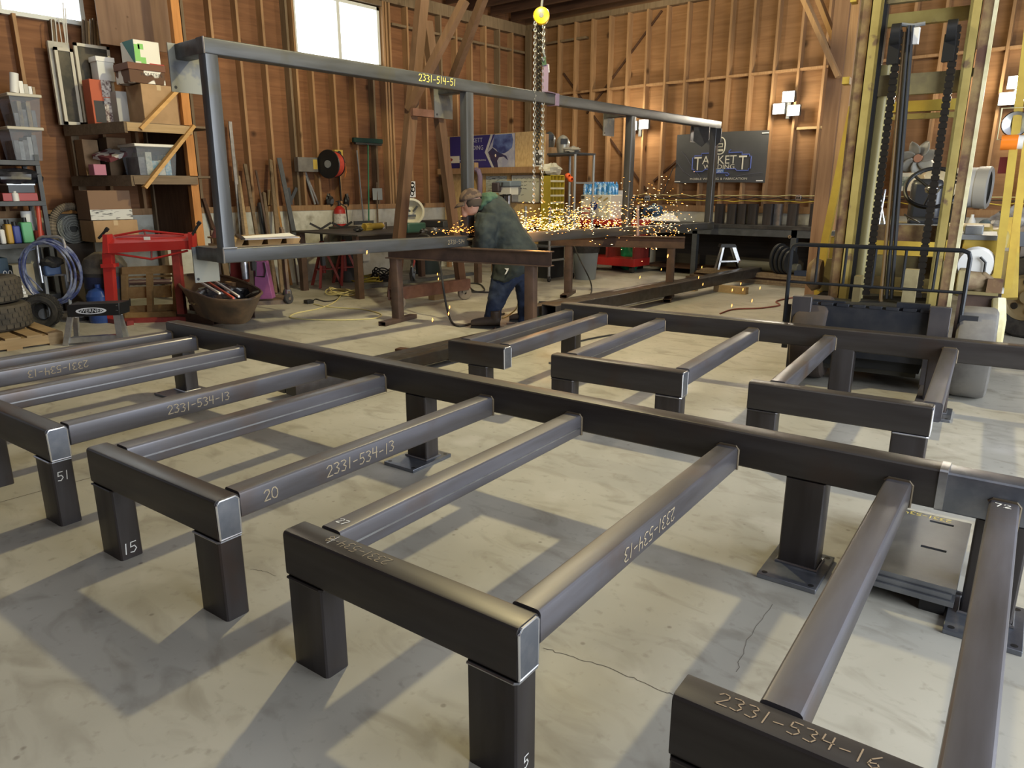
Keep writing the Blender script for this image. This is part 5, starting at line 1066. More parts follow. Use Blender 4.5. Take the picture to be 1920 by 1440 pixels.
# ---------------------------------------------------------------- chain hoist over the tall frame
XH = -5.52; hc_ = pX(1015, 31, XH); t = thing('chain_hoist', 'yellow chain hoist hanging with its chains above the tall frame', 'chain hoist', hc_)
ax = Vector((.62, -.78, 0)).normalized(); YH = mat('hoist_yellow', (.85, .52, .015), .35)
part('front_cover', MB().lathe([(0, .075), (.055, .075), (.085, .065), (.092, .045), (.092, .005), (.07, 0), (0, 0)], hc_, ax, 28), YH, t); part('rear_cover', MB().lathe([(0, -.03), (.075, -.03), (.08, -.04), (.08, -.075), (0, -.085)], hc_ - ax * .0, ax, 28), YH, t); part('chain_guide', MB().lathe([(.078, -.028), (.07, 0), (.0, 0)], hc_, ax, 24), BROWNSTEEL, t)
part('hub', MB().lathe([(0, .082), (.025, .08), (.03, .07), (0, .07)], hc_, ax, 16), GREY, t); part('top_hook', MB().tube([hc_ + Vector((0, 0, .09)), hc_ + Vector((.01, 0, .16)), hc_ + Vector((.03, 0, .22)), hc_ + Vector((.0, .03, .26)), hc_ + Vector((-.03, 0, .22))], .014, 8), GREY, t)
def chain(px0, y0, y1, m, nm='chain', w_=.016, dx=0.0, X=XH):
    a, b_ = pX(px0, y0, X), pX(px0 + dx, y1, X); a.y = b_.y = (a.y + b_.y) / 2; n_ = max(3, int((a.z - b_.z) / .034)); q = MB()
    for k in range(n_):
        cz_ = a.z - (k + .5) * (a.z - b_.z) / n_; hh = (a.z - b_.z) / n_ * .66; s_ = Vector((_cy, _sy, 0)) if k % 2 == 0 else _FH; cc_ = Vector((X, a.y, cz_))
        q.tube([cc_ + s_ * (w_ * .62 * math.cos(t_)) + Vector((0, 0, hh * math.sin(t_))) for t_ in [2 * math.pi * i / 8 for i in range(8)]], w_ * .25, 4, closed=True)
    return part(nm, q, m, t)
GAL = mat('galvanised_chain', (.50, .49, .45), .4, .8); DKC = mat('oily_chain', (.06, .055, .045), .4, .6)
chain(1002, 40, 380, GAL, 'hand_chain', .022); chain(1018, 44, 380, GAL, 'hand_chain', .022); chain(1008, 44, 305, DKC, 'load_chain', .03, 0, XH - .03); chain(1012, 44, 260, DKC, 'load_chain', .03, 0, XH - .03); chain(1019, 46, 92, GAL, 'load_chain', .024, 0, XH + .03)
h0 = pX(1019, 90, XH + .03); part('load_hook', MB().tube([h0, h0 + Vector((0, 0, -.05)), h0 + Vector((0, .03, -.09)), h0 + Vector((0, .0, -.13)), h0 + Vector((0, -.03, -.10))], .012, 8), GREY, t)
sl = thing('lifting_sling', 'green and purple lifting sling from the hoist hook around the top beam', 'sling', h0 + Vector((0, 0, -.5)))
part('green_web', MB().bar(h0 + Vector((0, 0, -.10)), pX(1021, 122, XH + .02), .012, .05, up=_RT), mat('green_webbing', (.07, .13, .07), .8), sl); pv = pX(1023, 120, XH + .02); pe = pX(1022, 172, XH + .02)
part('purple_web', MB().bar(pv, pe, .012, .07, up=_RT), mat('purple_webbing', (.20, .145, .22), .8), sl)
sw = pX(1038, 180, A0.x + .06); s_on = (sw.y - A0.y) / ud.y
lo_ = MB()
for z0_, z1_, o_ in ((HF - TB - .004, HF + .004, -.006),): lo_.bar(U(s_on, HF - TB - .008, -.004), U(s_on, HF + .008, -.004), .075, .006, up=(1, 0, 0)).bar(U(s_on, HF + .004, -.006), U(s_on, HF + .004, TB + .006), .075, .006).bar(U(s_on, HF - TB - .004, -.006), U(s_on, HF - TB - .004, TB + .006), .075, .006)
part('beam_wrap', lo_, mat('purple_webbing', (.20, .145, .22), .8), sl); part('tag', MB().bar(pX(1027, 121, XH), pX(1028, 136, XH), .004, .03, up=_RT), WHITE, sl); part('tail_web', MB().bar(pe, U(s_on - .05, HF + .006, .02), .07, .008), mat('purple_webbing', (.20, .145, .22)), sl)
# ---------------------------------------------------------------- OSB tool wall with sign, shelf, drill press, whiteboard
YO = 10.0
def O(x, y, Y=None): return pY(x, y, YO if Y is None else Y)
b = bY(833, 248, 1021, 440, YO, .012); b = (max(b[0], WX + .03), b[1], YO, YO + .012, 0.55, O(1000, 246).z)
t = thing('osb_tool_wall', 'strand-board partition wall with a timber shelf, behind the welder', 'partition', ((b[0] + b[1]) / 2, YO, 0))
part('panel', MB().box(*b), OSB, t)
for x in (b[0] + .03, (b[0] + b[1]) / 2, b[1] - .03): part('post', MB().box(x - .03, x + .03, YO + .013, YO + .10, 0, b[5] - .05), STUD, t)
zs_ = O(960, 325).z; part('shelf_rail', MB().box(b[0], b[1] + .01, YO - .17, YO - .13, zs_, zs_ + .10), STUD, t); part('shelf_board', MB().box(b[0], b[1], YO - .13, YO, zs_ + .07, zs_ + .10), OLDWOOD, t)
ob = b
tcn = thing('tool_counter', 'timber counter in front of the strand-board partition, under the drill press', 'counter', ((b[0] + b[1]) / 2, YO - .28, 0))
part('counter_top', MB().box(b[0], b[1], YO - .56, YO - .005, .86, .90), OLDWOOD, tcn)
for x in (b[0] + .06, b[1] - .06): part('leg', MB().box(x - .04, x + .04, YO - .54, YO - .46, 0, .86), STUD, tcn)
b = ob
xl_, xr_ = O(850, 290).x, O(966, 290).x; zt_, zbt = O(960, 250).z, O(960, 313).z
NAVY = mat('navy_sign', (.030, .022, .145), .55)
s1 = thing('welding_sign', 'navy blue welding sign with a welder picture on the strand board', 'sign', ((xl_ + xr_) / 2, YO, zbt))
x0s = O(845, 290).x; part('panel', MB().box(x0s, xr_, YO - .012, YO - .004, zbt, zt_), NAVY, s1); ww = xr_ - O(882, 290).x; xv = O(882, 290).x; hh_ = zt_ - zbt
def sg(u, v): return Vector((xv + ww * u, YO - .0135, zbt + hh_ * v))
WS = mat('sign_white', (.55, .54, .60), .6)
part('picture_field', MB().prism([sg(.40, 0), sg(.58, 0), sg(1.0, 0), sg(1.0, 1), sg(.58, 1), sg(.40, .47)][1:] + [], (0, .001, 0)), mat('picture_pale', (.50, .48, .50), .6, 0, (.30, .30, .40), 3), s1)
part('chevron', MB().prism([sg(.48, 1), sg(.53, 1), sg(.40, .47), sg(.55, 0), sg(.50, 0), sg(.345, .47)], (0, -.001, 0)), mat('chevron_grey', (.50, .48, .46), .6), s1)
part('helmet_picture', MB().prism([sg(.56, .98), sg(.94, .99), sg(.97, .80), sg(.94, .58), sg(.86, .48), sg(.78, .42), sg(.66, .40), sg(.60, .55), sg(.52, .62)], (0, -.0012, 0)), mat('helmet_blue', (.035, .045, .16), .5, 0, (.14, .20, .42), 5), s1)
part('welder_picture', MB().prism([sg(.42, .47), sg(.52, .60), sg(.62, .48), sg(.70, .42), sg(.82, .34), sg(.86, .20), sg(.76, .32), sg(.66, .30), sg(.62, .20), sg(.64, .0), sg(.56, .0)], (0, -.0014, 0)), mat('welder_dark', (.05, .03, .07), .6, 0, (.02, .025, .09), 8), s1)
part('arc_picture', MB().ball(sg(.585, .36), .02, .003, .03), mat('arc_white', (.9, .75, .6), .5), s1)
part('lettering', fit_text('TACKETT', sg(.085, .855), ww * .42, hh_ * .135, WS), None, s1); part('lettering', fit_text('WELDING', sg(.085, .625), ww * .45, hh_ * .135, WS), None, s1)
part('lettering', fit_text('LLC', sg(-.07, .41), ww * .15, hh_ * .12, WS), None, s1); part('small_lettering', fit_text('YOUR ONSITE MOBILE WELDING', sg(.04, .235), ww * .66, hh_ * .045, WS), None, s1)
b2 = bY(1000, 281, 1020, 313, YO - .004, .002); r = solo('paper_poster', MB().box(*b2), PAPER, 'small black and white poster at the right end of the strand board', 'poster')
part('picture', MB().box(b2[0] + .03, b2[1] - .03, b2[2] - .002, b2[2] - .001, b2[4] + .10, b2[5] - .08).box(b2[0] + .04, b2[1] - .04, b2[2] - .002, b2[2] - .001, b2[4] + .03, b2[4] + .07), mat('poster_print', (.05, .05, .05), .7, 0, (.55, .55, .55), 9, 2, lo=.5, hi=.55), r)
b2 = bY(841, 293, 861, 306, YO - .02, .006); r = solo('hazard_sticker', MB().box(*b2), mat('pale_sticker', (.55, .50, .44), .7), 'pale warning sticker left of the navy sign', 'sticker'); part('red_mark', MB().prism([(b2[0] + .07, b2[2] - .001, b2[4] + .03), (b2[0] + .12, b2[2] - .001, (b2[4] + b2[5]) / 2), (b2[0] + .07, b2[2] - .001, b2[5] - .03), (b2[0] + .02, b2[2] - .001, (b2[4] + b2[5]) / 2)], (0, -.001, 0)), DKRED, r)
b2 = bY(961, 328, 1014, 380, YO - .002, .002); r = thing('whiteboard', 'whiteboard with a handwritten list below the strand-board shelf', 'whiteboard', ((b2[0] + b2[1]) / 2, YO, b2[4])); b2 = (b2[0], b2[1], YO - .025, YO - .003, b2[4], b2[5])
part('board', MB().box(*b2), mat('whiteboard_white', (.60, .60, .52), .35), r); e = .015; part('frame', MB().box(b2[0], b2[1], b2[2] - .008, b2[2], b2[4], b2[4] + e).box(b2[0], b2[1], b2[2] - .008, b2[2], b2[5] - e, b2[5]).box(b2[0], b2[0] + e, b2[2] - .008, b2[2], b2[4], b2[5]).box(b2[1] - e, b2[1], b2[2] - .008, b2[2], b2[4], b2[5]), ALU, r)
q = MB(); rn = random.Random(2)
for k in range(5):
    z0_ = b2[5] - .07 - .055 * k - (.05 if k == 4 else 0); x_ = b2[0] + .09
    q.tube([(x_ - .05, b2[2] - .002, z0_), (x_ - .025, b2[2] - .002, z0_), (x_ - .025, b2[2] - .002, z0_ + .025), (x_ - .05, b2[2] - .002, z0_ + .025)], .0025, 4, closed=True)
    while x_ < b2[0] + (.58 if k < 2 else .34 if k < 4 else .28): L_ = rn.uniform(.03, .09); q.tube([(x_ + L_ * i / 6, b2[2] - .002, z0_ + .012 + rn.uniform(-.012, .012)) for i in range(7)], .003, 4); x_ += L_ + .025
part('handwriting', q, mat('marker_ink', (.06, .06, .07), .8), r)
b2 = bY(911, 330, 950, 362, YO - .006, .003); solo('job_sheet', MB().box(*b2), mat('job_sheet_paper', (.50, .52, .47), .8, 0, (.15, .16, .14), 30, 1, lo=.56, hi=.60, stretch=(.3, 1, 3)), 'printed job sheets pinned left of the whiteboard', 'paper')
solo('purple_hanging_strap', MB().tube([O(893, 318, YO - .2), O(897, 320, YO - .22), O(900, 330, YO - .2), O(900, 400, YO - .2)], .045, 8), mat('purple_webbing', (.20, .145, .22), .8), 'purple strap hanging over the timber shelf edge', 'strap')
b2 = bY(862, 305, 890, 319, YO - .12, .1); carton('shelf_carton', (b2[0], b2[1], b2[2], b2[3], zs_ + .101, b2[5]), CARDBOARD, 'small cardboard box on the strand-board shelf')
# drill press on the counter
c = O(945, 392, YO - .35); c.z = .90; t = thing('drill_press', 'grey and white bench drill press behind the person', 'drill press', c)
hx = lambda x, y, d=0: O(x, y, YO - .42 + d)
b2 = bY(928, 339, 957, 350, YO - .46, .3); part('belt_cover', MB().box(*b2), mat('blue_grey_paint', (.16, .20, .24), .5), t, bevel=.02); b2 = bY(934, 350, 957, 366, YO - .42, .22); part('head', MB().box(*b2), mat('cream_machine_paint', (.58, .57, .52), .5), t, bevel=.015)
b2 = bY(921, 342, 934, 360, YO - .50, .2); part('motor', MB().box(*b2), mat('dark_motor', (.055, .04, .045), .5), t, bevel=.02); part('quill', MB().cyl(hx(946, 364, -.0), hx(946, 378, .0), .035), BLACK, t); part('column', MB().cyl(Vector((c.x, c.y + .12, .9)), Vector((c.x, c.y + .12, hx(946, 350).z)), .04), BARESTEEL, t); part('base', MB().box(c.x - .15, c.x + .15, c.y - .2, c.y + .2, .90, .94), DKGREY, t); part('feed_lever', MB().tube([hx(938, 367, -.05), hx(958, 365, -.12)], .012, 8), BLACK, t)
part('depth_knob', MB().cyl(hx(941, 350, -.06), hx(942, 342, -.06), .014), BLACK, t)
# ---------------------------------------------------------------- yellow bolt-bin cabinet, pipe rack, helmets
XB = -7.55; b = bX(1031, 328, 1058, 424, XB, .34); zc0 = .78; y0, y1, z1 = b[2], b[3], b[5]; x0, x1 = XB - .20, XB; YB = y0
t = thing('bolt_bin_cabinet', 'tall yellow cabinet of open bolt bins behind the sparks', 'cabinet', (XB - .1, (y0 + y1) / 2, zc0))
YC2 = mat('cabinet_yellow', (.55, .42, .04), .5); PAL = mat('cream_shelf_lip', (.66, .61, .42), .5)
part('carcass', MB().box(x0, x1, y0, y0 + .012, zc0, z1).box(x0, x1, y1 - .012, y1, zc0, z1).box(x0, x1, y0, y1, z1 - .012, z1).box(x0, x1, y0, y1, zc0, zc0 + .012).box(x0, x0 + .01, y0, y1, zc0, z1), YC2, t)
nr = 8
for k in range(nr): zz = zc0 + (z1 - zc0) * k / nr; part('shelf_lip', MB().box(x1 - .004, x1 + .006, y0 + .01, y1 - .01, zz, zz + .03).box(x0 + .01, x1, y0 + .01, y1 - .01, zz, zz + .008), PAL, t)
for k in range(1, 4): yy_ = y0 + (y1 - y0) * k / 4; part('divider', MB().box(x0 + .01, x1 - .004, yy_ - .004, yy_ + .004, zc0 + .01, z1 - .01), YC2, t)
part('side_bracket', MB().box(x1 - .05, x1 - .02, y1, y1 + .03, z1 - .75, z1 - .28), GREY, t)
solo('cabinet_stand', MB().box(x0 - .02, x1, y0 - .02, y1 + .02, 0, zc0 - .001), mat('dark_stand', (.02, .02, .02), .6), 'dark stand under the yellow bolt-bin cabinet', 'stand')
solo('white_rag_heap', lumpy(((x0 + x1) / 2, (y0 + y1) / 2 - .05, z1 + .09), .14, .22, .088, 8, .25), mat('cream_rag', (.56, .54, .44), .9), 'heap of cream rags on top of the yellow cabinet', 'rag')
solo('orange_ear_muffs', MB().lathe([(.025, 0), (.045, .02), (.045, .06), (.02, .08)], O(1062, 330, 9.9), (1, -.3, 0), 14).lathe([(.025, 0), (.045, .02), (.045, .06), (.02, .08)], O(1067, 336, 9.9), (1, -.3, 0), 14), mat('bright_orange', (.80, .12, .02), .5), 'bright orange ear muffs hung beside the yellow cabinet', 'ear muffs')
XR_ = -7.26; t = thing('pipe_rack', 'grey pipe rack on casters right of the yellow cabinet', 'rack', (-7.4, 10.0, 0)); PIPE = mat('grey_pipe', (.27, .28, .29), .45, .3)
zr = pX(1077, 289, XR_).z
for (x, y) in ((XR_, 9.42), (XR_, 10.08), (XR_, 10.62), (XR_ - .5, 10.62), (XR_ - .5, 9.42)):
    part('post', MB().cyl((x, y, .10 if y < 10.5 else .10), (x, y, zr if y > 9.9 else 1.2), .022, n=10), PIPE, t); w_ = part('caster', MB().lathe([(.015, -.018), (.045, -.018), (.05, 0), (.045, .018), (.015, .018), (.015, -.018)], (x, y, .05), (1, .3, 0), 16), RUBBER, t); part('fork', MB().bar((x, y, .05), (x, y, .12), .03, .04), PIPE, w_)
part('top_shelf', MB().box(XR_ - .9, XR_ + .02, 10.06, 10.64, zr, zr + .03), DKGREY, t); part('rail', MB().bar((XR_, 10.08, pX(1090, 343, XR_).z), (XR_, 10.62, pX(1090, 343, XR_).z), .03, .03), PIPE, t); part('rail', MB().bar((XR_, 9.42, .35), (XR_, 10.08, .35), .03, .03), PIPE, t); part('low_shelf', MB().box(XR_ - .5, XR_, 9.42, 10.62, .55, .57), DKGREY, t)
def helmet(c, m, label, face_=(.7, -.7, 0), s_=1.0):
    t = thing('welding_helmet', label, 'welding helmet', c); c = Vector(c); f = Vector(face_).normalized(); sd_ = f.cross(Vector((0, 0, 1)))
    def sh(u, v):
        a = 2 * math.pi * u; h = v; w2 = (.125 * (1 - .25 * h ** 2) + .0) * math.sqrt(max(1e-4, 1 - max(0, (h - .55) / .45) ** 2)) if h > .55 else .125 * (1 - .25 * h ** 2) * (.72 + .28 * h / .55)
        return c + (f * (math.cos(a) * w2 * 1.15 + (.02 * (1 - h))) + sd_ * math.sin(a) * w2) * s_ + Vector((0, 0, .30 * h * s_))
    part('shell', MB().grid(sh, 24, 14, closeu=True), m, t, sharp=60); p = c + f * .138 * s_ + Vector((0, 0, .185 * s_)); part('lens_window', MB().obox(p, .02, .115 * s_, .09 * s_, (0, 0, math.atan2(f.y, f.x)), BLACK), BLACK, t)
    return t
helmet((XR_ - .42, 10.3, zr + .031), mat('silver_helmet', (.42, .42, .38), .35, .3), 'silver welding helmet on top of the pipe rack'); hb_ = helmet((XR_ - .80, 10.42, zr + .14), mat('grey_dark_helmet', (.07, .075, .075), .4), 'dark welding helmet on a box at the left end of the rack top', s_=.9)
carton('helmet_box', (XR_ - .9, XR_ - .62, 10.25, 10.55, zr + .031, zr + .138), CARDBOARD, 'cardboard box under the dark welding helmet')
solo('grey_gloves', lumpy((XR_ - .15, 10.22, zr + .076), .14, .10, .045, 17, .35, 14, 8), mat('grey_leather', (.36, .34, .30), .85), 'grey leather gloves beside the silver helmet', 'gloves')
# tool chest with stickered cooler and water bottles
YT = 11.35; b = bY(1086, 412, 1192, 428, YT, .5); t = thing('tool_chest', 'low red tool chest with open black bays, by the back wall', 'tool chest', ((b[0] + b[1]) / 2, YT + .25, 0)); x0, x1 = b[0], b[1]; zt_ = b[5]
part('top_tray', MB().box(x0, x1, YT, YT + .55, zt_ - .10, zt_), RED, t, bevel=.005); part('base', MB().box(x0, x1, YT, YT + .55, .12, .26), RED, t, bevel=.005); part('back', MB().box(x0, x1, YT + .5, YT + .55, .26, zt_ - .1), BLACK, t)
for x in (x0, (x0 + x1) / 2, x1 - .04): part('upright', MB().box(x, x + .04, YT, YT + .5, .26, zt_ - .1), DKRED, t)
for x in (x0 + .08, x1 - .1): part('wheel', MB().cyl((x - .03, YT + .1, .06), (x + .03, YT + .1, .06), .06), RUBBER, t)
b = bY(1088, 365, 1144, 411, YT + .02, .40); zk = zt_ + .001; t = thing('stickered_cooler', 'white cooler box covered with stickers on the red tool chest', 'cooler', ((b[0] + b[1]) / 2, YT + .2, zk)); x0, x1 = b[0], b[1]; z1 = b[5]; ys = YT + .02
part('body', MB().box(x0, x1, ys, ys + .4, zk, z1), mat('cooler_white', (.66, .63, .54), .5), t, bevel=.02); W_c, H_c = x1 - x0, z1 - zk
def sk(u, v): return Vector((x0 + W_c * u, ys - .001, zk + H_c * v))
part('round_sticker', MB().lathe([(0, .002), (.085, .002)], sk(.45, .56), (0, -1, 0), 24), mat('sticker_blue', (.02, .035, .20), .5), t)
q = MB()
for k in range(3): a = R(30 + 120 * k); q.bar(sk(.45, .56) + Vector((0, -.0035, 0)), sk(.45, .56) + Vector((.07 * math.cos(a), -.0035, .07 * math.sin(a))), .014, .001, up=(0, 1, 0)).bar(sk(.45, .56) + Vector((0, -.0035, 0)), sk(.45, .56) - Vector((.055 * math.cos(a), .0035, .055 * math.sin(a))), .006, .001, up=(0, 1, 0))
part('spoke_mark', q, WHITE, t)
q = MB(); q.lathe([(.085, .002), (.095, .002)], sk(.19, .26), (0, -1, 0), 24).box(sk(.05, 0).x, sk(.30, 0).x, ys - .003, ys - .001, sk(0, .22).z, sk(0, .27).z).box(sk(.08, 0).x, sk(.36, 0).x, ys - .003, ys - .001, sk(0, .42).z, sk(0, .47).z); part('red_sticker', q, RED, t)
part('dark_sticker', MB().box(sk(.03, 0).x, sk(.14, 0).x, ys - .003, ys - .001, sk(0, .82).z, sk(0, .95).z).box(sk(.36, 0).x, sk(.55, 0).x, ys - .003, ys - .001, sk(0, .26).z, sk(0, .30).z), mat('dark_sticker', (.06, .05, .04), .6), t)
part('lettering', text_mesh('Banshee', .075, BLACK, sk(.62, .10), (1, 0, 0), (0, 0, 1), .001, shear=.15), None, t); part('lettering', text_mesh('FAMILY', .06, mat('dark_sticker', (.06, .05, .04)), sk(.90, .42), (0, 0, 1), (-1, 0, 0), .001), None, t); part('lettering', text_mesh('RANCH', .05, mat('gold_sticker', (.40, .30, .12), .6), sk(.45, .88), (1, 0, 0), (0, 0, 1), .001), None, t)
part('blue_sticker', MB().box(sk(.62, 0).x, sk(.76, 0).x, ys - .003, ys - .001, sk(0, .46).z, sk(0, .56).z), BLUEP, t); part('gold_sticker', MB().bar(sk(.60, .80) + Vector((0, -.002, 0)), sk(.72, .92) + Vector((0, -.002, 0)), .03, .002, up=(0, 1, 0)).bar(sk(.78, .75) + Vector((0, -.002, 0)), sk(.92, .88) + Vector((0, -.002, 0)), .03, .002, up=(0, 1, 0)), mat('gold_sticker', (.40, .30, .12)), t)
BW = mat('water_bottle_blue', (.06, .30, .66), .15, 0, (.50, .70, .85), 16, 2, lo=.5, hi=.58)
t = thing('water_bottle_pack', 'shrink-wrapped pack of blue water bottles on the stickered cooler', 'bottle pack', ((x0 + x1) / 2, YT + .2, z1 + .001))
for i in range(6):
    for j in range(3):
        c = Vector((x0 + .06 + (W_c - .12) * i / 5, ys + .06 + .11 * j, z1 + .001)); o = part('bottle', MB().lathe([(0, 0), (.036, 0), (.038, .02), (.038, .15), (.03, .18), (.014, .20), (.014, .225), (0, .225)], c, n=10), BW, t)
# back-bench items
YBn = 11.80; ZBn = .895; xL, xR = pY(1192, 420, YBn).x, -1.9
t = thing('long_work_bench', 'long black-topped work bench along the back wall', 'work bench', ((xL + xR) / 2, 12.2, 0))
part('bench_top', MB().box(xL, xR, YBn, WY - .02, ZBn - .05, ZBn), mat('black_bench_top', (.03, .032, .036), .4, .3, (.06, .06, .065), 6), t); part('front_rail', MB().box(xL, xR, YBn + .02, YBn + .07, ZBn - .17, ZBn - .05), DKGREY, t)
part('back_boards', MB().box(xL + .02, xR, WY - .05, WY - .03, .06, ZBn - .06), woodmat('shaded_bench_boards', (.055, .045, .035), (.03, .026, .022), axis=0, fine=10), t)  # boards coloured dark with the shade under the bench
for xp in (1302, 1487, 1560): x = pY(xp, 470, YBn + .05).x; part('leg', MB().box(x - .045, x + .045, YBn + .02, YBn + .11, 0, ZBn - .05), DKGREY, t)
part('leg_washer', MB().lathe([(.012, 0), (.028, 0), (.028, .01), (.012, .01)], pY(1481, 444, YBn + .01), (0, -1, 0), 16), CHROME, t)
part('low_shelf', MB().box(xL + .1, xR, YBn + .1, WY - .06, .10, .13), DARKWOOD, t)
zbb = ZBn + .001
for k, (xa, xb, yy_, m) in enumerate(((1338, 1356, 12.15, STEELZ), (1361, 1380, 12.13, STEELZ), (1381, 1399, 12.16, STEELZ), (1400, 1419, 12.14, STEELZ), (1428, 1448, 12.12, STEELZ), (1449, 1465, 12.18, CAP), (1474, 1495, 12.13, STEELZ), (1516, 1536, 12.15, STEELZ))):
    x0, x1 = pY(xa, 400, yy_).x, pY(xb, 400, yy_).x; h = pY(xa, 382, yy_).z - zbb; wv = (x1 - x0)
    o = solo('steel_tube_piece', MB().bar((x0 + wv / 2, yy_ + .06, zbb), (x0 + wv / 2, yy_ + .06, zbb + h), wv * .84, .12, up=(0, 1, 0), r=.012, open_=.006), m, 'dark square tube offcut standing on the long bench, %s from the left' % ('first', 'second', 'third', 'fourth', 'fifth', 'sixth', 'seventh', 'last')[k], 'steel tube', 'tube offcuts standing on the long bench')
c = pY(1222, 412, 12.0); t = thing('blue_bench_vise', 'blue cast vise on the back bench', 'vise', (c.x, 12.1, ZBn)); VB = mat('vise_blue', (.02, .06, .13), .5)
part('body', lumpy((c.x, 12.1, ZBn + .15), .18, .12, .149, 19, .22), VB, t); part('jaw', MB().box(c.x - .2, c.x - .03, 12.0, 12.15, ZBn + .1, ZBn + .25), VB, t, bevel=.02); part('screw', MB().cyl((c.x - .05, 11.95, ZBn + .14), (c.x - .05, 12.05, ZBn + .14), .05), BLACK, t)
pw = [pY(1195, 419, 11.86), pY(1275, 418, 11.86), pY(1262, 407, 12.15), pY(1240, 405, 12.15)]
solo('white_sheet', MB().prism([Vector((p.x, p.y, zbb + (.02 if k < 2 else .14))) for k, p in enumerate(pw)], (0, 0, .012)), PAPER, 'large bent white sheet lying on the back bench', 'sheet')
b = bY(1151, 388, 1187, 412, 11.9, .4); solo('black_microwave', MB().box(b[0], b[1], 11.92, 12.3, ZBn if b[4] < 0 else b[4] - .0, b[5]), BLACK, 'black box-shaped appliance right of the stickered cooler', 'appliance', bevel=.01)
solo('appliance_stand', MB().box(b[0] - .02, b[1] + .02, 11.92, 12.32, 0, b[4] - .001), mat('dark_stand', (.02, .02, .02)), 'dark stand under the black appliance', 'stand')
b3 = bY(1153, 357, 1163, 384, 12.0, .2); solo('white_carton', MB().box(b3[0], b3[1], 12.0, 12.2, b[5] + .001, b3[5]), WHITE, 'narrow white box on the black appliance', 'box')
c = pY(1195, 400, 11.6); solo('pale_pipe', MB().cyl(pY(1196, 442, 8.9), pY(1196, 385, 8.9), .02, n=12), mat('pink_pipe', (.36, .26, .24), .5), 'thin pale pipe standing on the far sawhorse', 'pipe')
# outlets, cables, banner on the back wall
for k, (x, y) in enumerate(((1187, 372), (1215, 372), (1498, 371))):
    b = bY(x - 5, y - 5, x + 5, y + 5, WY - .0, .05); r = thing('wall_outlet', ('left steel outlet box on the back wall', 'middle steel outlet box on the back wall', 'right steel outlet box near the forklift mast')[k], 'outlet', ((b[0] + b[1]) / 2, WY, b[4])); part('box', MB().box(b[0], b[1], WY - .04, WY + .02, b[4], b[5]), BARESTEEL, r, bevel=.004); part('sockets', MB().cyl(((b[0] * .7 + b[1] * .3), WY - .045, (b[4] + b[5]) / 2), ((b[0] * .7 + b[1] * .3), WY - .039, (b[4] + b[5]) / 2), .015).cyl(((b[0] * .3 + b[1] * .7), WY - .045, (b[4] + b[5]) / 2), ((b[0] * .3 + b[1] * .7), WY - .039, (b[4] + b[5]) / 2), .015), BLACK, r)
rn = random.Random(9)
for k, m in enumerate((YC, RUBBER, PYC)):
    zc_ = PZ + .14 + .045 * k; pts = [Vector((-7.6 + .2 * i, WY - .012 - .006 * k, zc_ + .018 * math.sin(i * 3.1 + k * 2) + rn.uniform(-.01, .01))) for i in range(34)]
    solo('wall_cable', MB().tube(pts, .008, 6), m, ('lowest yellow cable running along the back wall studs', 'black cable running along the back wall studs', 'pale yellow cable running along the back wall studs')[k], 'cable')
solo('wall_cable', MB().tube([pY(1244, 362, WY - .02), pY(1252, 340, WY - .02), pY(1262, 315, WY - .02), pY(1270, 307, WY - .02)], .008, 6), RUBBER, 'black cable hanging from the dark banner', 'cable')
ba = [pY(1270, 252, WY - .02), pY(1443, 245, WY - .02), pY(1434, 341, WY - .02), pY(1268, 345, WY - .02)]
x0 = ba[0].x; x1 = (ba[1].x + ba[2].x) / 2; z1 = (ba[0].z + ba[1].z) / 2; z0 = (ba[2].z + ba[3].z) / 2; YN = WY - .02
t = thing('shop_banner', 'dark grey welding company banner on the back wall', 'banner', ((x0 + x1) / 2, YN, z0)); BG = mat('charcoal_banner', (.050, .052, .056), .6, 0, (.065, .065, .07), 1.2)
bw_, bh_ = x1 - x0, z1 - z0
part('cloth', MB().grid(lambda u, v: Vector((x0 + bw_ * u, YN + .006 * math.sin(7 * u + 3 * v) * math.sin(5 * v), z0 + bh_ * v - .0 + .01 * math.sin(math.pi * u))), 20, 10), BG, t)
def bn(u, v, d=.012): return Vector((x0 + bw_ * u, YN - d, z0 + bh_ * v))
def bl(pts, r_, m, nm='outline', closed=False): return part(nm, MB().tube([bn(*p) for p in pts], r_, 6, closed=closed), m, t)
BB = mat('banner_blue', (.10, .14, .42), .6); BW2 = mat('banner_cream', (.66, .63, .52), .6)
bl([(.20, .28), (.20, .52), (.22, .52), (.22, .555), (.30, .555), (.30, .60), (.42, .60)], .010, BB); bl([(.60, .585), (.60, .63), (.62, .655)], .008, BB); bl([(.60, .60), (.74, .60), (.74, .555), (.82, .555), (.82, .52), (.84, .52), (.84, .28), (.82, .28), (.82, .24), (.70, .24), (.68, .28), (.58, .28)], .010, BB); bl([(.20, .28), (.22, .28), (.22, .235), (.32, .235), (.35, .28), (.44, .28)], .010, BB); bl([(.44, .20), (.60, .20), (.62, .17), (.60, .14), (.58, .16)], .009, BB)
part('date_ribbon', MB().box(bn(.40, 0).x, bn(.56, 0).x, YN - .014, YN - .012, bn(0, .20).z, bn(0, .275).z), mat('ribbon_blue', (.06, .16, .42), .6), t)
F_ = lambda txt, u, v, w_, h, m=BW2, **k: part('lettering', fit_text(txt, bn(u, v), bw_ * w_, bh_ * h, m, depth=.004, **k), None, t)
F_('T', .262, .40, .085, .27); F_('ACKET', .50, .465, .375, .165); F_('T', .755, .40, .085, .27); F_('WELDING', .50, .325, .34, .095); F_('Since 2021', .475, .238, .15, .05, WHITE, shear=.3); F_('MOBILE WELDING & FABRICATION', .50, .085, .63, .045)
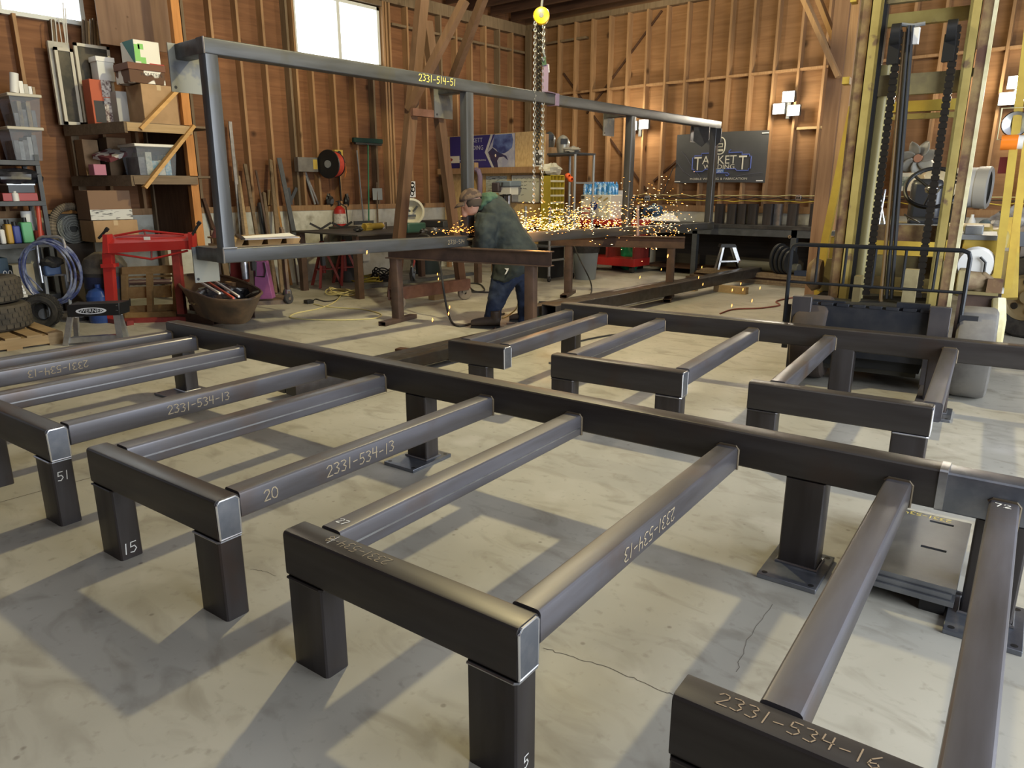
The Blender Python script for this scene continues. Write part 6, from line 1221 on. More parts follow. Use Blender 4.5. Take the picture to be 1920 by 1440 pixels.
el = lambda cx_, cy_, rx, ry, n=24, p=2.6: [(cx_ + rx * math.copysign(abs(math.cos(a)) ** (2 / p), math.cos(a)), cy_ + ry * math.copysign(abs(math.sin(a)) ** (2 / p), math.sin(a))) for a in [2 * math.pi * i / n for i in range(n)]]
bl(el(.495, .74, .058, .165), .010, BW2, 'emblem', True); bl([(.462, .72), (.525, .72), (.525, .78), (.462, .78)], .008, BW2, 'emblem', True)
q = MB(); q.prism([bn(u, v) for u, v in ((.455, .80), (.455, .86), (.475, .885), (.50, .88), (.49, .86), (.50, .84), (.475, .82))], (0, -.003, 0))
for k in range(5): q.box(bn(.458 + .016 * k, 0).x, bn(.470 + .016 * k, 0).x, YN - .015, YN - .012, bn(0, .63).z, bn(0, .675).z)
part('emblem', q, BW2, t)
for pts in ([(.06, .66), (.12, .55), (.18, .38), (.30, .12)], [(.03, .40), (.10, .25), (.20, .12)], [(.70, .14), (.82, .17), (.97, .20)]): bl(pts, .004, mat('banner_faint', (.10, .10, .13), .6), 'swirl')
for (u, v) in ((.02, .035), (.93, .04), (.95, .95)): part('grommet_tape', MB().box(bn(u - .02, 0).x, bn(u + .05, 0).x, YN - .014, YN - .012, bn(0, v - .01).z, bn(0, v + .01).z), WHITE, t)
# work lights on the back wall
GLOW = mat('led_panel', (1, 1, 1), .5, emit=(1.0, .93, .80), power=60)
def worklight(pix, label, Y=WY - .12):
    ps = [pY(x, y, Y) for x, y in pix]; c = sum(ps, Vector((0, 0, 0))) / len(ps); t = thing('led_work_light', label, 'work light', c + Vector((0, 0, -.2)))
    for p in ps: h = part('lamp_head', MB().box(p.x - .10, p.x + .10, p.y, p.y + .06, p.z - .085, p.z + .085), DKGREY, t); part('lens', MB().box(p.x - .09, p.x + .09, p.y - .006, p.y - .001, p.z - .075, p.z + .075), GLOW, h); part('arm', MB().bar(p + Vector((0, .05, 0)), Vector((c.x, Y + .10, c.z - .05)), .02, .02), DKGREY, t)
    part('bracket', MB().box(c.x - .03, c.x + .03, Y + .08, Y + .125, c.z - .2, c.z + .1), DKGREY, t)
    l = spot_ball('work_light_lamp', c + Vector((0, -.25, 0)), 34, (1, .88, .62), .10); return t
worklight([(1185, 236), (1207, 233)], 'twin LED work light on the back wall above the tall frame'); worklight([(1478, 181), (1460, 204), (1488, 207)], 'triple LED work light on the back wall right of the banner'); worklight([(1905, 154), (1888, 185), (1918, 178)], 'triple LED work light at the right edge behind the forklift')
# bin, bag, ladder, floor tube, lumber, weight plates
c = fl(1097, 523); c = Vector((c.x, c.y + .0, 0)); t = thing('trash_bin', 'grey plastic trash bin with a black liner behind the sawhorse leg', 'trash bin', c)
part('body', MB().lathe([(0, 0), (.17, 0), (.175, .02), (.22, .56), (.245, .565), (.245, .60), (.21, .60), (.17, .05), (0, .04)], c, n=28), mat('grey_bin_plastic', (.22, .25, .27), .5), t); part('liner', MB().lathe([(.225, .45), (.25, .57), (.25, .605), (.20, .61), (.19, .4)], c, n=20, ang=360), DKBAG, t)
c = fl(1176, 507); solo('green_bag', lumpy((c.x, c.y + .1, .30), .24, .16, .295, 23, .14, 22, 14), mat('green_plastic_bag', (.01, .22, .10), .3, 0, (.02, .36, .18), 7), 'bright green plastic bag on the floor by the tool chest', 'bag')
t = thing('step_ladder', 'small aluminium step ladder with a black top in front of the bench', 'step ladder', fl(1370, 522)); Bl = fl(1368, 525)
def ld(x, y, b=0): return pD(x, y, Bl, b)
part('top_cap', MB().prism([ld(1353, 458), ld(1379, 458), ld(1382, 464), ld(1351, 464)], _FH * .16), BLACK, t)
for (a, b_, bb) in (((1357, 462), (1342, 525), 0), ((1353, 463), (1335, 521), .25), ((1376, 463), (1397, 519), 0), ((1371, 463), (1392, 514), .25)):
    p = ld(*b_, bb); p.z = .0; part('leg', MB().bar(ld(*a, .02), p, .055 if b_[0] > 1380 else .03, .025, up=_FH), ALU, t)
part('step', MB().bar(ld(1350, 490, .03), ld(1383, 489, .03), .10, .025), ALU, t)
part('warning_label', MB().prism([ld(1386, 489, -.02), ld(1391, 488, -.02), ld(1393, 496, -.02), ld(1388, 497, -.02)], _FH * .002), RED, t)
k0, k1 = fl(1190, 583), fl(1438, 527); dt = (k1 - k0).normalized(); k0 = k0 - dt * 1.6; nt_ = Vector((-dt.y, dt.x, 0)); zf = .10
solo('long_steel_tube', MB().bar(k0 + nt_ * .10 + Vector((0, 0, zf + .075)), k1 + nt_ * .10 + Vector((0, 0, zf + .075)), .20, .15, r=.014, seg=3, open_=.008), STEELX, 'long wide steel tube lying on wood blocks on the floor', 'steel tube')
k2 = k0 + nt_ * .34; solo('long_steel_tube', MB().bar(k2 + Vector((0, 0, zf + .06)), k2 + dt * 3.2 + Vector((0, 0, zf + .06)), .16, .12, r=.014, seg=3), STEELX, 'shorter steel tube lying on the far side of the long wide tube', 'steel tube')
for k, (x, y) in enumerate(((1394, 551), (1300, 545))): p = fl(x, y); solo('wood_block', MB().bar(p + nt_ * -.05 + Vector((0, 0, zf / 2)), p + nt_ * .45 + Vector((0, 0, zf / 2)), .10, zf), PALEWOOD, ('wood block under the far end of the long steel tube', 'wood block under the middle of the long steel tube')[k], 'wood block')
p = k0 + dt * .5; solo('wood_block', MB().bar(p + nt_ * -.05 + Vector((0, 0, zf / 2)), p + nt_ * .5 + Vector((0, 0, zf / 2)), .10, zf), PALEWOOD, 'wood block under the near end of the long steel tube, behind the frame spine', 'wood block')
# bundle of tubes between the two frames
e0, e1 = fl(690, 690, .12), fl(905, 640, .12); de = (e1 - e0).normalized(); ne = Vector((-de.y, de.x, 0))
for k in range(2): solo('loose_steel_tube', MB().bar(e0 - de * .7 + ne * (.14 * k) + Vector((0, 0, -.02)), e1 + de * .9 + ne * (.14 * k) + Vector((0, 0, -.02)), .13, .10, r=.012, seg=3), STEELX, ('loose steel tube lying between the two welded frames, nearer one', 'loose steel tube lying between the two welded frames, farther one')[k], 'steel tube')
d0, d1 = fl(746, 662), fl(800, 668); solo('timber_skid', MB().bar(d0 + Vector((0, 0, .025)), d1 + (d1 - d0) * 1.5 + Vector((0, 0, .025)), .09, .05), DARKWOOD, 'dark timber skid under the loose steel tubes', 'timber'); 
for k in range(5):
    y0 = 11.45 + .0 * k; x0 = pY(1290, 512, 11.5).x; solo('floor_board', MB().box(x0 + .06 * k, -2.6 - .1 * k, 11.42 + .03 * (k % 3), 11.70 + .02 * (k % 2), .035 * k, .035 * k + .034), (OLDWOOD, STUDDK, DARKWOOD, OLDWOOD, STUDDK)[k], 'long board in the low stack on the floor before the bench, %s' % ('lowest', 'second up', 'third up', 'fourth up', 'topmost')[k], 'board', 'boards stacked on the floor')
for k in range(4):
    p = pY(1463 + 7 * k, 486, 11.60); solo('weight_plate', MB().lathe([(.03, -.02), (.06, -.02), (.19 - .012 * k, -.012), (.235 - .016 * k, -.02), (.235 - .016 * k, .02), (.19 - .012 * k, .012), (.06, .02), (.03, .02), (.03, -.02)], (p.x, 11.56, .176 + .236 - .016 * k), (1, -.25, 0), 30), mat('black_iron', (.028, .028, .03), .45, .2), 'black iron weight plate on the boards, %s from the left' % ('first', 'second', 'third', 'last')[k], 'weight plate', 'weight plates on a bar')
solo('grey_pipe', MB().cyl((-5.0, 11.75, .26), (-4.0, 11.62, .26), .08, n=16), mat('grey_green_pipe', (.10, .10, .085), .6), 'grey green pipe lying on the boards left of the weight plates', 'pipe')
solo('blue_tin', MB().box(*(lambda p: (p.x - .10, p.x + .10, 11.44, 11.56, .176, .25))(pY(1504, 508, 11.5))), mat('dark_blue_tin', (.02, .03, .06), .4), 'dark blue tin on the boards behind the load backrest', 'tin')
# ================================================================ PERSON bending over the bar with an angle grinder
PB = fl(925, 618); PB = Vector((PB.x, PB.y, 0)) + _FH * .17
def q_(x, y, b=0.0): return pD(x, y, PB, b)
person = thing('person', 'person in dark green hooded jacket, jeans and brown cap bending over with a grinder', 'person', PB)
def loft(mb, secs, n=18):
    """secs: (centre, half width across, half depth, axis across, axis deep)"""
    v = []; f = []
    for c, a, b, ax_, ay_ in secs: v += [c + ax_ * (a * math.cos(2 * math.pi * k / n)) + ay_ * (b * math.sin(2 * math.pi * k / n)) for k in range(n)]
    for i in range(len(secs) - 1):
        for k in range(n): f.append((i * n + k, i * n + (k + 1) % n, (i + 1) * n + (k + 1) % n, (i + 1) * n + k))
    f += [tuple(range(n - 1, -1, -1)), tuple(range((len(secs) - 1) * n, len(secs) * n))]
    mb.add(v, f); return mb
def limb(mb, pts, n=16):
    """pts: (pixel left edge, pixel right edge, depth offset, half depth) sections of a limb, edges read from the side view"""
    secs = []
    for l, r, b, hd_ in pts:
        a, c = q_(*l, b), q_(*r, b); m = (a + c) / 2; ax_ = (c - a); w_ = ax_.length / 2; ax_ = ax_ / ax_.length; secs.append((m, w_, hd_, ax_, _FH))
    return loft(mb, secs, n)
def cloth(name, mb, m, parent, vox=.014, sm=4, disp=None):
    o = part(name, mb, m, parent, sharp=180)
    r_ = o.modifiers.new('remesh', 'REMESH'); r_.mode = 'VOXEL'; r_.voxel_size = vox; r_.use_smooth_shade = True
    s_ = o.modifiers.new('smooth', 'SMOOTH'); s_.factor = .5; s_.iterations = sm
    if disp:
        tx = bpy.data.textures.new('fold', 'CLOUDS'); tx.noise_scale = disp[1]; d_ = o.modifiers.new('folds', 'DISPLACE'); d_.texture = tx; d_.strength = disp[0]; d_.mid_level = .5; d_.texture_coords = 'GLOBAL'
    return o
SKIN = mat('skin', (.46, .25, .17), .55, 0, (.40, .20, .135), 20)
JK = mat('dark_green_jacket', (.021, .027, .026), .9, 0, (.034, .042, .038), 9); HOOD = mat('faded_green_hood', (.052, .105, .066), .9, 0, (.038, .075, .05), 14)
JEANS = mat('blue_denim', (.008, .016, .044), .9, 0, (.020, .033, .075), 10); BOOT = mat('dark_brown_leather', (.05, .033, .024), .6, 0, (.035, .024, .018), 14); CAPM = mat('brown_camouflage', (.115, .075, .05), .9, 0, (.05, .032, .026), 13, 2, lo=.46, hi=.54)
# body: legs, pelvis, torso, neck and head as one surface
mb = MB()
hd0 = q_(883, 381, .02)
limb(mb, [((915, 610), (930, 612), 0, .045), ((918, 586), (934, 585), 0, .055), ((925, 556), (948, 556), .02, .07), ((932, 528), (966, 528), .05, .085), ((946, 500), (990, 500), .12, .13)])
limb(mb, [((976, 604), (992, 605), .34, .045), ((977, 582), (996, 582), .33, .055), ((974, 556), (1000, 556), .30, .07), ((970, 528), (1000, 528), .24, .085), ((956, 500), (994, 500), .16, .13)])
limb(mb, [((945, 506), (992, 508), .14, .15), ((940, 480), (995, 480), .14, .16), ((922, 440), (972, 428), .14, .15), ((905, 410), (954, 396), .14, .16), ((898, 392), (934, 380), .12, .13), ((892, 388), (912, 374), .07, .065), ((886, 390), (903, 374), .05, .055)])
loft(mb, [(hd0 + _RT * (.11 * math.cos(R(a_)) * 0) + Vector((0, 0, z)), w_, d_, _RT, _FH) for a_, z, w_, d_ in ((0, -.125, .035, .03), (0, -.10, .065, .05), (0, -.05, .088, .066), (0, 0, .102, .076), (0, .05, .105, .078), (0, .10, .085, .068), (0, .135, .04, .035))])
fd = (-_RT * .93 + Vector((0, 0, -.35))).normalized()      # the face looks left and down at the work
mb.ball(hd0 + fd * .100 + Vector((0, 0, -.012)), .022, .018, .03, 10, 8); mb.ball(hd0 + fd * .085 + Vector((0, 0, -.062)), .03, .03, .014, 10, 6); mb.ball(hd0 + fd * .075 + Vector((0, 0, -.095)), .034, .036, .026, 10, 8); mb.ball(hd0 + fd * .088 + Vector((0, 0, .026)), .02, .055, .014, 10, 6)
ear = hd0 + _RT * .012 - _FH * .078 + Vector((0, 0, -.012)); mb.ball(ear, .02, .012, .034, 10, 8)
# arms with hands: near arm from shoulder to elbow, forearm forward to the grinder
GR = q_(872, 449, .10)
el1 = q_(908, 470, .0); wr1 = GR + _RT * .10 - _FH * .02 + Vector((0, 0, .0)); sh1 = q_(915, 412, -.02); sh2 = q_(912, 412, .32); el2 = q_(896, 455, .42); wr2 = GR + _RT * .03 + _FH * .15 + Vector((0, 0, .02))
mb.tube([sh1, el1, wr1], [.065, .05, .032], 12); mb.tube([sh2, el2, wr2], [.065, .05, .032], 12)
body = cloth('body', mb, SKIN, person, .012, 3)
def hand(name, wrist, palm_dir, curl_dir, thumb_dir):
    h = MB(); pd = Vector(palm_dir).normalized(); cu = Vector(curl_dir).normalized(); sd_ = pd.cross(cu).normalized(); th = Vector(thumb_dir).normalized()
    loft(h, [(wrist + pd * t_, .026 + .016 * min(1, t_ / .05), .018, sd_, cu) for t_ in (-.01, .02, .05, .085)], 12)
    for k, (L_, o_) in enumerate(((.070, -.030), (.080, -.010), (.074, .011), (.058, .030))):
        b0 = wrist + pd * .08 + sd_ * o_; h.tube([b0, b0 + pd * L_ * .40, b0 + pd * L_ * .55 + cu * L_ * .38, b0 + pd * L_ * .25 + cu * L_ * .62], [.0095, .009, .0085, .0075], 8)
    t0 = wrist + pd * .03 - sd_ * .03; h.tube([t0, t0 - sd_ * .022 + pd * .025 + th * .01, t0 - sd_ * .018 + pd * .05 + th * .03], [.012, .0105, .0085], 8)
    return part(name, h, mat('work_glove', (.10, .075, .05), .85), body, sharp=180)
hand('hand', wr1, -_RT, Vector((0, 0, -1)), Vector((0, 0, -1))); hand('hand', wr2, -_RT * .6 - _FH * .8, Vector((0, 0, -1)), Vector((0, 0, -1)))
eye = MB(); eye.ball(hd0 + fd * .088 - _FH * .034 + Vector((0, 0, .008)), .011, n=10, k=8).ball(hd0 + fd * .088 + _FH * .034 + Vector((0, 0, .008)), .011, n=10, k=8); part('eyes', eye, WHITE, body)
part('hair', MB().lathe([(.03, -.05), (.085, -.04), (.10, .0), (.098, .03)], hd0 + _RT * .028 + Vector((0, 0, .0)), Vector((-.2, 0, 1)), 18), mat('short_dark_hair', (.05, .035, .025), .9), body)
# jeans
mb = MB()
limb(mb, [((905, 612), (937, 614), 0, .080), ((907, 600), (938, 600), 0, .085), ((909, 585), (941, 583), 0, .088), ((914, 560), (953, 556), .02, .10), ((919, 530), (970, 532), .05, .12), ((925, 508), (990, 512), .12, .17), ((935, 480), (998, 486), .14, .18)])
limb(mb, [((969, 606), (1000, 608), .34, .080), ((970, 590), (1001, 592), .34, .085), ((970, 565), (1003, 565), .31, .095), ((965, 535), (1002, 540), .26, .12), ((950, 508), (999, 512), .17, .17)])
jeans = cloth('jeans', mb, JEANS, person, .013, 3, (.022, .07))
# jacket: trunk and both sleeves
mb = MB()
limb(mb, [((920, 522), (962, 527), .12, .20), ((922, 505), (992, 510), .13, .215), ((925, 480), (1010, 482), .14, .22), ((916, 455), (1006, 460), .14, .215), ((904, 432), (987, 434), .14, .215), ((897, 415), (972, 408), .14, .22), ((893, 400), (957, 384), .14, .215), ((895, 390), (940, 369), .13, .17), ((897, 388), (925, 366), .12, .11)])
mb.tube([q_(914, 404, -.03), q_(911, 428, -.07), q_(909, 452, -.07), q_(908, 472, -.04)], [.12, .125, .115, .10], 14); mb.tube([q_(908, 472, -.04), q_(895, 462, .0), wr1 + _RT * .03], [.10, .075, .052], 12)
mb.tube([q_(908, 404, .32), q_(902, 430, .38), el2], [.12, .115, .095], 14); mb.tube([el2, (el2 + wr2) / 2, wr2 + _RT * .02], [.095, .072, .052], 12)
jacket = cloth('jacket', mb, JK, person, .014, 4, (.03, .085))
mb = MB(); limb(mb, [((893, 394), (908, 396), .10, .09), ((893, 386), (920, 388), .12, .16), ((898, 376), (934, 376), .13, .18), ((901, 366), (936, 368), .13, .17), ((905, 361), (928, 361), .13, .12)])
cloth('hood', mb, HOOD, jacket, .013, 3, (.03, .05))
part('white_patch', MB().prism([q_(946, 503, -.09), q_(954, 503, -.09), q_(953, 507, -.09), q_(949, 514, -.09), q_(946, 515, -.09), q_(950, 507, -.09)], _FH * .004), WHITE, jacket)
# boots
for k, (pts, b) in enumerate((([(938, 606, .050), (926, 612, .056), (910, 616, .052), (894, 618.5, .044), (883, 620, .034)], -.06), ([(1000, 599, .045), (990, 604, .05), (976, 606, .045), (962, 608, .034), (955, 609, .024)], .34))):
    mb = MB(); P0 = [q_(x, y, b) for x, y, r_ in pts]
    for p, (_, _, r_) in zip(P0, pts): p.z = r_ + .018
    secs = []
    for p, (_, _, r_) in zip(P0, pts): secs.append((p, r_, r_, _FH, Vector((0, 0, 1))))
    secs[0][0].z = .075; loft(mb, secs, 14); cm = P0[0].lerp(P0[1], .75); mb.tube([Vector((cm.x, cm.y, .06)), Vector((cm.x, cm.y, .19))], [.056, .058], 12)
    bt = cloth('boot', mb, BOOT, person, .010, 3); part('sole', MB().prism([Vector((p.x, p.y, 0)) + _FH * s_ * (r_ * .92) for s_, seq in ((-1, list(zip(P0, [q[2] for q in pts]))), (1, list(zip(P0, [q[2] for q in pts]))[::-1])) for p, r_ in seq], (0, 0, .024)), BLACK, bt)
# cap
cc3 = hd0 + Vector((0, 0, .040)); up3 = (Vector((0, 0, 1)) * .93 - _RT * .22).normalized(); fw3 = (-_RT - up3 * (-_RT).dot(up3)).normalized()
def crown(u, v):
    a = 2 * math.pi * u; p = math.pi / 2 * v; return cc3 + fw3 * (.125 * math.cos(a) * math.sin(p)) + _FH * (.098 * math.sin(a) * math.sin(p)) + up3 * (.115 * math.cos(p))
cap = part('cap', MB().grid(crown, 28, 10, closeu=True), CAPM, person, sharp=180); s_ = cap.modifiers.new('thick', 'SOLIDIFY'); s_.thickness = .008
def bill(u, v):
    a = R(-62 + 124 * u); r_ = .112 + .085 * v * math.cos(a * .9); return cc3 + fw3 * (r_ * math.cos(a)) + _FH * (.095 * math.sin(a)) - up3 * (.004 + .045 * v * v)
b_ = part('bill', MB().grid(bill, 16, 6), CAPM, cap, sharp=180); s_ = b_.modifiers.new('thick', 'SOLIDIFY'); s_.thickness = .006
# angle grinder with its cord
t = thing('angle_grinder', 'angle grinder held on the bar by the bending person', 'power tool', GR)
part('body', MB().cyl(GR + _RT * .14, GR - _RT * .04, .03, .034, 14), BLACK, t); part('gear_head', MB().box(GR.x - .07, GR.x - .01, GR.y - .06, GR.y + .02, GR.z - .03, GR.z + .03), GREY, t, bevel=.008); part('disc', MB().cyl(GR - _RT * .06 + Vector((0, 0, -.02)), GR - _RT * .06 + Vector((0, 0, -.026)), .062, n=24), BROWNSTEEL, t); part('guard', MB().lathe([(.066, -.03), (.07, -.03), (.07, .0), (.066, .0)], GR - _RT * .06, (0, 0, 1), 24), DKGREY, t)
# hoses and cords in the air
def freecord(pts, rad, m, label, name='air_hose', cat='hose', n=70):
    out = []
    for i in range(n):
        s_ = i / (n - 1) * (len(pts) - 1); k = min(int(s_), len(pts) - 2); f = s_ - k; p0, p1, p2, p3 = pts[max(k - 1, 0)], pts[k], pts[k + 1], pts[min(k + 2, len(pts) - 1)]
        out.append(.5 * ((2 * p1) + (p2 - p0) * f + (2 * p0 - 5 * p1 + 4 * p2 - p3) * f * f + (3 * p1 - p0 - 3 * p2 + p3) * f ** 3))
    return solo(name, MB().tube(out, rad, 8), m, label, cat)
NB = fl(830, 600)
def n_(x, y, b=0): return pD(x, y, NB, b)
freecord([n_(782, 446, .35), n_(790, 440, .25), n_(802, 442, .1), n_(812, 456), n_(820, 480), n_(827, 510), n_(832, 545), n_(838, 578), fl(846, 602, .015), fl(858, 611, .012), fl(875, 609, .012), fl(905, 600, .012), fl(945, 588, .012)], .013, RUBBER, 'black air hose looping down from the bar to the floor')
floorcord([(945, 612), (930, 614), (928, 622), (960, 612), (968, 606), (950, 607)], .009, mat('brown_cord', (.13, .08, .06), .7), 'brown cord by the person’s boots'.replace('’', "'"))
freecord([fl(1010, 566, .012), fl(1060, 566, .012), fl(1092, 562, .012), fl(1107, 552, .012), fl(1109, 537, .03), pD(1104, 520, fl(1109, 545), 0), pD(1090, 492, fl(1109, 545), 0), pD(1080, 470, fl(1109, 545), 0), pD(1076, 458, fl(1109, 545), .05)], .010, RUBBER, 'black hose hanging from the far sawhorse and running along the floor')
floorcord([(870, 525), (872, 540), (885, 547), (908, 545), (900, 533), (880, 532), (890, 546), (925, 548)], .012, RUBBER, 'black hose looped on the floor behind the person')
freecord([fl(973, 545, .3), fl(970, 575, .12), fl(955, 590, .02), fl(942, 596, .01)], .009, PYC, 'pale cord hanging beside the far leg of the person', 'extension_cord', 'cord')
floorcord([(1350, 588), (1375, 580), (1420, 578), (1440, 576), (1462, 572), (1455, 566), (1465, 562), (1500, 556)], .010, mat('red_brown_cord', (.24, .07, .05), .6), 'red brown cord lying on the floor left of the forklift')
floorcord([(1085, 640), (1107, 635), (1140, 629), (1160, 627), (1175, 628)], .009, RUBBER, 'short black cord lying under the far frame')
solo('green_clamp_handle', MB().bar(fl(1002, 598, .06), fl(1014, 596, .06), .05, .06), mat('bright_green', (.03, .30, .10), .4), 'small green handle at the base of the sawhorse leg', 'handle')
WR = n_(777, 500, .0); t = thing('shop_rag_glove', 'black glove hanging from the near sawhorse beam', 'glove', WR); part('glove', lumpy(pD(774, 512, fl(760, 595), .05), .035, .035, .10, 51, .25, 14, 10), BLACK, t); part('loop', MB().tube([pD(774, 477, fl(760, 595), .05), pD(777, 490, fl(760, 595), .05), pD(774, 502, fl(760, 595), .05)], .012, 6), DKRED, t)
# ---------------------------------------------------------------- sparks: glowing streaks of hot metal
SPK = mat('hot_spark', (1, .5, .1), .5, emit=(1.0, .34, .06), power=5); SPKW = mat('white_hot_spark', (1, .8, .5), .5, emit=(1.0, .68, .28), power=9)
rn = random.Random(21); s1_ = MB(); sdir = ud
src = U(3.02, TB + .03, TB * .5)
def streak(p, d, L_, r_, m):
    d = d.normalized(); u = d.orthogonal().normalized(); w2 = d.cross(u); a, c = p - d * L_ / 2, p + d * L_ / 2
    s1_.add([a, p + u * r_, p + w2 * r_, p - u * r_, p - w2 * r_, c], [(0, 2, 1), (0, 3, 2), (0, 4, 3), (0, 1, 4), (5, 1, 2), (5, 2, 3), (5, 3, 4), (5, 4, 1)], m)
for k in range(1400):
    t_ = rn.random(); dist = .25 + 3.9 * t_ ** 1.1; spread = .06 + .10 * dist
    y_ = rn.gauss(0, 1); p = src + sdir * dist + Vector((rn.gauss(0, .4) * spread + .04, 0, abs(rn.gauss(0, .55)) * spread * 1.3 - .010 * dist * dist + rn.gauss(0, .02)))
    if rn.random() < .22: p.z -= abs(rn.gauss(0, .12)) * dist * .5
    d = sdir + Vector((rn.gauss(0, .08), 0, rn.gauss(.02, .08) - .02 * dist))
    if p.z < .12: continue
    streak(p, d, rn.uniform(.015, .055), rn.uniform(.0018, .0042), SPKW if rn.random() < .5 else SPK)
for k in range(90):   # rising plume above the bar
    p = src + sdir * rn.uniform(.7, 1.9) + Vector((rn.gauss(0, .05), 0, rn.uniform(.02, .42) * rn.random())); streak(p, sdir + Vector((0, 0, .35)), rn.uniform(.02, .06), rn.uniform(.002, .004), SPK)
for k in range(150):  # around the disc and a few strays falling to the floor
    p = src + Vector((rn.gauss(0, .05), rn.gauss(-.18, .22), abs(rn.gauss(0, .05)))); streak(p, Vector((rn.gauss(0, .5), -1, rn.gauss(0, .3))), rn.uniform(.01, .05), rn.uniform(.0015, .0035), SPK)
for x, y in ((546, 461), (688, 473), (686, 455), (820, 514), (822, 523), (843, 576), (841, 588), (811, 600), (1393, 543), (1373, 544), (1318, 533), (1389, 532), (1410, 564), (1372, 573), (1425, 540), (1240, 505), (1252, 480), (1200, 520), (1316, 501), (1310, 520)): streak(fl(x, y, .30 if y > 500 else .9), Vector((.1, .1, 1)), .04, .006, SPK)
for cx_ in ((1191, 452), (1228, 455)):
    c = pD(cx_[0], cx_[1], fl(1229, 549), -.05)
    for k in range(26): a = rn.uniform(0, 2 * math.pi); L_ = rn.uniform(.01, .09); p = c + _RT * math.cos(a) * L_ + Vector((0, 0, math.sin(a) * L_)); streak(p, _RT * math.cos(a) + Vector((0, 0, math.sin(a) + .2)), rn.uniform(.02, .05), .003, SPKW if k % 3 else SPK)
sp = solo('grinding_sparks', s1_, None, 'fan of glowing orange grinding sparks flying along the bar', 'sparks', loc=src); sp['kind'] = 'stuff'
spot_ball('spark_glow', src + sdir * .8 + Vector((.15, 0, .10)), 14, (1, .45, .12), .12)
# ================================================================ FORKLIFT facing the camera
FO = fl(1640, 640); YW_ = R(8.0)
l_ = Vector((math.cos(YW_), math.sin(YW_), 0)); b_k = Vector((-math.sin(YW_), math.cos(YW_), 0))   # right along the carriage, back away from the viewer
c_r = pY(1822, 470, 5.88); FC = Vector((c_r.x, c_r.y, 0)) - l_ * .63; FC.z = 0     # centre of the load backrest on the floor
fk = thing('forklift', 'old yellow forklift with tall mast and black load backrest facing the viewer', 'forklift', FC, YW_)
def K(x, y, d=0.0):
    """point seen at pixel x, y on the forklift's cross plane, d metres behind the backrest"""
    P0 = FC + b_k * d; r = ray(x, y); t = b_k.dot(P0) / b_k.dot(r); return Vector((r.x * t, r.y * t, CAM_H + r.z * t))
def Lx(x, y, d=0.0): return (K(x, y, d) - FC).dot(l_)
def lz(x, y, d=0.0): return K(x, y, d).z
def W(a, d, z): return FC + l_ * a + b_k * d + Vector((0, 0, z))
def fbox(mb, a0, a1, d0, d1, z0, z1, m=None):
    v = [W(a, d, z) for z in (z0, z1) for d in (d0, d1) for a in (a0, a1)]; return mb.add(v, [(0, 2, 3, 1), (4, 5, 7, 6), (0, 1, 5, 4), (2, 6, 7, 3), (0, 4, 6, 2), (1, 3, 7, 5)], m)
BKR = mat('black_backrest_paint', (.018, .02, .024), .35, .3); BST = mat('blue_black_steel', (.030, .033, .042), .45, .4, (.05, .05, .055), 6)
# load backrest grille
aL, aR = Lx(1484, 470), Lx(1820, 480); zT = (lz(1500, 459) + lz(1800, 469)) / 2; zM = (lz(1490, 531) + lz(1800, 546)) / 2
q = MB(); rr = .016
q.tube([W(aL, 0, .38), W(aL, 0, zT - .05), W(aL + .012, 0, zT - .015), W(aL + .05, 0, zT), W(aR - .05, 0, zT), W(aR - .012, 0, zT - .015), W(aR, 0, zT - .05), W(aR, 0, .38)], rr, 8)
lb = part('load_backrest', q, BKR, fk)
part('grille_rail', MB().tube([W(aL, 0, zM), W(aR, 0, zM)], .011, 8), BKR, lb)
for k in range(1, 6): a = aL + (aR - aL) * k / 6; part('grille_bar', MB().tube([W(a, 0, zM - (.0 if k else .3)), W(a, 0, zT)], .010, 8), BKR, lb)
# carriage and forks
zc1 = lz(1640, 580, .0)
q = MB(); fbox(q, aL + .10, aR - .06, .01, .05, zc1 - .28, zc1); n_t = 8
for k in range(n_t): a = aL + .14 + (aR - aL - .28) * k / n_t; fbox(q, a, a + (aR - aL - .28) / n_t * .78, .005, .055, zc1, zc1 + .022)
part('carriage_plate', q, BST, fk, bevel=.002); part('carriage_bar', fbox(MB(), aL + .06, aR - .04, .05, .11, .22, .32), BST, fk)
for (xa, xb, ya) in ((1488, 1524, 555), (1745, 1786, 575)):
    a0, a1 = Lx(xa, ya, -.02), Lx(xb, ya, -.02); zt = lz((xa + xb) / 2, ya, -.02)
    q = MB(); fbox(q, a0, a1, -.05, .0, .06, zt); fbox(q, a0 + .01, a1 - .01, -1.05, -.0, .05, .095); f_ = part('fork', q, mat('fork_steel', (.06, .055, .06), .5, .4, (.085, .075, .075), 5), fk, bevel=.004)
for (xa, xb, ya, yb_) in ((1525, 1585, 563, 578), (1682, 1745, 569, 585)): q = MB(); fbox(q, Lx(xa, ya, .06), Lx(xb, ya, .06), .05, .10, lz(xa, yb_, .06), lz((xa + xb) / 2, ya, .06)); part('hook_plate', q, BST, fk)
a0 = Lx(1799, 600, -.01); a1 = Lx(1834, 600, -.01); q = MB(); fbox(q, a0, a1, -.02, .0, lz(1815, 632, -.01), lz(1815, 592, -.01)); fbox(q, a1 - .10, a1, -.02, .0, .16, .34); part('side_plate', q, BST, fk)
q = MB(); fbox(q, Lx(1470, 600, -.01), Lx(1480, 600, -.01), -.01, .02, .25, lz(1474, 570, -.01)); part('side_plate', q, BST, fk)
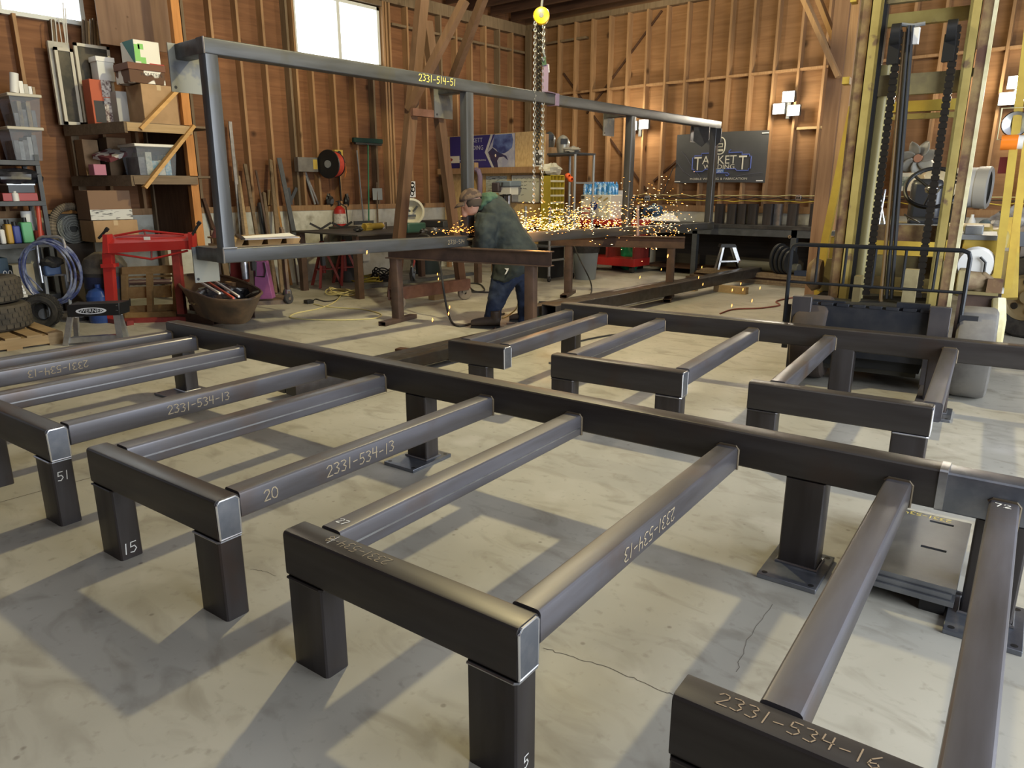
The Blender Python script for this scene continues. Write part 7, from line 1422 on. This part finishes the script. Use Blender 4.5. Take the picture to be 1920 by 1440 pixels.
# mast
D = .42
def channel(name, xa, xb, m, d0, d1, flange=None, ztop=5.2, zbot=.12):
    a0, a1 = Lx(xa, 320, d0), Lx(xb, 320, d0); q = MB(); t_ = .018
    fbox(q, a0, a1, d0, d0 + t_, zbot, ztop); fbox(q, a0, a1, d1 - t_, d1, zbot, ztop); side_ = a0 if flange == 'l' else a1 - t_
    fbox(q, side_, side_ + t_, d0, d1, zbot, ztop); return part(name, q, m, fk)
channel('outer_mast_channel', 1579, 1598, RUSTY, D, D + .16, 'l'); channel('inner_mast_channel', 1600, 1619, YELLOW, D - .02, D + .14, 'r')
channel('inner_mast_channel', 1773, 1793, YELLOW, D - .02, D + .14, 'l'); channel('outer_mast_channel', 1797, 1815, RUSTY, D, D + .16, 'r')
q = MB(); fbox(q, Lx(1815, 320, D), Lx(1822, 320, D), D + .005, D + .16, .12, 5.2); part('mast_flange', q, mat('pale_mast_paint', (.72, .66, .42), .45, 0, (.55, .48, .25), 6), fk)
aiL, aiR = Lx(1619, 320, D), Lx(1773, 320, D)
q = MB(); fbox(q, Lx(1620, 320, D), Lx(1627, 320, D), D, D + .10, .15, 3.6); part('hose_channel', q, BLACK, fk)
def cross(y0, y1, m, d=.10, nm='mast_crossmember'):
    q = MB(); fbox(q, aiL, aiR, D + d, D + d + .06, lz(1690, y1, D + d), lz(1690, y0, D + d)); return part(nm, q, m, fk)
OLV = mat('dark_olive_paint', (.22, .175, .07), .6, 0, (.15, .115, .05), 5, col3=(.09, .06, .035))  # darker olive than the mast yellow
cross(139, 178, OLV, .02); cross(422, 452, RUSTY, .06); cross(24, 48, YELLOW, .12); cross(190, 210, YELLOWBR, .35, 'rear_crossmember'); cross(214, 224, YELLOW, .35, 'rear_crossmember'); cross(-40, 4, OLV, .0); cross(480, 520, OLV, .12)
def col(name, x, y, d, r_, z0, z1, m, n=16): c = K(x, y, d); a = (c - FC).dot(l_); return part(name, MB().cyl(W(a, d, z0), W(a, d, z1), r_, n=n), m, fk)
col('lift_cylinder', 1636, 320, D + .08, .045, .15, lz(1640, 125, D + .08), mat('cream_cylinder', (.60, .52, .24), .4)); col('cylinder_collar', 1638, 140, D + .08, .055, lz(1640, 152, D + .08), lz(1640, 138, D + .08), OLV); col('cylinder_rod', 1641, 100, D + .08, .03, lz(1640, 125, D + .08), lz(1645, 50, D + .08), GREY)
def roller_chain(x0, y0, x1, y1, d, wd):
    a = ((K(x0, y0, d) + K(x1, y1, d)) / 2 - FC).dot(l_); z1, z0 = lz(x0, y0, d), lz(x1, y1, d); n_ = int((z1 - z0) / .045); q = MB()
    for k in range(n_):
        z = z0 + (z1 - z0) * (k + .5) / n_; fbox(q, a - wd / 2, a + wd / 2, d - .012, d + .012, z - .016, z + .016); fbox(q, a - wd * .36, a + wd * .36, d - .009, d + .009, z + .016, z + .03)
    return part('lift_chain', q, mat('greasy_chain', (.030, .026, .022), .35, .5), fk)
roller_chain(1675, 60, 1634, 555, D - .03, .055); roller_chain(1782, 50, 1732, 560, D - .03, .055)
for x, y in ((1680, 65), (1785, 58)): c = K(x, y, D - .02); part('chain_sheave', MB().cyl(c - l_ * .03, c + l_ * .03, .075, n=24), BLACK, fk); part('chain_anchor', MB().bar(c + Vector((0, 0, -.02)), c + Vector((0, 0, -.20)), .075, .05), BLACK, fk)
part('hose_pipe', MB().tube([K(1697, 60, D - .02), W(Lx(1674, 320, D - .02), D - .02, lz(1674, 320, D - .02)), W(Lx(1654, 555, D - .02), D - .02, .5)], .016, 8), mat('rusty_pipe', (.26, .17, .08), .5, .2), fk)
for x0, x1, x2 in ((1704, 1682, 1662), (1711, 1689, 1671)): part('hydraulic_hose', MB().tube([K(x0, 48, D - .04), K(x1, 320, D - .04), K(x2, 560, D - .04)], .014, 8), BLACK, fk)
part('hose_bracket', MB().box(*(lambda p: (p.x - .03, p.x + .03, p.y - .02, p.y + .02, p.z - .09, p.z + .02))(K(1716, 58, D - .03))), WHITE, fk); part('hose_arm', MB().tube([K(1690, 46, D), K(1712, 48, D), K(1735, 44, D)], .014, 8), GREY, fk)
for (xa, xb, ya, yb_) in ((1583, 1596, 147, 160), (1598, 1609, 0, 8)): q = MB(); fbox(q, Lx(xa, ya, D + .1), Lx(xb, ya, D + .1), D + .02, D + .12, lz(xa, yb_, D + .1), lz(xa, ya, D + .1)); part('mast_bracket', q, YELLOWBR, fk)
q = MB(); fbox(q, Lx(1822, 130, D + .1), Lx(1853, 130, D + .1), D + .1, D + .2, lz(1840, 140, D + .1), lz(1840, 126, D + .1)); part('mast_bracket', q, mat('pale_mast_paint', (.72, .66, .42)), fk)
q = MB(); fbox(q, Lx(1600, 545, .3), Lx(1614, 545, .3), .26, .36, .2, lz(1605, 517, .3)); part('carriage_roller_bracket', q, OLV, fk); q = MB(); fbox(q, Lx(1690, 560, .3), Lx(1715, 560, .3), .3, .38, .3, lz(1700, 505, .3)); part('tilt_bracket', q, mat('dusty_cream', (.30, .25, .13), .7, 0, (.19, .15, .075), 6), fk)
# body: dash, floor, side frames, seat, wheel, counterweight
Db = .95
def panel(name, xa, xb, ya, yb_, d, th, m, **k): q = MB(); fbox(q, Lx(xa, (ya + yb_) / 2, d), Lx(xb, (ya + yb_) / 2, d), d, d + th, lz((xa + xb) / 2, yb_, d), lz((xa + xb) / 2, ya, d)); return part(name, q, m, fk, **k)
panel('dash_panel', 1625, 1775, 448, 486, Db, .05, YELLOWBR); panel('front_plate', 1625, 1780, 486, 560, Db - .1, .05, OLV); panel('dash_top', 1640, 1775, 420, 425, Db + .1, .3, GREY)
panel('frame_plate', 1655, 1760, 548, 600, Db - .14, .05, mat('dusty_cream', (.42, .36, .20)))
panel('right_side_panel', 1800, 1868, 448, 532, Db, .7, YELLOWBR, bevel=.01); panel('right_panel_trim', 1798, 1870, 441, 450, Db - .01, .7, GREY); panel('battery_cover', 1808, 1844, 424, 441, Db + .15, .3, GREY, bevel=.01)
panel('left_side_panel', 1555, 1580, 445, 500, Db, .6, YELLOWBR); panel('left_trim', 1556, 1572, 434, 442, Db - .01, .5, GREY)
panel('axle_housing', 1790, 1868, 552, 640, Db - .4, .12, mat('dark_mud_brown', (.05, .03, .022), .8, 0, (.085, .05, .035), 5)); panel('fender_top', 1788, 1872, 547, 553, Db - .42, .5, OLV); panel('fender_lip', 1850, 1880, 524, 550, Db - .42, .1, RUSTY)
TCM = mat('rusty_tilt_cylinder', (.26, .20, .11), .8, 0, (.12, .065, .035), 6)
tc0, tc1 = K(1796, 525, .58), K(1846, 528, .62)
part('tilt_cylinder', MB().cyl(tc0 + l_ * .04, tc1 - l_ * .02, .075, .07, 18), TCM, fk); part('cylinder_clevis', MB().bar(tc1 - l_ * .06 + Vector((0, 0, .02)), tc1 + l_ * .05 + Vector((0, 0, -.06)), .10, .15), TCM, fk, bevel=.02); part('tilt_block', fbox(MB(), Lx(1795, 525, .6), Lx(1815, 525, .6), .50, .75, lz(1805, 545, .6), lz(1805, 505, .6)), mat('dusty_cream', (.42, .36, .20)), fk, bevel=.01)
part('white_tank', MB().lathe([(0, -.02), (.12, -.02), (.14, 0), (.12, .03), (0, .03)], K(1829, 496, .85), -b_k, 24), WHITE, fk)
part('tank_hose', MB().tube([K(1838, 482, .8), K(1848, 492, .8), K(1845, 512, .8), K(1835, 535, .8)], .01, 6), BLACK, fk)
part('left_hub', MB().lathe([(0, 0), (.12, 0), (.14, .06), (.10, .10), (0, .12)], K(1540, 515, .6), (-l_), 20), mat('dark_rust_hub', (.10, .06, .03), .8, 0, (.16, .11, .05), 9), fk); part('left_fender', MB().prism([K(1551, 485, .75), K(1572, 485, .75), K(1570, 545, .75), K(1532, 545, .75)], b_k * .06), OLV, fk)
# overhead guard posts and lamps
def post_(name, p, q2, w2, d2, m): return part(name, MB().bar(p, q2, w2, d2, up=b_k), m, fk)
post_('guard_post', K(1938, -20, Db), K(1868, 530, Db - .1), .055, .08, YELLOWBR); post_('guard_post', K(1962, -20, Db + .55), K(1890, 540, Db + .4), .055, .09, YELLOWBR)
post_('guard_post', K(1600, 200, Db), K(1545, 465, Db - .05), .06, .08, YELLOWBR); post_('guard_post', K(1545, 465, Db - .05), K(1535, 555, Db - .1), .07, .08, YELLOWBR)
post_('rear_guard_post', K(1898, 410, 2.2), K(1893, 560, 2.0), .12, .12, YELLOWBR)
ph = K(1904, 232, Db - .08); lf = -b_k; h = part('head_lamp', MB().lathe([(.085, -.02), (.09, 0), (.085, .01), (.06, .0), (0, -.02)], ph, lf, 24), CHROME, fk); part('lamp_shell', MB().lathe([(.092, .0), (.09, -.05), (.05, -.09), (0, -.10)], ph, lf, 24), BLACK, h)
gq = MB(); gq.tube([ph + l_ * -.10 + Vector((0, 0, .11)) - b_k * .03, ph + l_ * .08 + Vector((0, 0, .11)) - b_k * .03, ph + l_ * .08 + Vector((0, 0, -.11)) - b_k * .03, ph + l_ * -.10 + Vector((0, 0, -.11)) - b_k * .03], .007, 6, closed=True); part('lamp_guard', gq, mat('pale_mast_paint', (.72, .66, .42)), fk)
pa = K(1893, 267, Db - .08); part('turn_signal', MB().cyl(pa - l_ * .055, pa + l_ * .05, .055, n=20), mat('orange_lens', (.85, .22, .02), .25), fk); part('signal_base', MB().cyl(pa + l_ * .05, pa + l_ * .085, .05, n=20), WHITE, fk)
part('red_reflector', MB().box(*(lambda p: (p.x - .03, p.x + .03, p.y - .02, p.y + .02, p.z - .06, p.z + .06))(K(1882, 310, Db))), mat('pink_red', (.45, .08, .10), .5), fk)
# seat, steering wheel, levers
panel('seat_back', 1703, 1765, 335, 420, Db + .45, .16, mat('black_vinyl', (.025, .027, .033), .35), bevel=.05); panel('seat_cushion', 1700, 1770, 408, 424, Db + .15, .45, mat('black_vinyl', (.025, .027, .033)), bevel=.03)
sw_ = K(1748, 352, Db - .12); axw = (Vector((0, 0, 1)) * .62 - b_k * .78).normalized(); uu = l_; vv = axw.cross(uu); WR_ = .19
sw = part('steering_wheel', MB().tube([sw_ + uu * (WR_ * math.cos(a)) + vv * (WR_ * math.sin(a)) for a in [2 * math.pi * k / 40 for k in range(40)]], .016, 10, closed=True), BLACK, fk)
for a in (20, 140, 260): part('wheel_spoke', MB().tube([sw_ + axw * -.03, sw_ + uu * (WR_ * math.cos(R(a))) + vv * (WR_ * math.sin(R(a)))], .011, 8), BLACK, sw)
part('hub_cap', MB().ball(sw_ - axw * .02, .055, .055, .04), CHROME, sw); part('steering_column', MB().cyl(sw_ - axw * .03, sw_ - axw * .5, .028), CHROME, fk)
for (a0_, b0_) in (((1650, 370), (1658, 420)), ((1660, 355), (1648, 420)), ((1695, 402), (1725, 418))): part('control_lever', MB().tube([K(*a0_, Db + .05), K(*b0_, Db + .05)], .008, 6), CHROME, fk); 
panel('counterweight', 1790, 1886, 430, 560, 2.05, .5, YELLOW, bevel=.06); panel('engine_hood', 1640, 1860, 424, 470, Db + .7, .9, YELLOW, bevel=.03)
part('propane_tank_end', fbox(MB(), Lx(1876, 510, 1.5), Lx(1888, 510, 1.5), 1.4, 1.9, lz(1880, 548, 1.5), lz(1880, 470, 1.5)), WHITE, fk)
# wheels
def solid_tire(c, R_, w_, axis):
    mb = MB().lathe([(R_ * .58, -w_ * .45), (R_ * .90, -w_ * .5), (R_ * .97, -w_ * .44), (R_, -w_ * .34), (R_, w_ * .34), (R_ * .97, w_ * .44), (R_ * .90, w_ * .5), (R_ * .58, w_ * .45), (R_ * .58, -w_ * .45)], c, axis, 44)
    return mb
def wheel(a, d, R_, w2, m, label=None):
    c = W(a, d, R_); o = part('tire', solid_tire(c, R_, w2, l_), m, fk); part('rim', MB().lathe([(0, w2 * .1), (R_ * .2, w2 * .2), (R_ * .45, w2 * .15), (R_ * .58, w2 * .38), (R_ * .58, -w2 * .38), (0, -w2 * .2)], c, l_, 24), mat('dusty_rim', (.36, .30, .18), .6, 0, (.25, .2, .12), 8), o); return o
GT = mat('pale_dusty_tire', (.19, .18, .165), .9, 0, (.14, .13, .12), 7); aw = (fl(1808, 757) - FC).dot(l_); dw = (fl(1808, 757) - FC).dot(b_k) + .25
am = (Lx(1579, 320, D) + Lx(1822, 320, D)) / 2
aw2 = 2 * am - aw + .15
wheel(aw + .0, dw, .33, .24, GT); wheel(aw2, dw, .33, .24, mat('shaded_brown_tire', (.06, .042, .032), .9, 0, (.04, .03, .024), 6)); wheel(.42, 1.75, .27, .20, RUBBER); wheel(-.42, 1.75, .27, .20, RUBBER)  # left front tire has its shadow put into the brown
part('axle', MB().cyl(W(aw2, dw, .33), W(aw, dw, .33), .07), BLACK, fk); part('underbody', fbox(MB(), -.42, .42, dw - .1, 2.2, .14, .62), mat('black_underbody', (.01, .01, .01), .8), fk); part('lower_guard', fbox(MB(), -.45, .40, .12, .16, .10, .22), mat('dark_underside', (.04, .038, .03), .7), fk)
part('step_bracket', MB().tube([W(.30, .06, .34), W(.30, .06, .24), W(.42, .06, .24), W(.42, .06, .34)], .010, 6), GREY, fk)
part('yellow_strap', MB().tube([K(1873, 560, .55), K(1872, 600, .5), K(1870, 640, .5), K(1868, 660, .5)], [.045, .05, .035, .03], 8), mat('pale_mast_paint', (.72, .66, .42)), fk)
# ---------------------------------------------------------------- timber post with knee braces beside the mast, heater, wall fan, truck
t = thing('timber_post', 'brown timber roof post with two knee braces left of the forklift mast', 'post', pY(1545, 480, 9.6) * 1)
YP = 9.6; BP = woodmat('brown_post_lumber', (.26, .15, .085), (.19, .105, .06), axis=2, fine=14)
xb_ = pY(1552, 420, YP).x; FRM[t] = Matrix.Translation((xb_, YP, 0)); t.location = (xb_, YP, 0)
part('post', MB().box(xb_ - .17, xb_ + .0, YP - .08, YP + .08, 0, CEIL), BP, t); part('post_plank', MB().box(xb_ + .0, xb_ + .10, YP - .05, YP + .09, 0, CEIL), STUD, t)
p1, p0 = pY(1574, 145, YP - .10), pY(1505, -8, YP - .10); part('knee_brace', MB().bar(p1, p0, .05, .16, up=(0, 1, 0)), ORANGEWOOD if False else woodmat('tan_brace_lumber', (.45, .27, .13), (.36, .21, .10), axis=2), t); part('knee_brace', MB().bar(p1 + Vector((.05, .25, .0)), p0 + Vector((.10, .25, 0)), .05, .16, up=(0, 1, 0)), MATS['tan_brace_lumber'], t)
YF = 11.9; c = pY(1722, 297, YF); t = thing('fan_blade', 'grey metal seven-bladed fan rotor on the back wall seen through the mast', 'fan', c); FB = mat('grey_fan_metal', (.30, .30, .27), .5, .3)
part('hub', MB().cyl(c - Vector((0, .04, 0)), c + Vector((0, .04, 0)), .055, n=20), mat('rust_hub', (.40, .20, .12), .6), t); part('shaft', MB().cyl(c, Vector((c.x, WY, c.z)), .02), GREY, t)
for k in range(7):
    a = 2 * math.pi * k / 7 + .3; er = Vector((math.cos(a), 0, math.sin(a))); et = Vector((-math.sin(a), 0, math.cos(a)))
    bl_ = part('blade', MB().grid(lambda u, v: c + er * (.05 + .20 * u) + et * ((v - .5) * (.05 + .11 * math.sin(math.pi * min(1, u * .85 + .15)))) + Vector((0, (v - .5) * .10, 0)), 8, 6), FB, t, sharp=180); s_ = bl_.modifiers.new('t', 'SOLIDIFY'); s_.thickness = .006
YE = 11.2; t = thing('portable_heater', 'cream and grey drum-shaped machine on a stand behind the forklift', 'heater', pY(1760, 420, YE)); CRM = mat('cream_enamel', (.60, .56, .42), .4, 0, (.48, .40, .28), 5); GRD = mat('pale_grey_drum', (.46, .47, .50), .45)
xh0, xh1 = pY(1722, 350, YE).x, pY(1832, 350, YE).x; zh = pY(1780, 352, YE).z; FRM[t] = Matrix.Translation(((xh0 + xh1) / 2, YE, .9)); t.location = ((xh0 + xh1) / 2, YE, .9)
part('drum', MB().lathe([(0, 0), (.16, 0), (.24, .10), (.25, .6), (.25, xh1 - xh0 - .12)], (xh0, YE, zh), (1, 0, 0), 30), CRM, t); part('outlet_drum', MB().lathe([(.24, -.28), (.25, -.1), (.25, 0), (.22, .02)], (xh1, YE, zh), (1, 0, 0), 30), GRD, t); part('outlet_ring', MB().lathe([(.20, 0), (.26, 0), (.265, .13), (.24, .15), (.20, .13)], (xh1, YE, zh), (1, 0, 0), 30), mat('grey_ring', (.36, .35, .33), .5), t)
b = bY(1685, 324, 1716, 358, YE - .15, .2); part('control_box', MB().box(*b), CRM, t); part('dial_panel', MB().box(b[0] + .04, b[0] + .12, b[2] - .004, b[2] - .001, b[4] + .06, b[5] - .05), mat('dial_panel', (.08, .10, .07), .5, 0, (.4, .4, .3), 20), t)
part('stand', MB().box(xh0 + .1, xh1 - .1, YE - .2, YE + .2, .90, zh - .2), BLACK, t)
YS = 11.4; xa, xb2 = pY(1690, 420, YS).x, -1.0
t = thing('side_work_table', 'dusty wooden table with parts behind the forklift', 'table', ((xa + xb2) / 2, 11.4, 0)); part('table_top', MB().box(xa, xb2, 10.85, 11.75, .84, .90), OLDWOOD, t); part('apron', MB().box(xa, xb2, 10.87, 10.92, .70, .84), BROWNSTEEL, t)
for x in (xa + .05, xb2 - .1): part('leg', MB().box(x, x + .09, 10.9, 11.0, 0, .84), OLDWOOD, t); part('leg', MB().box(x, x + .09, 11.6, 11.7, 0, .84), OLDWOOD, t)
YG = 10.75
for k, (x, y, rx, rz, m, lab, nm) in enumerate(((1862, 378, .12, .10, mat('dull_blue', (.06, .10, .13), .6), 'dull blue can on the shelf right of the mast', 'can'), (1888, 375, .16, .14, mat('clear_plastic_wrap', (.40, .38, .36), .3, 0, (.2, .18, .17), 9), 'plastic-wrapped bundle between the guard posts', 'bundle'), (1912, 372, .16, .18, mat('clear_plastic_wrap', (.40, .38, .36), .3), 'plastic-wrapped bundle at the right edge', 'bundle'))):
    c = pY(x, y, 11.6); solo('wrapped_bundle' if k else 'blue_can', lumpy((c.x, 11.5, .90 + rz), rx, .14, rz - .002, 70 + k, .15 if k else .02), m, lab, nm)
b = bY(1838, 396, 1874, 407, 11.0, .3); solo('flat_carton', MB().box(b[0], b[1], 10.95, 11.3, .901, .97), mat('tan_flat_box', (.42, .33, .22), .8), 'flat tan box on the table right of the mast', 'box'); solo('white_sheet_pad', MB().box(b[0] - .05, b[1] + .02, 10.95, 11.25, .971, .985), PAPER, 'white pad on the flat tan box', 'paper')
c = pY(1822, 405, 11.0); solo('water_bottle', MB().lathe([(0, 0), (.045, 0), (.045, .18), (.02, .23), (.02, .26), (0, .26)], (c.x, 11.05, .901), n=14), WHITE, 'white bottle on the table just right of the mast', 'bottle')
# truck at the right edge
WT = fl(1905, 642); tk = thing('pickup_truck', 'dark truck at the right edge of the picture behind the forklift', 'truck', Vector((-.30, 9.9, 0)))
TKB = mat('dark_truck_paint', (.02, .022, .026), .3, .3)
wc = pD(1893, 565, fl(1900, 630)); wr = .41; c = Vector((wc.x + .16, wc.y + .10, wr)); tx_ = Vector((-.45, -.89, 0)).normalized()
o = part('tire', tire(c, wr, .26, None, tx_, 40), RUBBER, tk); part('rim', MB().lathe([(0, .05), (wr * .16, .07), (wr * .20, .02), (wr * .50, .06), (wr * .57, .10), (wr * .58, -.10), (0, -.08)], c, tx_, 28), mat('bronze_rim', (.30, .23, .12), .5, .3), o)
for k in range(6): a = 2 * math.pi * k / 6; uu_ = tx_.orthogonal().normalized(); vv_ = tx_.cross(uu_); part('rim_hole', MB().cyl(c + (uu_ * math.cos(a) + vv_ * math.sin(a)) * wr * .38 + tx_ * .045, c + (uu_ * math.cos(a) + vv_ * math.sin(a)) * wr * .38 + tx_ * .056, .035, n=10), BLACK, o)
sd_ = Vector((.89, -.45, 0)).normalized(); body_p = c + Vector((.15, .35, 0)); q = MB()
def tk_(a, d, z): return Vector((c.x, c.y, 0)) + Vector((.8, .6, 0)).normalized() * a + Vector((-.6, .8, 0)).normalized() * d + Vector((0, 0, z))
q.prism([tk_(-.10, .25, .55), tk_(2.4, .25, .55), tk_(2.4, .25, 1.05), tk_(-.10, .25, 1.05)], Vector((-.6, .8, 0)) * 1.2)
bd_ = part('body', q, TKB, tk); part('bumper', MB().prism([tk_(-.06, .20, .78), tk_(2.4, .20, .78), tk_(2.4, .20, .90), tk_(-.06, .20, .90)], Vector((-.6, .8, 0)) * .05), mat('brown_tailgate', (.10, .075, .05), .6), tk)
part('lettering', text_mesh('MASTER', .09, mat('dull_gold', (.42, .36, .2), .6), tk_(.18, .197, .84), (.8, .6, 0), (0, 0, 1), .002), None, tk)
